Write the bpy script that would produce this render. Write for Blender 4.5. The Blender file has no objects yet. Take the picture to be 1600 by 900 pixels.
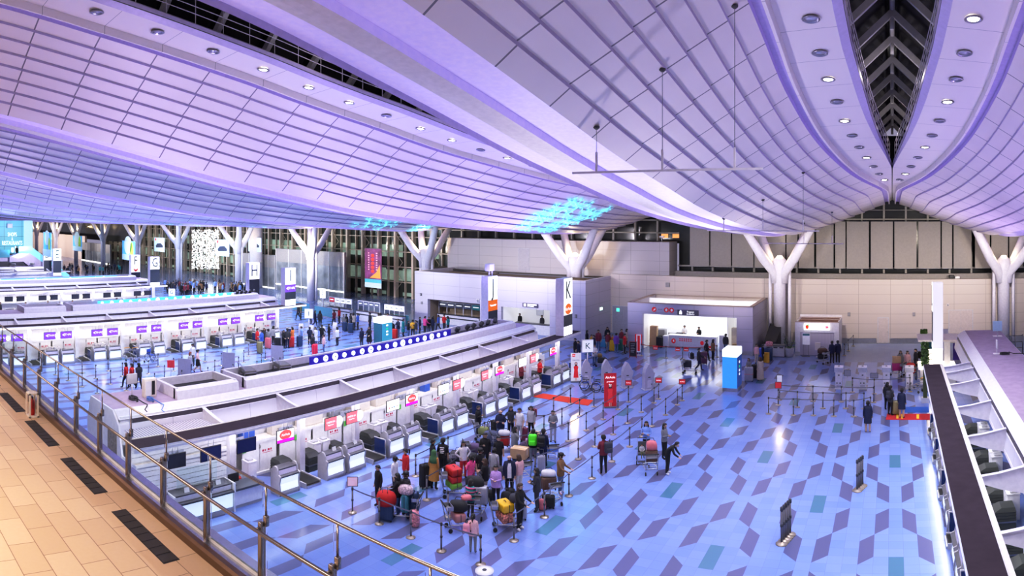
import bpy, math, random
from mathutils import Vector, Matrix, Euler
random.seed(7)
PI = math.pi
C = bpy.context.scene.collection
sc = bpy.context.scene
# ---------------------------------------------------------------- camera: a level cylindrical panorama, 11.4 m above the hall floor
F, X0, YH, EYE = 1050.0, 1394.0, 337.0, 11.4
cd = bpy.data.cameras.new('camera'); cam = bpy.data.objects.new('camera', cd); C.objects.link(cam)
cd.type = 'PANO'; cd.panorama_type = 'CENTRAL_CYLINDRICAL'
cd.central_cylindrical_range_u_min = -800 / F; cd.central_cylindrical_range_u_max = 800 / F
cd.central_cylindrical_range_v_min = (YH - 900) / F; cd.central_cylindrical_range_v_max = YH / F
cd.central_cylindrical_radius = 1.0
cd.clip_start = 0.1; cd.clip_end = 1000
cam.location = (0, 0, EYE); cam.rotation_euler = (PI / 2, 0, -(800 - X0) / F)
sc.camera = cam

def gp(x, y, z=0.0):
    """hall-floor (or height z) point that the survey of the photograph gives for a pixel"""
    t = (x - X0) / F; r = (EYE - z) * F / (y - YH)
    return Vector((r * math.sin(t), r * math.cos(t), z))
def yat(x, X):
    """distance Y along a line parallel to the counters at lateral X"""
    return X / math.tan((x - X0) / F)

# ---------------------------------------------------------------- materials
MATS = {}
def mat(name, col, rough=.5, metal=0., emit=0., ecol=None, noise=.06, scale=6., alpha=1., trans=0., spec=.5, bump=0.):
    if name in MATS: return MATS[name]
    m = bpy.data.materials.new(name); m.use_nodes = True; MATS[name] = m
    nt = m.node_tree; b = nt.nodes['Principled BSDF']
    b.inputs['Base Color'].default_value = (*col, 1); b.inputs['Roughness'].default_value = rough
    b.inputs['Metallic'].default_value = metal; b.inputs['Specular IOR Level'].default_value = spec
    if noise > 0 or bump > 0:
        tc = nt.nodes.new('ShaderNodeTexCoord'); nz = nt.nodes.new('ShaderNodeTexNoise'); nz.inputs['Scale'].default_value = scale
        nz.inputs['Detail'].default_value = 3
        nt.links.new(tc.outputs['Object'], nz.inputs['Vector'])
        rp = nt.nodes.new('ShaderNodeValToRGB')
        rp.color_ramp.elements[0].color = (*[c * (1 - noise) for c in col], 1)
        rp.color_ramp.elements[1].color = (*[min(1, c * (1 + noise)) for c in col], 1)
        rp.color_ramp.elements[0].position = .3; rp.color_ramp.elements[1].position = .7
        nt.links.new(nz.outputs['Fac'], rp.inputs['Fac']); nt.links.new(rp.outputs['Color'], b.inputs['Base Color'])
        if bump > 0:
            bp = nt.nodes.new('ShaderNodeBump'); bp.inputs['Strength'].default_value = bump; bp.inputs['Distance'].default_value = .02
            nt.links.new(nz.outputs['Fac'], bp.inputs['Height']); nt.links.new(bp.outputs['Normal'], b.inputs['Normal'])
    if emit > 0:
        b.inputs['Emission Color'].default_value = (*(ecol or col), 1); b.inputs['Emission Strength'].default_value = emit
    if trans > 0:
        b.inputs['Transmission Weight'].default_value = trans
    if alpha < 1: b.inputs['Alpha'].default_value = alpha
    return m
class NB:
    """tiny node-graph writer for the patterned surfaces"""
    def __init__(s, m):
        s.nt = m.node_tree; s.b = s.nt.nodes['Principled BSDF']
        s.tc = s.nt.nodes.new('ShaderNodeTexCoord'); sp = s.nt.nodes.new('ShaderNodeSeparateXYZ')
        s.nt.links.new(s.tc.outputs['Object'], sp.inputs[0]); s.x, s.y, s.z = sp.outputs
    def m(s, op, a, b=None, c=None):
        n = s.nt.nodes.new('ShaderNodeMath'); n.operation = op
        for i, v in enumerate((a, b, c)):
            if v is None: continue
            if isinstance(v, (int, float)): n.inputs[i].default_value = v
            else: s.nt.links.new(v, n.inputs[i])
        return n.outputs[0]
    def between(s, v, lo, hi):
        return s.m('MULTIPLY', s.m('GREATER_THAN', v, lo), s.m('LESS_THAN', v, hi))
    def line(s, v, period, width, off=0.):
        """1 on thin lines at every multiple of period"""
        q = s.m('PINGPONG', s.m('ADD', v, off), period / 2.)
        return s.m('LESS_THAN', q, width / 2.)
    def mix(s, f, a, b):
        n = s.nt.nodes.new('ShaderNodeMix'); n.data_type = 'RGBA'
        if isinstance(f, (int, float)): n.inputs[0].default_value = f
        else: s.nt.links.new(f, n.inputs[0])
        for i, v in ((6, a), (7, b)):
            if isinstance(v, tuple): n.inputs[i].default_value = (*v, 1)
            else: s.nt.links.new(v, n.inputs[i])
        return n.outputs[2]
    def noise(s, scale, detail=3, vec=None):
        n = s.nt.nodes.new('ShaderNodeTexNoise'); n.inputs['Scale'].default_value = scale; n.inputs['Detail'].default_value = detail
        s.nt.links.new(vec or s.tc.outputs['Object'], n.inputs['Vector']); return n.outputs['Fac']
    def base(s, c): s.nt.links.new(c, s.b.inputs['Base Color'])
    def to(s, sock, v): s.nt.links.new(v, s.b.inputs[sock])

# ---------------------------------------------------------------- mesh collector
class MB:
    def __init__(s): s.v = []; s.f = []; s.m = []; s.s = []
    def face(s, idx, m=0, sm=False): s.f.append(tuple(idx)); s.m.append(m); s.s.append(sm)
    def poly(s, pts, m=0):
        n = len(s.v); s.v += [tuple(p) for p in pts]; s.face(range(n, n + len(pts)), m); return s
    def box(s, x0, x1, y0, y1, z0, z1, m=0):
        n = len(s.v)
        s.v += [(x0, y0, z0), (x1, y0, z0), (x1, y1, z0), (x0, y1, z0), (x0, y0, z1), (x1, y0, z1), (x1, y1, z1), (x0, y1, z1)]
        for q in ((3, 2, 1, 0), (4, 5, 6, 7), (0, 1, 5, 4), (1, 2, 6, 5), (2, 3, 7, 6), (3, 0, 4, 7)): s.face([n + i for i in q], m)
        return s
    def rbox(s, x0, x1, y0, y1, z0, z1, b=.03, m=0, seg=2):
        """box with rounded vertical edges and chamfered top and bottom"""
        def ring(ins, z):
            r = max(b - ins, .001); out = []
            for cx, cy, a0 in ((x1 - b, y1 - b, 0), (x0 + b, y1 - b, 90), (x0 + b, y0 + b, 180), (x1 - b, y0 + b, 270)):
                for k in range(seg + 1):
                    a = math.radians(a0 + 90 * k / seg); out.append((cx + r * math.cos(a), cy + r * math.sin(a), z))
            return out
        bb = min(b, (z1 - z0) / 2)
        rings = [ring(bb * .9, z0), ring(bb * .3, z0 + bb * .3), ring(0, z0 + bb), ring(0, z1 - bb), ring(bb * .3, z1 - bb * .3), ring(bb * .9, z1)]
        s.rings(rings, m, True, True); return s
    def rings(s, rings, m=0, caps=True, sm=True, closed=True):
        k = len(rings[0]); n = len(s.v)
        for r in rings: s.v += [tuple(p) for p in r]
        for i in range(len(rings) - 1):
            for j in range(k if closed else k - 1):
                a = n + i * k + j; b = n + i * k + (j + 1) % k
                s.face((a, b, b + k, a + k), m, sm)
        if caps:
            s.face(list(range(n + k - 1, n - 1, -1)), m); s.face(range(n + (len(rings) - 1) * k, n + len(rings) * k), m)
        return s
    def prism(s, prof, a, b, axis='y', m=0, caps=True, sm=False, closed=True):
        """profile of 2-D points swept along an axis: y -> (x,z), x -> (y,z), z -> (x,y)"""
        def p(u, w, t): return {'y': (u, t, w), 'x': (t, u, w), 'z': (u, w, t)}[axis]
        return s.rings([[p(u, w, a) for u, w in prof], [p(u, w, b) for u, w in prof]], m, caps and closed, sm, closed)
    def tube(s, pts, r, n=8, m=0, caps=True):
        pts = [Vector(p) for p in pts]; R = r if isinstance(r, (list, tuple)) else [r] * len(pts)
        up = Vector((0, 0, 1)); prev = None; rings = []
        for i, p in enumerate(pts):
            d = (pts[min(i + 1, len(pts) - 1)] - pts[max(i - 1, 0)]).normalized()
            a = (prev - d * prev.dot(d)) if prev is not None else d.cross(up if abs(d.z) < .95 else Vector((1, 0, 0)))
            if a.length < 1e-4: a = d.cross(Vector((1, 0, 0)))
            a.normalize(); prev = a; b = d.cross(a)
            rings.append([p + (a * math.cos(2 * PI * k / n) + b * math.sin(2 * PI * k / n)) * R[i] for k in range(n)])
        return s.rings(rings, m, caps, n > 5)
    def lathe(s, prof, n=16, c=(0, 0, 0), m=0, caps=True, sx=1., sy=1.):
        return s.rings([[(c[0] + r * sx * math.cos(2 * PI * k / n), c[1] + r * sy * math.sin(2 * PI * k / n), c[2] + z) for k in range(n)] for r, z in prof], m, caps, True)
    def ball(s, c, rx, ry=None, rz=None, n=10, m=0, k=6):
        ry = ry or rx; rz = rz or rx
        return s.rings([[(c[0] + rx * max(math.sin(PI * i / k), .02) * math.cos(2 * PI * j / n), c[1] + ry * max(math.sin(PI * i / k), .02) * math.sin(2 * PI * j / n), c[2] - rz * math.cos(PI * i / k)) for j in range(n)] for i in range(k + 1)], m, True, True)
    def add(s, o, M=None, m=None):
        n = len(s.v); s.v += [tuple(M @ Vector(p)) if M is not None else p for p in o.v]
        for f, mm, sm in zip(o.f, o.m, o.s): s.face([n + i for i in f], mm if m is None else m, sm)
        return s
    def xf(s, M): s.v = [tuple(M @ Vector(p)) for p in s.v]; return s
    def mesh(s, name, mats):
        me = bpy.data.meshes.new(name); me.from_pydata(s.v, [], s.f)
        for mt in (mats if isinstance(mats, (list, tuple)) else [mats]): me.materials.append(mt)
        for p, mm, sm in zip(me.polygons, s.m, s.s): p.material_index = mm; p.use_smooth = sm
        me.update(); return me
def obj(name, mb, mats, parent=None, loc=(0, 0, 0), rotz=0., label=None):
    me = mb.mesh(name, mats) if isinstance(mb, MB) else mb
    o = bpy.data.objects.new(name, me); C.objects.link(o); o.location = loc; o.rotation_euler = (0, 0, rotz)
    if parent is not None: o.parent = parent
    if label: o['label'] = label
    return o
def tag(o, label, cat, group=None, kind=None):
    if label: o['label'] = label
    if cat: o['category'] = cat
    if group: o['group'] = group
    o['kind'] = kind or 'thing'
    return o
def thing(name, label, cat, loc=(0, 0, 0), rotz=0., group=None):
    o = bpy.data.objects.new(name, None); C.objects.link(o); o.empty_display_size = .2
    o.location = loc; o.rotation_euler = (0, 0, rotz); return tag(o, label, cat, group)
def struct(name, mb, mats, parent=None, label=None):
    o = obj(name, mb, mats, parent)
    o['kind'] = 'structure'
    if label: o['label'] = label
    return o
KIDS = {}
def children(o): return list(o.children)
def dup(root, loc, rotz=None, label=None, group=None, scale=None, tree=None):
    r = root.copy(); C.objects.link(r); r.location = loc
    if rotz is not None: r.rotation_euler = (0, 0, rotz)
    if scale: r.scale = (scale, scale, scale)
    if label: r['label'] = label
    if group: r['group'] = group
    for ch, gs in (tree or [(ch, children(ch)) for ch in children(root)]):
        c = ch.copy(); C.objects.link(c); c.parent = r
        for g in gs:
            d = g.copy(); C.objects.link(d); d.parent = c
    return r
class Proto:
    """first use hands out the thing itself, later uses copies of it"""
    def __init__(s, make): s.make = make; s.root = None
    def __call__(s, loc, rotz, label, group=None, scale=None):
        if s.root is None:
            s.root = s.make(); r = s.root; s.tree = [(ch, children(ch)) for ch in children(r)]; r.location = loc; r.rotation_euler = (0, 0, rotz)
            if scale: r.scale = (scale,) * 3
            r['label'] = label
            if group: r['group'] = group
            return r
        r = dup(s.root, loc, rotz, label, group, scale or 1.0, s.tree)
        if not group and 'group' in r: del r['group']
        return r
def text_mesh(txt, size, depth=.004, align='CENTER'):
    cu = bpy.data.curves.new('lettering', 'FONT'); cu.body = txt; cu.size = size; cu.extrude = depth; cu.align_x = align; cu.align_y = 'CENTER'
    cu.resolution_u = 2
    o = bpy.data.objects.new('lettering', cu); C.objects.link(o)
    me = bpy.data.meshes.new_from_object(o.evaluated_get(bpy.context.evaluated_depsgraph_get()))
    bpy.data.objects.remove(o); bpy.data.curves.remove(cu); return me
def lettering(txt, size, mt, parent, loc, rot=(PI / 2, 0, 0), name='lettering', sx=1., bold=0.):
    me = text_mesh(txt, size); me.materials.clear(); me.materials.append(mt)
    o = bpy.data.objects.new(name, me); C.objects.link(o); o.location = loc; o.rotation_euler = rot; o.scale = (sx, 1, 1)
    if parent is not None: o.parent = parent
    return o
def nth(i):
    return ['first', 'second', 'third', 'fourth', 'fifth', 'sixth', 'seventh', 'eighth', 'ninth', 'tenth', 'eleventh', 'twelfth', 'thirteenth', 'fourteenth', 'fifteenth', 'sixteenth', 'seventeenth', 'eighteenth', 'nineteenth', 'twentieth'][i] if i < 20 else '%dth' % (i + 1)
def lerp_table(t, v):
    if v <= t[0][0]: return t[0][1]
    for (a, b), (c, d) in zip(t, t[1:]):
        if v <= c: return b + (d - b) * (v - a) / (c - a)
    return t[-1][1]
def smooth_table(t, v):
    """Catmull-Rom through a table of (x, y)"""
    if v <= t[0][0]: return t[0][1]
    if v >= t[-1][0]: return t[-1][1]
    for i in range(len(t) - 1):
        (x1, y1), (x2, y2) = t[i], t[i + 1]
        if v <= x2:
            m1 = (y2 - t[i - 1][1]) / (x2 - t[i - 1][0]) if i > 0 else (y2 - y1) / (x2 - x1)
            m2 = (t[i + 2][1] - y1) / (t[i + 2][0] - x1) if i + 2 < len(t) else (y2 - y1) / (x2 - x1)
            h = x2 - x1; u = (v - x1) / h
            return (2 * u ** 3 - 3 * u ** 2 + 1) * y1 + (u ** 3 - 2 * u * u + u) * h * m1 + (-2 * u ** 3 + 3 * u * u) * y2 + (u ** 3 - u * u) * h * m2
# shared materials
white = mat('white_panel', (.80, .79, .82), .4)
white2 = mat('white_metal', (.78, .77, .80), .35)
cream = mat('cream_trim', (.80, .74, .66), .45)
dark = mat('dark_grey', (.06, .06, .07), .5)
black = mat('black', (.015, .015, .018), .5)
charc = mat('charcoal', (.05, .045, .055), .6)
steel = mat('steel', (.55, .55, .57), .28, 1.)
steel_d = mat('dark_steel', (.25, .25, .27), .35, 1.)
grey = mat('grey', (.32, .31, .33), .5)
lgrey = mat('light_grey', (.55, .55, .58), .5)
rubber = mat('rubber', (.02, .02, .02), .8)
glow = mat('lit_white', (1, 1, 1), .5, emit=1.6, ecol=(.93, .96, 1.))
glow_w = mat('lit_warm', (1, 1, 1), .5, emit=2.2, ecol=(1., .86, .66))
red = mat('red', (.55, .02, .02), .45)
# ================================================================ SETTING
# ---- floor: 0.507 x 0.53 m tiles; a centred lattice of green tiles, each ringed by eight slanted grey-violet tiles
fm = mat('floor_tile', (.3, .33, .7), .16, noise=0, spec=.6)
n = NB(fm)
TX, TY = .507, .5306
u = n.m('DIVIDE', n.m('SUBTRACT', n.x, .13), TX); v = n.m('DIVIDE', n.m('SUBTRACT', n.y, 31.2), TY)
def lattice(ou, ov):
    a = n.m('PINGPONG', n.m('ADD', u, ou + 1200.), 6.); b = n.m('PINGPONG', n.m('ADD', v, ov + 1800.), 9.)
    g = n.m('MULTIPLY', n.m('LESS_THAN', a, .5), n.m('LESS_THAN', b, 1.5))
    l1 = n.m('SUBTRACT', 6.0, a); d1 = n.m('MULTIPLY', n.between(a, .5, 1.5), n.m('MULTIPLY', n.m('GREATER_THAN', b, l1), n.m('LESS_THAN', b, n.m('ADD', l1, 3.))))
    l2 = n.m('SUBTRACT', 3.0, a); d2 = n.m('MULTIPLY', n.between(a, 1.5, 2.5), n.m('MULTIPLY', n.m('GREATER_THAN', b, l2), n.m('LESS_THAN', b, n.m('ADD', l2, 3.))))
    return g, n.m('MAXIMUM', d1, d2)
g1, d1 = lattice(0, 0); g2, d2 = lattice(6, 9)
green = n.m('MAXIMUM', g1, g2); dia = n.m('MAXIMUM', d1, d2)
pat = n.m('MULTIPLY', n.m('LESS_THAN', n.y, 52.2), 1.0)
green = n.m('MULTIPLY', green, pat); dia = n.m('MULTIPLY', dia, pat)
grout = n.m('MAXIMUM', n.line(n.m('SUBTRACT', n.x, .13 + TX / 2), TX, .012, 1000 * TX), n.line(n.m('SUBTRACT', n.y, 31.2 + TY / 2), TY, .014, 1000 * TY))
fl = n.noise(.22, 4)
fb = n.mix(fl, (.150, .222, .54), (.235, .330, .67))
tw = n.nt.nodes.new('ShaderNodeTexWhiteNoise'); tw.noise_dimensions = '2D'; tcb = n.nt.nodes.new('ShaderNodeCombineXYZ')
n.nt.links.new(n.m('FLOOR', n.m('ADD', u, .5)), tcb.inputs[0]); n.nt.links.new(n.m('FLOOR', n.m('ADD', v, .5)), tcb.inputs[1]); n.nt.links.new(tcb.outputs[0], tw.inputs['Vector'])
fb = n.mix(n.m('MULTIPLY', tw.outputs['Value'], .16), fb, (.40, .47, .80))
c = n.mix(n.m('MULTIPLY', n.m('SUBTRACT', 1, pat), .55), fb, (.14, .19, .33))
c = n.mix(dia, c, (.125, .13, .25)); c = n.mix(green, c, (.085, .20, .30))
c = n.mix(n.m('MULTIPLY', grout, .28), c, (.12, .12, .3)); n.base(c)
n.to('Roughness', n.m('ADD', .1, n.m('MULTIPLY', n.noise(1.3, 2), .12)))
struct('floor', MB().box(-290, 30, 2, 80, -.3, 0), fm)
# ---- walkway deck the camera looks along
dm = mat('deck_tile', (.5, .36, .25), .5, noise=0)
n = NB(dm)
br = n.nt.nodes.new('ShaderNodeTexBrick'); n.nt.links.new(n.tc.outputs['Object'], br.inputs['Vector'])
for k, vv in (('Scale', 1.), ('Mortar Size', .006), ('Brick Width', .84), ('Row Height', .42), ('Bias', 0.), ('Mortar Smooth', .1)): br.inputs[k].default_value = vv
br.inputs['Color1'].default_value = (.60, .44, .29, 1); br.inputs['Color2'].default_value = (.70, .53, .36, 1); br.inputs['Mortar'].default_value = (.20, .13, .08, 1)
n.base(n.mix(n.m('MULTIPLY', n.noise(14, 4), .3), br.outputs['Color'], (.50, .35, .22)))
DZ = 6.5
struct('walkway_floor', MB().box(-60, 12, -4, 5.06, DZ - .5, DZ), dm)
brown = mat('bronze_curb', (.16, .085, .05), .3, .6)
struct('trim_1', MB().prism([(4.98, DZ), (4.98, DZ + .1), (5.02, DZ + .13), (5.1, DZ + .13), (5.1, DZ - .5), (5.06, DZ - .5)], -60, 12, 'x'), brown)
ledge_m = mat('brushed_ledge', (.5, .5, .58), .22, .9)
struct('trim_2', MB().prism([(5.1, DZ + .12), (5.1, DZ - .5), (5.5, DZ - .5), (5.5, DZ + .04), (5.42, DZ + .14)], -60, 12, 'x'), ledge_m)
# ---- glass railing
RY, RTOP = 5.22, 7.88
glass = mat('rail_glass', (.86, .95, .97), .02, noise=0, trans=1.)
glass.node_tree.nodes['Principled BSDF'].inputs['IOR'].default_value = 1.02
rsteel = mat('rail_steel', (.36, .32, .30), .25, 1.); rail = thing('glass_railing', 'clear glass railing with steel posts and handrail along the tan upper walkway', 'railing', (0, 0, 0))
k = 0; x = -11.17 - 1.37 * 24
while x < 6:
    p = MB().rbox(x - .035, x + .035, RY - .09, RY - .03, DZ + .1, 7.42, .015)
    p.box(x - .012, x + .012, RY - .03, RY + .012, DZ + .1, 7.4)
    p.tube([(x, RY - .05, 7.36), (x + .0, RY - .14, 7.34)], .014, 6)
    po = obj('post', p, rsteel, rail)
    obj('glass_clamp', MB().rbox(x + .01, x + .075, RY - .035, RY + .03, 7.36, 7.5, .012), rsteel, po)
    obj('mullion', MB().tube([(x + .035, RY, 7.4), (x + .035, RY, RTOP)], .016, 6), rsteel, po)
    obj('glass_pane', MB().box(x + .06, x + 1.34, RY - .006, RY + .006, DZ + .17, RTOP - .01), glass, rail)
    x += 1.37
obj('bottom_channel', MB().box(-58, 8, RY - .02, RY + .02, DZ + .12, DZ + .17), white2, rail)
obj('handrail', MB().tube([(-58, RY - .14, 7.33), (8, RY - .14, 7.33)], .026, 10), rsteel, rail)
obj('top_rail', MB().tube([(-58, RY, RTOP), (8, RY, RTOP)], .02, 10), rsteel, rail)
grate_m = mat('vent_grate', (.05, .042, .038), .6, .1)
for i in range(10):
    x0 = -20.6 - 2.6 * 2 + 2.6 * i
    t = thing('floor_vent', 'dark slotted vent strip in the tan walkway tiles, %s' % ['farthest along the railing', 'second farthest along the railing', 'third farthest along the railing', 'fourth farthest along the railing', 'just past the extinguisher stand', 'just before the extinguisher stand', 'third nearest along the railing', 'second nearest along the railing', 'nearest along the railing', 'last along the railing'][i], 'vent', (x0, 4.55, DZ), 0, 'walkway floor vents')
    obj('recess', MB().box(0, 1.85, -.13, .13, .001, .004), black, t)
    for q in range(8): obj('grille', MB().box(.02 + q * .229, .02 + q * .229 + .2, -.12, .12, .003, .008), grate_m, t)
# ---- extinguisher stand
t = thing('extinguisher_stand', 'open cream box stand holding a red fire extinguisher by the walkway curb', 'fire extinguisher', (-15.75, 4.72, DZ))
fr = MB()
for sx in (-.16, .12):
    for sy in (-.12, .08): fr.box(sx, sx + .04, sy, sy + .04, 0, .58)
fr.box(-.16, .16, -.12, .12, .55, .58).box(-.16, .16, -.12, .12, 0, .03)
obj('frame', fr, cream, t)
e = obj('extinguisher', MB().lathe([(.055, .03), (.062, .06), (.062, .34), (.05, .39), (.025, .41), (.022, .44)], 14), red, t)
obj('valve', MB().box(-.02, .06, -.015, .015, .44, .47).tube([(.03, 0, .45), (.08, 0, .38), (.07, 0, .2)], .009, 6), black, e)
# ---- walls
def wallmat(name, col, px=2.85, pz=.87, ox=0., oz=0.):
    m = mat(name, col, .55, noise=0); n = NB(m)
    h = n.m('ADD', n.x, n.y)
    j = n.m('MAXIMUM', n.line(h, px, .03, 500 * px + ox), n.line(n.z, pz, .022, oz))
    b = n.mix(n.m('MULTIPLY', n.noise(.4, 3), .5), col, tuple(q * .9 for q in col))
    n.base(n.mix(n.m('MULTIPLY', j, .6), b, tuple(q * .35 for q in col))); return m
wm = wallmat('wall_panels', (.60, .54, .50)); wm2 = wallmat('wall_panels_cool', (.60, .57, .66), 3.4, 1.05)
wmu = wallmat('upper_wall_panels', (.56, .53, .55), 3.0, 1.0)
struct('wall_back', MB().box(-26.7, 22, 60, 60.6, 0, 5.7), wm)
struct('baseboard_back', MB().box(-8, -1.4, 59.95, 60, 0, .45).box(-.2, 5.0, 59.95, 60, 0, .45).box(7.3, 22, 59.95, 60, 0, .45), steel)
ledged = mat('ledge_dark', (.09, .08, .075), .7)
struct('trim_3', MB().box(-50, 22, 60.6, 63.2, 5.2, 5.35), ledged)
struct('trim_4', MB().box(-21, 22, 62.3, 62.9, 5.3, 6.0), mat('ledge_beam', (.33, .31, .30), .6))
struct('wall_upper', MB().box(-47.5, -21, 61, 63.4, 5.3, 8.85), wmu)
# block beside counters J and K, with two openings
B0, B1, BY = -46.8, -26.7, 54.4
b = MB(); b.box(B0, -45, BY, BY + .4, 0, 5.5).box(-45, -38.3, BY, BY + .4, 2.65, 5.5).box(-38.3, -35.8, BY, BY + .4, 0, 5.5)
b.box(-35.8, -30.4, BY, BY + .4, 2.6, 5.5).box(-30.4, B1, BY, BY + .4, 0, 5.5)
b.box(B1 - .4, B1, BY + .4, 60.2, 0, 5.5).box(B0, B0 + .4, BY + .4, 64, 0, 5.5)
struct('wall_block', b, wm2)
struct('trim_5', MB().box(B0 + .4, B1 - .4, BY + .4, 61, 5.0, 5.1), mat('ledge_tan', (.25, .19, .14), .7))
shop_w = mat('shop_white', (.9, .9, .92), .5, emit=.28, ecol=(1, .98, .97))  # walls given a glow of their own for the lit interior
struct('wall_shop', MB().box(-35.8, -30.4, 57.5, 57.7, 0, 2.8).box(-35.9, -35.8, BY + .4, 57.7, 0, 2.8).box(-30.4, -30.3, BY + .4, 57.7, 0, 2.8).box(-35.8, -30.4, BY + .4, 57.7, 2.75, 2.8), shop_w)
struct('wall_recess', MB().box(-45, -38.3, 57, 57.2, 0, 2.9).box(-45.1, -45, BY + .4, 57.2, 0, 2.9).box(-38.3, -38.2, BY + .4, 57.2, 0, 2.9).box(-45, -38.3, BY + .4, 57.2, 2.8, 2.9), mat('recess_tan', (.42, .33, .24), .6))
# doors
doorm = mat('door_paint', (.50, .48, .52), .45)
def door(i, x0, x1, y, z0, z1, leaves, m=None):
    d = struct('door_%d' % i, MB().box(x0 - .06, x1 + .06, y - .03, y, z0, z1 + .06), lgrey)
    w = (x1 - x0) / leaves
    for q in range(leaves):
        lf = obj('door_leaf', MB().box(x0 + q * w + .015, x0 + (q + 1) * w - .015, y - .05, y - .02, z0 + .02, z1), m or doorm, d)
        hx = x0 + (q + (.12 if q else .88)) * w
        obj('handle', MB().tube([(hx, y - .05, z0 + 1), (hx, y - .1, z0 + 1), (hx + .12, y - .1, z0 + 1)], .014, 6), steel, lf)
door(1, -1.25, -.35, 60, .05, 2.25, 1, mat('door_paint_wall', (.58, .52, .50), .5)); door(2, -37.9, -36.6, 61, 5.6, 7.9, 1); door(3, -26.5, -24.2, 60, 0, 2.6, 2, mat('door_grey', (.36, .36, .44), .5))
door(4, 5.1, 7.2, 60, .3, 2.9, 2, mat('door_paint_wall', (.6, .56, .55), .5))
# ---- gable window with hanging blinds over the back wall
nightg = mat('night_glass', (.025, .028, .03), .12, noise=.3, scale=.5)
wn = struct('window_1', MB().box(-21, 22, 64, 64.15, 5.5, 19), nightg)
mull = mat('mullion', (.40, .38, .36), .5)
for X in [-19.5 + 2.08 * q for q in range(20)]:
    obj('mullion', MB().box(X - .09, X + .09, 63.6, 64, 5.5, 17), mull, wn)
obj('transom', MB().box(-21, 22, 63.7, 63.95, 11.0, 11.12), mull, wn); obj('transom', MB().box(-21, 22, 63.7, 63.95, 11.9, 11.96), mull, wn); obj('transom', MB().box(-21, 22, 63.7, 63.95, 6.35, 6.5), mull, wn)
blindm = mat('blind_fabric', (.40, .38, .365), .8, noise=.04)
for a, bb in ((1078, 1108), (1110, 1142), (1144, 1177), (1179, 1194), (1196, 1227), (1229, 1246), (1248, 1272), (1275.4, 1302.4), (1305, 1321), (1323, 1357.6), (1360.6, 1395), (1397.5, 1432), (1435, 1469.5), (1471.6, 1487.8), (1490, 1518), (1523.5, 1546.6), (1549, 1575), (1577, 1598)):
    xa, xb = [62.6 * math.tan((q - X0) / F) for q in (a, bb)]
    bl = obj('blind', MB().box(xa, xb, 62.6, 62.65, 6.5, 10.85), blindm, wn)
    obj('hem_bar', MB().tube([(xa, 62.62, 6.48), (xb, 62.62, 6.48)], .03, 6), lgrey, bl)
wn2 = struct('window_2', MB().box(-50, -20.9, 64.6, 64.7, 8.6, 15), nightg)
for q in range(12): obj('mullion', MB().box(-48 + q * 2.45, -47.8 + q * 2.45, 64.2, 64.6, 8.6, 15), mull, wn2)
for z in (9.6, 10.9): obj('transom', MB().box(-50, -20.9, 64.2, 64.5, z, z + .12), mull, wn2)
# warm lit rooms seen through the upper window
wr = mat('warm_window', (.6, .25, .1), .5, emit=.9, ecol=(1., .45, .15))
for X in (-22.7, -21.5): obj('lit_pane', MB().box(X - .35, X + .35, 64.45, 64.55, 9.15, 9.55), wr, wn2)
# ---- big glazed wall behind the far trees
gw = mat('curtain_wall_glass', (.05, .06, .055), .15, noise=0); n = NB(gw)
cx = n.m('FLOOR', n.m('DIVIDE', n.x, 1.6)); cz = n.m('FLOOR', n.m('DIVIDE', n.z, 1.25))
wn_ = n.nt.nodes.new('ShaderNodeTexWhiteNoise'); wn_.noise_dimensions = '2D'
cb = n.nt.nodes.new('ShaderNodeCombineXYZ'); n.nt.links.new(cx, cb.inputs[0]); n.nt.links.new(cz, cb.inputs[1]); n.nt.links.new(cb.outputs[0], wn_.inputs['Vector'])
floor_band = n.m('LESS_THAN', n.m('MODULO', n.m('ADD', n.z, 10.9), 3.3), 1.7)
lit = n.m('MULTIPLY', n.m('MULTIPLY', n.m('GREATER_THAN', wn_.outputs['Value'], .35), floor_band), n.between(n.z, .2, 8.2))
n.base(n.mix(lit, (.035, .045, .04), (.2, .3, .25)))
n.nt.links.new(n.mix(n.noise(1.6, 3), (.10, .16, .12), (.75, .95, .8)), n.b.inputs['Emission Color'])
n.to('Emission Strength', n.m('MULTIPLY', lit, n.m('MULTIPLY', wn_.outputs['Value'], .5)))
wg = struct('window_3', MB().box(-166, -46.5, 70, 70.2, 0, 17), gw)
mul2 = mat('mullion_bronze', (.58, .50, .42), .5)
for q in range(36):
    X = -164 + q * 3.25
    obj('mullion', MB().box(X - .16, X + .16, 69.2, 69.9, 0, 17), mul2, wg)
    obj('mullion', MB().box(X + 1.5, X + 1.62, 69.6, 69.95, 0, 17), mul2, wg)
    if q % 2: 
        m_ = MB()
        for zz in range(5): m_.tube([(X + .2, 69.3, 1 + zz * 2.6), (X + 1.4, 69.3, 2.3 + zz * 2.6), (X + .2, 69.3, 3.6 + zz * 2.6)], .04, 5)
        obj('bracing', m_, mul2, wg)
for zz in range(5): obj('transom', MB().box(-166, -46.5, 69.5, 69.9, 2.1 + zz * 2.1, 2.2 + zz * 2.1), mul2, wg)
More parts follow.
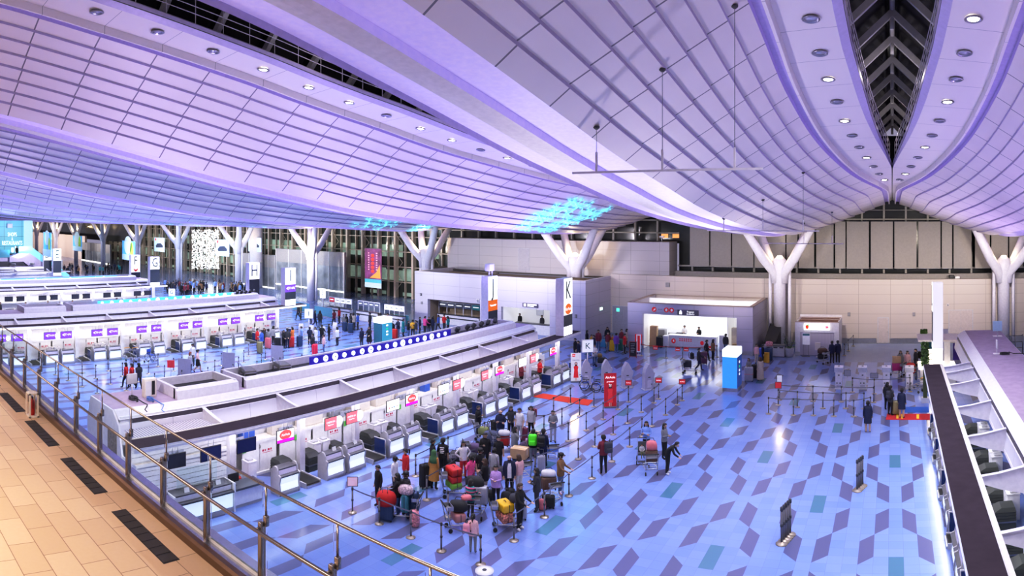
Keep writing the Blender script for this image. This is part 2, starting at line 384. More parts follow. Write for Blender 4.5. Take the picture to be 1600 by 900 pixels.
# ---- ceiling shells
HR = [(-8, 9.3), (0, 8.6), (5, 7.95), (9, 7.2), (13.7, 6.38), (16.2, 5.96), (18.6, 5.52), (21, 5.15), (23.5, 4.8), (28.8, 3.95), (34, 3.3), (38.5, 2.75), (42.5, 2.35), (50, 1.8), (56, 1.55), (62, 1.45)]
HV = [(-8, 6.1), (0, 5.3), (7.3, 4.07), (11.6, 3.13), (13.9, 2.63), (18.5, 1.65), (23.1, .88), (27.8, .13), (33.7, -.5), (40, -1.0), (52.7, -1.7), (58, -1.75), (62, -1.6)]
SW = [(-8, 1.3), (18, 1.3), (21, 1.24), (24, 1.1), (28, .86), (31.8, .58), (35.5, .25), (38.4, 0.02), (62, 0.02)]
SL = [(-8, 3.1), (18, 3.2), (24, 3.3), (31.8, 2.85), (38.5, 1.9), (44, .6), (46, .25), (62, .2)]
HALF, NROW, VCH, VSP = 9.8, 8, 1.75, .42
cm = mat('ceiling_panel', (.74, .71, .78), .5, noise=0); n = NB(cm)
j = n.line(n.y, 2.4, .055, 240.)
n.base(n.mix(n.m('MULTIPLY', j, .85), n.mix(n.noise(.5, 2), (.74, .675, .67), (.83, .755, .745)), (.10, .08, .13)))
cs = mat('ceiling_strip', (.76, .74, .80), .42, noise=0); n = NB(cs)
n.base(n.mix(n.m('MULTIPLY', n.line(n.y, 2.4, .022, 240.), .7), (.82, .76, .76), (.2, .18, .22)))
cj = mat('ceiling_step', (.52, .45, .64), .6)  # steps tinted darker violet: their shade is put into the colour
spine_m = mat('ceiling_spine', (.72, .66, .66), .45)
cove = mat('cove_light', (.5, .4, .9), .5, emit=.45, ecol=(.55, .38, 1.))
chan = mat('cove_channel', (.68, .62, .88), .45, emit=.22, ecol=(.55, .42, 1.))  # violet cove glow built into the channel's own surface
Ys = [-8 + 1.2 * q for q in range(59)]
def section(Y, s):
    """points (d from ridge, z, material of the facet that follows) of one half shell"""
    hr, hv = EYE + smooth_table(HR, Y), EYE + smooth_table(HV, Y)
    w, L = lerp_table(SW, Y), smooth_table(SL, Y); L = max(L, w + .12)
    wi = w + .3 * min(1, w)
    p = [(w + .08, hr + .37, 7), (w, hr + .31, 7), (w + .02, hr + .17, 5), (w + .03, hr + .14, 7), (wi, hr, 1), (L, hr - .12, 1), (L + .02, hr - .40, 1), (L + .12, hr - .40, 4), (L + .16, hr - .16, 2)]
    a0, a1 = L + .45, HALF - VCH; z0, z1 = hr - .42, hv + .16
    p.append((a0, hr - .2, 2)); pw = 1.0 + .25 * max(0, (Y - 30) / 30)
    def base(d): return z1 + (z0 - z1) * max(0, 1 - (d - a0) / (a1 - a0)) ** pw
    for i in range(NROW):
        da, db = a0 + (a1 - a0) * i / NROW, a0 + (a1 - a0) * (i + 1) / NROW
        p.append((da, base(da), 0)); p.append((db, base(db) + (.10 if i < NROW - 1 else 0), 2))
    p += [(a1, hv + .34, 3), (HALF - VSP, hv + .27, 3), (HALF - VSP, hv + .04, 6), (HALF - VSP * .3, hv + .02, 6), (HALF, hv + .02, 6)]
    return p
def shell(kx):
    xv = -9.8 - 19.6 * kx; mb = MB()
    for s in (1, -1):
        rows = [section(Y, s) for Y in Ys]; K = len(rows[0])
        base = len(mb.v)
        for Y, r in zip(Ys, rows): mb.v += [(xv + s * (HALF - d), Y, z) for d, z, _ in r]
        for i in range(len(Ys) - 1):
            for q in range(K - 1):
                a = base + i * K + q
                f = (a, a + 1, a + K + 1, a + K)
                mb.face(f if s > 0 else f[::-1], rows[i][q][2])
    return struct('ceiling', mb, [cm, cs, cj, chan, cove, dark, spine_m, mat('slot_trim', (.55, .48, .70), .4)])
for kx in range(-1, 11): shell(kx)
# roof over the shells so that no daylight-like ambient reaches the skylights
struct('roof', MB().box(-290, 30, -9, 66, 23.2, 23.4), black)
# ---- skylights: dark glass gable, rafters, edge rails
sky_g = mat('skylight_glass', (.01, .01, .014), .2, noise=.3, scale=.6)
raf_m = mat('rafter', (.5, .48, .52), .5)
for si, rx in enumerate((0., -19.6, -39.2)):
    sk = struct('window_%d' % (4 + si), MB().prism([(-3.2, 0), (0, 3.6), (3.2, 0), (3.2, .1), (0, 3.75), (-3.2, .1)], 0, 1, 'y'), sky_g)
    bpy.data.objects.remove(sk)
    mb = MB(); rows = [[(rx - 3.4, Y, EYE + smooth_table(HR, Y) + .8), (rx, Y, EYE + smooth_table(HR, Y) + 4.0), (rx + 3.4, Y, EYE + smooth_table(HR, Y) + .8)] for Y in Ys if Y < 45]
    mb.rings(rows, 0, False, False, False)
    sk = struct('window_%d' % (4 + si), mb, sky_g)
    rb = MB().tube([(rx, Y, EYE + smooth_table(HR, Y) + 3.7) for Y in Ys if Y < 45], .11, 6)
    obj('ridge_beam', rb, raf_m, sk)
    for q in range(21):
        Y = -5 + 2.4 * q
        if Y > 44: break
        h = EYE + smooth_table(HR, Y)
        m_ = MB()
        for s in (-1, 1):
            m_.rings([[(rx + s * d, Y + yy, z + zz) for yy, zz in ((-.11, 0), (.11, 0), (.11, .34), (-.11, .34))] for d, z in ((0, h + 3.4), (2.6, h + .95), (3.0, h + .6))], 0, True, False)
        m_.tube([(rx, Y, h + 3.6), (rx, Y, h + 2.9)], .09, 6)
        obj('rafter', m_, raf_m, sk)
    for s in (-1, 1):
        m_ = MB()
        yy = [Y for Y in Ys if -4 < Y < 38.2]
        for hz in (.35, .62, .9): m_.tube([(rx + s * (lerp_table(SW, Y) + .06), Y, EYE + smooth_table(HR, Y) + .35 + hz) for Y in yy], .018, 5)
        for Y in yy: m_.tube([(rx + s * (lerp_table(SW, Y) + .06), Y, EYE + smooth_table(HR, Y) + .3), (rx + s * (lerp_table(SW, Y) + .06), Y, EYE + smooth_table(HR, Y) + 1.27)], .016, 5)
        obj('edge_rail', m_, mat('edge_rail', (.55, .5, .6), .4), sk)
# maintenance gondola inside the near skylight
t = thing('maintenance_gantry', 'grey tubular maintenance gantry hanging inside the dark skylight at top right', 'gantry', (0, 17.6, EYE + 6.35))
gm = mat('gantry_paint', (.52, .5, .55), .4)
for sx in (-.78, .78): obj('upright', MB().tube([(sx, 0, -.1), (sx, 0, 2.2)], .06, 8).tube([(sx, .5, -.1), (sx, .5, 2.2)], .04, 8), gm, t)
obj('platform', MB().box(-.8, .8, -.1, .6, -.05, .12).box(-.8, .8, -.12, -.1, .12, .3), gm, t)
for z in (.55, .85, 1.25, 1.9): obj('guard_bar', MB().tube([(-.78, 0, z), (.78, 0, z)], .035, 6), gm, t)
for sx in (-.3, .3): obj('hanger', MB().tube([(sx, .25, .1), (sx, .25, 2.6)], .03, 6), gm, t)
obj('ladder', MB().tube([(-1.0, .1, -.5), (-1.0, .1, 2)], .03, 6).tube([(-1.0, .4, -.5), (-1.0, .4, 2)], .03, 6), gm, t)
# ---- round downlights in the strips
dl_ring = mat('downlight_ring', (.35, .33, .38), .3, .7)
dl_on = mat('downlight_on', (1, 1, 1), .4, emit=14., ecol=(1., .9, .78)); dl_off = mat('downlight_lens', (.45, .45, .55), .2, .3)
def mk_dl(on):
    def f():
        t = thing('ceiling_downlight', '', 'ceiling light')
        obj('bezel', MB().lathe([(.24, 0), (.26, -.03), (.2, -.05), (.17, 0)], 18), dl_ring, t)
        obj('lens', MB().lathe([(.175, .0), (.17, -.015), (.02, -.03)], 16), dl_on if on else dl_off, t); return t
    return f
DLP = {True: Proto(mk_dl(True)), False: Proto(mk_dl(False))}
def dl(rx, s, i, on, Y, name):
    L = smooth_table(SL, Y); w = lerp_table(SW, Y); d = w + (L - w) * .5; z = EYE + smooth_table(HR, Y) - .07
    o = DLP[on]((rx + s * d, Y, z), 0, '%s round downlight, %s from the tip on the %s' % ('glowing' if on else 'unlit', nth(i), name), 'ceiling downlights')
    o.rotation_euler = (-math.atan(.17 if Y > 12 else .05), 0, 0)
ON = {0: (0, 3, 6, 8, 11), 1: (1, 4, 7, 10), 2: (0, 2, 4, 6, 7, 9, 10, 11), 3: ()}
for si, (rx, s, nm) in enumerate(((0, -1, 'right skylight\'s left side'), (0, 1, 'right skylight\'s right side'), (-19.6, -1, 'left skylight\'s lower side'), (-19.6, 1, 'left skylight\'s upper side'))):
    for i in range(14 if si < 2 else 15):
        Y = 42.5 - i * 2.4
        if Y < 6: break
        dl(rx, s, i, i in ON[si], Y, nm)
# ---- slender light bars hung from the ceiling
barm = mat('light_bar', (.78, .72, .74), .4)
BARS = [((895, 272), (1192, 262), (932, 1035, 1148), 'near'), ((1105, 362), (1280, 359), (1131, 1192, 1255), 'far'), ((1195, 382), (1318, 379), (1256, 1300), 'farthest')]
BD = [16.5, 33., 46.]
def ceil_z(X, Y):
    k = round((X + 9.8) / -19.6); xv = -9.8 - 19.6 * k; s = 1 if X > xv else -1; d = HALF - abs(X - xv)
    pts = section(Y, s); prev = pts[0]
    for q in pts[1:]:
        if q[0] >= d and q[0] > prev[0]: return prev[1] + (q[1] - prev[1]) * (d - prev[0]) / (q[0] - prev[0])
        prev = q
    return pts[-1][1]
for (a, bq, rods, nm), Yd in zip(BARS, BD):
    def wp(px, py, Y): 
        th = (px - X0) / F; return Vector((Y * math.tan(th), Y, EYE + (YH - py) / F * Y / math.cos(th)))
    A, Bq = wp(a[0], a[1], Yd), wp(bq[0], bq[1], Yd); zc = (A.z + Bq.z) / 2
    t = thing('light_bar', 'slim white light bar hung on thin rods below the ceiling, %s of the three' % nm, 'light bar', (0, Yd, zc))
    obj('bar', MB().box(A.x, Bq.x, -.04, .04, -.03, .03), barm, t)
    for rxp in rods:
        X = Yd * math.tan((rxp - X0) / F); zt = ceil_z(X, Yd) - zc
        r_ = obj('suspension_rod', MB().tube([(X, 0, .4), (X, 0, zt)], .008, 5), dark, t)
        obj('rod_sleeve', MB().box(X - .025, X + .025, -.025, .025, .02, .55), barm, r_)
        obj('ceiling_cup', MB().lathe([(.09, 0), (.09, -.05), (.03, -.1)], 10, (X, 0, zt)), dark, r_)
# ---- branching tree columns
colm = mat('column_paint', (.70, .68, .76), .4)
def tree_col(X, Y, zb, label):
    t = thing('tree_column', label, 'column', (X, Y, zb), 0, None)
    zt = 7.0 - zb; R = .55
    if zb < 1:
        obj('trunk', MB().lathe([(.52, 0), (.52, zt - 1.2), (.62, zt - .2), (.6, zt + .5), (.2, zt + .9)], 18), colm, t)
        for sx in (-1, 1): obj('drain_pipe', MB().tube([(sx * .86, .1, 0), (sx * .86, .1, zt + .2)], .15, 10), colm, t)
    else:
        obj('trunk', MB().lathe([(.45, 0), (.55, .5), (.7, zt - .3), (.62, zt + .4), (.2, zt + .8)], 18), colm, t)
        for sx in (-1, 1): obj('drain_pipe', MB().tube([(sx * .8, .1, 0), (sx * .8, .1, zt + .2)], .14, 10), colm, t)
    for sx, sy, dx in ((-1, -1, 2.75), (1, -1, 3.0), (-1, 1, 2.1), (1, 1, 2.3)):
        ex, ey = sx * dx, sy * 1.5 if sy > 0 else -1.9
        ez = ceil_z(X + ex, Y + ey) - zb + .15
        p0 = Vector((sx * .42, sy * .2, zt - .6)); p1 = Vector((ex, ey, ez))
        obj('branch', MB().tube([p0 + Vector((0, 0, -.9)), p0, p0.lerp(p1, .35) + Vector((sx * .06, 0, -.1)), p1], [.30, .42, .43, .33], 12), colm, t)
    l = bpy.data.lights.new('branch_uplight', 'POINT'); l.energy = 320 if X < -20 else 110; l.color = (1, .76, .40); l.shadow_soft_size = .12
    lo = bpy.data.objects.new('branch_uplight', l); C.objects.link(lo); lo.location = (X, Y - .15, 8.05)
    return t
tree_col(9.8, 58.5, 0, 'white branching column at the right edge, behind the purple-roofed counter')
tree_col(-9.8, 58, 0, 'white branching column between the baggage shop and the strawberry kiosk')
tree_col(-29.4, 57.6, 5.5, 'white V-shaped column standing on the panelled block above sign K')
tree_col(-49, 58.9, 5.5 if False else 0, 'white V-shaped column rising at the corner left of the panelled block')
tree_col(-68.6, 58.6, 0, 'white branching column just left of the service desks numbered 2')
for i, X in enumerate((-86, -105, -122, -140, -157.5, -173, -191)): tree_col(X, 58.6, 0, 'white branching column far off, %s' % ['between signs H and G', 'just right of sign G', 'behind sign F', 'midway between signs E and F', 'right of the bright blue banner', 'just right of sign E', 'left of sign D by the teal wall'][i])
# ================================================================ CHECK-IN COUNTERS
can_top = mat('canopy_top', (.048, .034, .046), .9, noise=.12, scale=2, spec=.08)
roof_w = mat('roof_white', (.74, .71, .78), .4); roof_flat = mat('roof_flat', (.36, .28, .37), .65, noise=.1, scale=3)
glow_e = mat('edge_glow', (1, .9, .75), .5, emit=1.1, ecol=(1., .82, .62)); band_d = mat('roof_band', (.06, .05, .065), .25); strip_l = mat('canopy_lightstrip', (1, 1, 1), .5, emit=2.6, ecol=(1., .88, .72))
desk_side = mat('desk_side', (.42, .41, .44), .4); desk_lit = mat('desk_lit', (.8, .85, .95), .4, emit=.62, ecol=(.80, .90, 1.))
desk_up = mat('desk_upper', (.58, .55, .68), .4); worktop = mat('worktop', (.085, .085, .10), .35)
hoodm = mat('hood_plastic', (.045, .05, .045), .55, bump=.2, scale=30); bedm = mat('conveyor_bed', (.055, .045, .045), .7)
acry = mat('blue_acrylic', (.02, .04, .16), .1); redtxt = mat('red_lettering', (.5, .03, .08), .5); gsign = mat('green_tab', (.12, .42, .08), .5, emit=.15)
s_navy = mat('screen_navy', (.01, .013, .06), .2, emit=.12, ecol=(.05, .07, .45)); s_dark = mat('screen_dark', (.04, .04, .05), .2)
s_white = mat('screen_white', (1, 1, 1), .3, emit=1.0, ecol=(.95, .95, 1.)); s_pink = mat('screen_pink', (.9, .3, .33), .3, emit=.75, ecol=(.95, .22, .25))
s_red = mat('screen_red', (.9, .15, .12), .3, emit=.8, ecol=(.9, .12, .12)); s_mag = mat('screen_magenta', (.8, 0, .8), .3, emit=.9, ecol=(.85, .02, .85))
s_violet = mat('screen_violet', (.2, .05, .6), .3, emit=1.0, ecol=(.22, .06, .75)); ink = mat('dark_ink', (.01, .05, .06), .5); inkw = mat('white_ink', (1, 1, 1), .5, emit=.9)
ink_r = mat('red_ink', (.7, .02, .03), .5, emit=.25); blueglow = mat('screen_blue', (.05, .2, .7), .3, emit=.9, ecol=(.08, .3, .9))
FX = (PI / 2, 0, PI / 2)          # lettering that faces +x
TXT = {}
def label_on(parent, txt, size, m, loc, rot=FX, sx=1., name='lettering'):
    key = (txt, size)
    if key not in TXT: TXT[key] = text_mesh(txt, size)
    me = TXT[key].copy(); me.materials.clear(); me.materials.append(m)
    o = bpy.data.objects.new(name, me); C.objects.link(o); o.parent = parent; o.location = loc; o.rotation_euler = rot; o.scale = (sx, 1, 1); return o
def disc(mb, x, y, z, r, m=0, n=20, ax='x', ry=None):
    ry = ry or r
    return mb.poly([(x, y + r * math.cos(2 * PI * k / n), z + ry * math.sin(2 * PI * k / n)) for k in range(n)], m) if ax == 'x' else mb.poly([(x + r * math.cos(2 * PI * k / n), y, z + ry * math.sin(2 * PI * k / n)) for k in range(n)][::-1], m)
def mk_monitor(kind):
    def f():
        t = thing('hanging_monitor', '', 'screen'); W, H = .95, .56
        obj('case', MB().rbox(-.05, 0, -W / 2, W / 2, -H / 2, H / 2, .012), black, t)
        sm_ = {'navy': s_navy, 'dark': s_dark, 'airline': s_white, 'pink': s_pink, 'white': s_white, 'violet': s_violet, 'violet2': s_violet, 'off': s_dark}[kind]
        mb = MB().box(0, .004, -W / 2 + .025, W / 2 - .025, -H / 2 + .025, H / 2 - .025)
        if kind == 'airline': mb.box(.004, .006, -W / 2 + .025, W / 2 - .025, -H / 2 + .025, -H / 2 + .15, 1); disc(mb, .0055, 0, .05, .33, 2, 22, 'x', .2)
        if kind == 'pink': disc(mb, .0055, .42, .0, .2, 1, 18, 'x', .22); mb.box(.004, .006, .25, W / 2 - .025, -H / 2 + .025, H / 2 - .025, 1)
        if kind == 'white':
            for q, yy in enumerate((-.28, -.08, .08, .28)): mb.box(.004, .006, yy - .04, yy + .04, -.13 + (.02 if q % 2 else 0), -.06, (2, 3, 4, 2)[q])
            mb.box(.004, .006, -.2, .2, .1, .12, 2)
        if kind == 'violet2': mb.box(.004, .006, -W / 2 + .03, W / 2 - .03, -.24, -.16, 4)
        s = obj('screen', mb, [sm_, s_mag if kind == 'airline' else s_white, s_red, black, blueglow], t)
        if kind == 'airline': label_on(s, 'AirAsia', .155, inkw, (.008, 0, .05))
        if kind == 'pink': label_on(s, 'CHECK-IN', .11, inkw, (.008, -.13, .06)); label_on(s, 'Departure', .08, inkw, (.008, -.13, -.06))
        if kind in ('violet', 'violet2'):
            label_on(s, 'THAI', .24, inkw, (.008, .14, .02)); 
            obj('emblem', MB().poly([(.008, -.34, .02), (.008, -.12, .14), (.008, -.17, .02), (.008, -.12, -.1)]), inkw, s)
        for yy in (-.12, .12): obj('hanger', MB().tube([(-.03, yy, H / 2 - .02), (-.03, yy, .86)], .017, 6), lgrey, t)
        return t
    return f
MONP = {}
def monitor(kind, loc, rz, label, group=None):
    if kind not in MONP: MONP[kind] = Proto(mk_monitor(kind))
    return MONP[kind](loc, rz, label, group)
def mk_desk():
    t = thing('checkin_desk', '', 'check-in desk'); W = .5
    side = [(-.62, 0), (-.02, 0), (.03, .1), (.0, .3), (-.03, .5), (.02, .72), (.03, .80), (-.1, .86), (-.14, 1.02), (-.22, 1.14), (-.36, 1.16), (-.52, 1.04), (-.62, .98)]
    for s in (-1, 1): obj('side_panel', MB().prism([(a, b) for a, b in side], s * W - .03, s * W + .03, 'y'), desk_side, t)
    obj('lit_front', MB().prism([(-.05, .2), (-.01, .2), (-.05, .48), (-.01, .72), (-.05, .74)], -W + .04, W - .04, 'y'), desk_lit, t)
    obj('kick_plate', MB().prism([(-.06, 0), (-.02, 0), (.0, .1), (-.02, .19), (-.06, .19)], -W + .04, W - .04, 'y'), desk_side, t)
    obj('lower_shelf', MB().prism([(-.14, .74), (.02, .74), (.02, .80), (-.12, .83)], -W + .04, W - .04, 'y'), worktop, t)
    obj('upper_panel', MB().prism([(-.16, .83), (-.12, .83), (-.17, 1.0), (-.21, 1.0)], -W + .04, W - .04, 'y'), desk_up, t)
    obj('worktop', MB().box(-.62, -.17, -W + .04, W - .04, 1.0, 1.05), worktop, t)
    obj('cabinet', MB().box(-.62, -.3, -W + .04, W - .04, 0, 1.0), white2, t)
    return t
def mk_hood():
    t = thing('baggage_hood', '', 'baggage hood')
    rs = []
    for k, z in enumerate((0, .28, .3, .39, .41, .5, .52, .61, .63)):
        i = .0 if k % 2 == 0 else .015
        rs.append([(x, y, z) for x, y in ((.42 - i, .36 - i), (-.42 + i, .36 - i), (-.42 + i, -.36 + i), (.42 - i, -.36 + i))])
    rs.append([(x, y, .78) for x, y in ((.12, .3), (-.38, .3), (-.38, -.3), (.12, -.3))])
    obj('body', MB().rings(rs, 0, True, False), hoodm, t); obj('rim', MB().box(-.44, .44, -.38, .38, .26, .31), steel_d, t); return t
def mk_bed():
    t = thing('baggage_scale', '', 'baggage scale')
    obj('bed', MB().box(-1.1, .35, -.36, .36, 0, .16), bedm, t)
    for s in (-1, 1): obj('edge_rail', MB().box(-1.1, .37, s * .4 - .03, s * .4 + .03, 0, .2), lgrey, t)
    obj('front_lip', MB().box(.35, .42, -.4, .4, 0, .1), steel, t); obj('belt', MB().box(-1.08, .33, -.33, .33, .16, .165), rubber, t); return t
def mk_card():
    t = thing('notice_card', '', 'notice card')
    obj('face', MB().poly([(.05, -.11, 0), (.05, .11, 0), (.0, .11, .17), (.0, -.11, .17)]), mat('paper', (.75, .75, .78), .6), t); obj('back_fold', MB().poly([(-.05, .11, 0), (-.05, -.11, 0), (0, -.11, .168), (0, .11, .168)]), mat('paper', (1, 1, 1)), t); return t
def mk_ped():
    t = thing('printer_pedestal', '', 'pedestal')
    obj('cabinet', MB().rbox(-.24, .24, -.22, .22, 0, .95, .015), white, t); obj('top_plate', MB().box(-.26, .26, -.24, .24, .95, .99), white2, t); obj('printer', MB().rbox(-.16, .12, -.14, .14, .99, 1.06, .02), lgrey, t); return t
def mk_part():
    t = thing('counter_partition', '', 'partition')
    obj('panel', MB().box(-.03, .03, -.92, -.02, .1, 1.32), white, t); obj('panel', MB().box(-.03, .03, .02, .92, .1, 1.32), white, t)
    obj('cap_rail', MB().box(-.05, .05, -.95, .95, 1.32, 1.38), white2, t)
    rp = MB()
    for q, w_ in enumerate((.1, .05, .11, .07)): rp.box(.031, .034, .14 + .15 * q, .14 + .15 * q + w_, .93, 1.02)
    rp.box(.031, .034, .16, .7, .86, .88)
    obj('red_print', rp, redtxt, t)
    obj('lock', MB().tube([(.05, -.03, 1.12), (.05, -.03, 1.24), (.05, .03, 1.24), (.05, .03, 1.12)], .014, 6), steel_d, t)
    return t
def mk_gate():
    t = thing('acrylic_gate', '', 'partition gate')
    obj('pane', MB().box(-.7, 0, -.01, .01, .1, .86), acry, t); obj('top_bar', MB().tube([(-.72, 0, .9), (.02, 0, .9)], .025, 8), lgrey, t); obj('post', MB().tube([(0, 0, 0), (0, 0, .92)], .022, 8), steel, t); return t
def mk_post():
    t = thing('canopy_post', '', 'post'); obj('shaft', MB().box(-.12, .12, -.14, .14, 0, 2.86), white2, t); obj('skirting', MB().box(-.13, .13, -.15, .15, 0, .12), steel, t); return t
def mk_num():
    t = thing('number_plate', '', 'sign'); obj('plate', MB().box(-.02, .02, -.4, .4, -.12, .12), mat('plate_grey', (.38, .39, .46), .4), t); return t
P_desk, P_hood, P_bed, P_card, P_ped, P_part, P_gate, P_post = [Proto(q) for q in (mk_desk, mk_hood, mk_bed, mk_card, mk_ped, mk_part, mk_gate, mk_post)]
def build_roof(Xf, rz, y0, y1, yc0, yc1, label, name, fins, trough, led, s0=1):
    """roof of one counter island in its own frame: front edge at x=0, going in to -x"""
    t = thing('counter_canopy', label, 'counter canopy', (Xf, 0, 0), rz)
    obj('canopy', MB().box(-.95, 0, yc0, yc1, 2.86, 2.97), [white2], t)
    obj('canopy_cover', MB().box(-.93, -.01, yc0 + .02, yc1 - .02, 2.97, 2.985), can_top, t)
    obj('front_trim', MB().box(-.04, .02, yc0, yc1, 2.80, 2.90), glow_e if s0 > 1 else white2, t); obj('light_strip', MB().box(-.16, -.06, yc0 + .1, yc1 - .1, 2.835, 2.86), strip_l, t)
    obj('rear_trim', MB().prism([(-.95, 2.8), (-1.1, 2.82), (-1.12, 2.96), (-.95, 3.0)], yc0, yc1, 'y'), cream, t)
    for yy in fins:
        f = MB().prism([(-1.05, 2.74), (-1.05, 2.92), (-1.7, 3.0), (-2.6, 3.18), (-2.6, 2.3), (-1.75, 2.5)], yy - .05, yy + .05, 'y')
        obj('bracket', f, roof_w, t)
        obj('bracket_cap', MB().prism([(-1.05, 2.93), (-1.7, 3.01), (-2.6, 3.19), (-2.6, 3.22), (-1.7, 3.04), (-1.05, 2.96)], yy - .08, yy + .08, 'y'), roof_w, t)
    wj = mat('roof_fascia', (.70, .67, .76), .4, noise=0)
    if not wj.get('done'):
        n_ = NB(wj); n_.base(n_.mix(n_.m('MULTIPLY', n_.line(n_.y, 1.95, .02, 400.), .6), (.70, .67, .76), (.2, .18, .25))); wj['done'] = 1
    obj('fascia', MB().prism([(-2.62, 2.3), (-2.5, 2.3), (-2.6, 3.02), (-2.72, 3.04), (-2.72, 2.3)], y0, y1, 'y').box(-2.56, -2.5, y0, y1, 2.42, 2.44), wj, t)
    obj('dark_band', MB().prism([(-2.64, 3.03), (-2.70, 3.2), (-2.8, 3.2), (-2.8, 3.03)], y0 + .5, y1 - .3, 'y'), band_d, t)
    obj('slope', MB().prism([(-2.68, 3.2), (-3.1, 3.46), (-3.22, 3.5), (-3.22, 3.2)], y0, y1, 'y'), roof_w, t)
    obj('roof_deck', MB().box(-5.6, -3.2, y0, y1, 3.3, 3.49), roof_flat, t)
    obj('far_slope', MB().prism([(-5.6, 3.3), (-5.6, 3.5), (-6.0, 3.1), (-6.0, 2.2), (-5.9, 2.2), (-5.7, 2.8)], y0, y1, 'y'), roof_w, t)
    obj('core_wall', MB().box(-5.7, -4.3 if name == 'L' else -2.72, y0 + .05, y1 - .05, 0, 3.3), white, t)
    for a, b in trough:
        m_ = MB(); z1 = 3.95
        m_.prism([(-3.28, 3.49), (-3.34, z1 - .1), (-3.62, z1), (-3.66, 3.49)], a, b, 'y').box(-5.5, -5.32, a, b, 3.49, z1).box(-5.4, -3.5, a, a + .15, 3.49, z1).box(-5.4, -3.5, b - .15, b, 3.49, z1)
        tr = obj('roof_trough', m_, roof_w, t)
        obj('trough_floor', MB().box(-5.32, -3.64, a + .15, b - .15, 3.49, 3.6), black, tr)
    return t
led_b = mat('led_blue', (.02, .01, .2), .4, emit=.3, ecol=(.06, .03, .85)); led_c = mat('led_cyan', (.1, .5, .9), .4, emit=1.2, ecol=(.1, .55, 1.))
led_w = mat('led_disc', (1, 1, 1), .4, emit=2.2, ecol=(.75, .85, 1.))
def led_row(X, ya, yb, z, label, step=.68, cy=False):
    t = thing('uplight_row', label, 'light', (X, 0, z))
    obj('back_panel', MB().box(-.25, -.2, ya, yb, 0, .42), led_c if cy else led_b, t); obj('tray', MB().box(-.25, .15, ya, yb, -.03, .02), led_c if cy else led_b, t)
    y = ya + .4; k = 0
    while y < yb:
        r = (.12, .15, .18, .13)[k % 4]
        m_ = MB(); m_.lathe([(r, 0), (r * 1.05, .05), (r * .8, .06), (.05, .06)], 14).xf(Matrix.Rotation(PI / 2, 4, 'Y')).xf(Matrix.Translation((-.2, y, .22)))
        l_ = obj('lamp', m_, [led_w], t)
        if not cy: obj('lamp_core', MB().lathe([(r * .3, .062), (.01, .07)], 10).xf(Matrix.Rotation(PI / 2, 4, 'Y')).xf(Matrix.Translation((-.2, y, .22))), led_b, l_)
        y += step; k += 1
def counter(cn, Xf, flip, starts, per, y_part, mons=None, mon_kind='violet', cards=True, detail=True, hidden=()):
    """desks, screens and baggage gear of one counter face; flip=True faces -x"""
    sg = -1 if flip else 1; rz = PI if flip else 0
    def W(x, y, z=0.): return (Xf + sg * x, y, z)
    D = 0; 
    for i, s in enumerate(starts):
        for q in (0, 1):
            y = s + .52 + q * 1.3; lab = 'near-to-far order, %s at counter %s' % (nth(2 * i + q), cn)
            o = nth(2 * i + q)
            P_desk(W(-.2 if flip else .4, y), rz, 'grey check-in desk with lit front, %s %s of counter %s' % (o, 'after the low counter' if cn == 'K' else 'from the near end', cn))
            if detail:
                P_hood(W(-2.3 if flip else -1.25, y + (.15 if q else -.15)), rz, 'dark ribbed baggage hood behind the %s lit desk of counter %s' % (o, cn))
                if cards: P_card(W(.02, y + .2, 1.05), rz, 'small white notice card on the %s desk of counter %s' % (o, cn))
                P_ped(W(-2.75 if flip else -1.55, y + (-.42 if q else .42) + (.1 if q else 0), 0), rz, 'white pedestal with printer behind the %s desk of counter %s' % (o, cn))
            if mons is None: monitor(mon_kind if (i % 3 or q) else mon_kind, W(-.4, y + (.05 if not q else .1), 2.1), rz, '%s hanging screen, %s from the near end of counter %s' % ({'violet': 'violet airline', 'violet2': 'violet airline', 'off': 'blank dark', 'navy': 'navy', 'white': 'white'}[mon_kind], o, cn))
        o = nth(i)
        if detail:
            P_bed(W(-.5 if flip else .05, s + per - .72), rz, 'dark baggage scale on the floor past the %s pair of desks, counter %s' % (o, cn))
            P_gate(W(-.25 if flip else .35, s + per - .26), rz, 'dark blue acrylic gate beside the %s baggage scale of counter %s' % (o, cn))
            if not flip: P_part(W(-2.15, s + .3), rz, 'white partition behind the %s pair of desks at counter %s' % (o, cn)); P_part(W(-2.15, s + 2.28), rz, 'white partition past the %s pair of desks at counter %s' % (o, cn))
            if per - 3.6 > .2: pass
        P_post(W(-.95, s + per - .95, 0), rz, 'white canopy post past the %s pair of desks at counter %s' % (o, cn))
# ---- counter K / J
KX = -21.9
build_roof(KX, 0, 11.0, 42.0, 10.4, 43.9, 'white and dark roof of counters J and K, nearest island left of the big floor', 'K', [14.9 + 3.95 * q for q in range(7)] , [(14.0, 17.2), (17.6, 40.2)], None)
KST = [19.25 + 3.95 * q for q in range(6)]
counter('K', KX, False, KST, 3.95, None, mons=())
P_desk((KX + .4, 17.2, 0), 0, 'grey check-in desk with lit white front, nearest the plain low counter, counter K')
P_bed((KX + .05, 18.45, 0), 0, 'dark baggage scale on the floor between the first two lit desks nearest the railing'); P_hood((KX - 1.25, 18.1, 0), 0, 'dark ribbed baggage hood nearest the railing at counter K')
P_ped((KX - 1.5, 16.5, 0), 0, 'white pedestal beside the red suitcase behind counter K'); P_part((KX - 2.15, 17.5, 0), 0, 'white partition with red lettering nearest the railing at counter K')
P_post((KX - .95, 15.2, 0), 0, 'white canopy post nearest the railing at counter K'); P_post((KX - .95, 18.9, 0), 0, 'white canopy post just past the nearest lit desk of counter K')
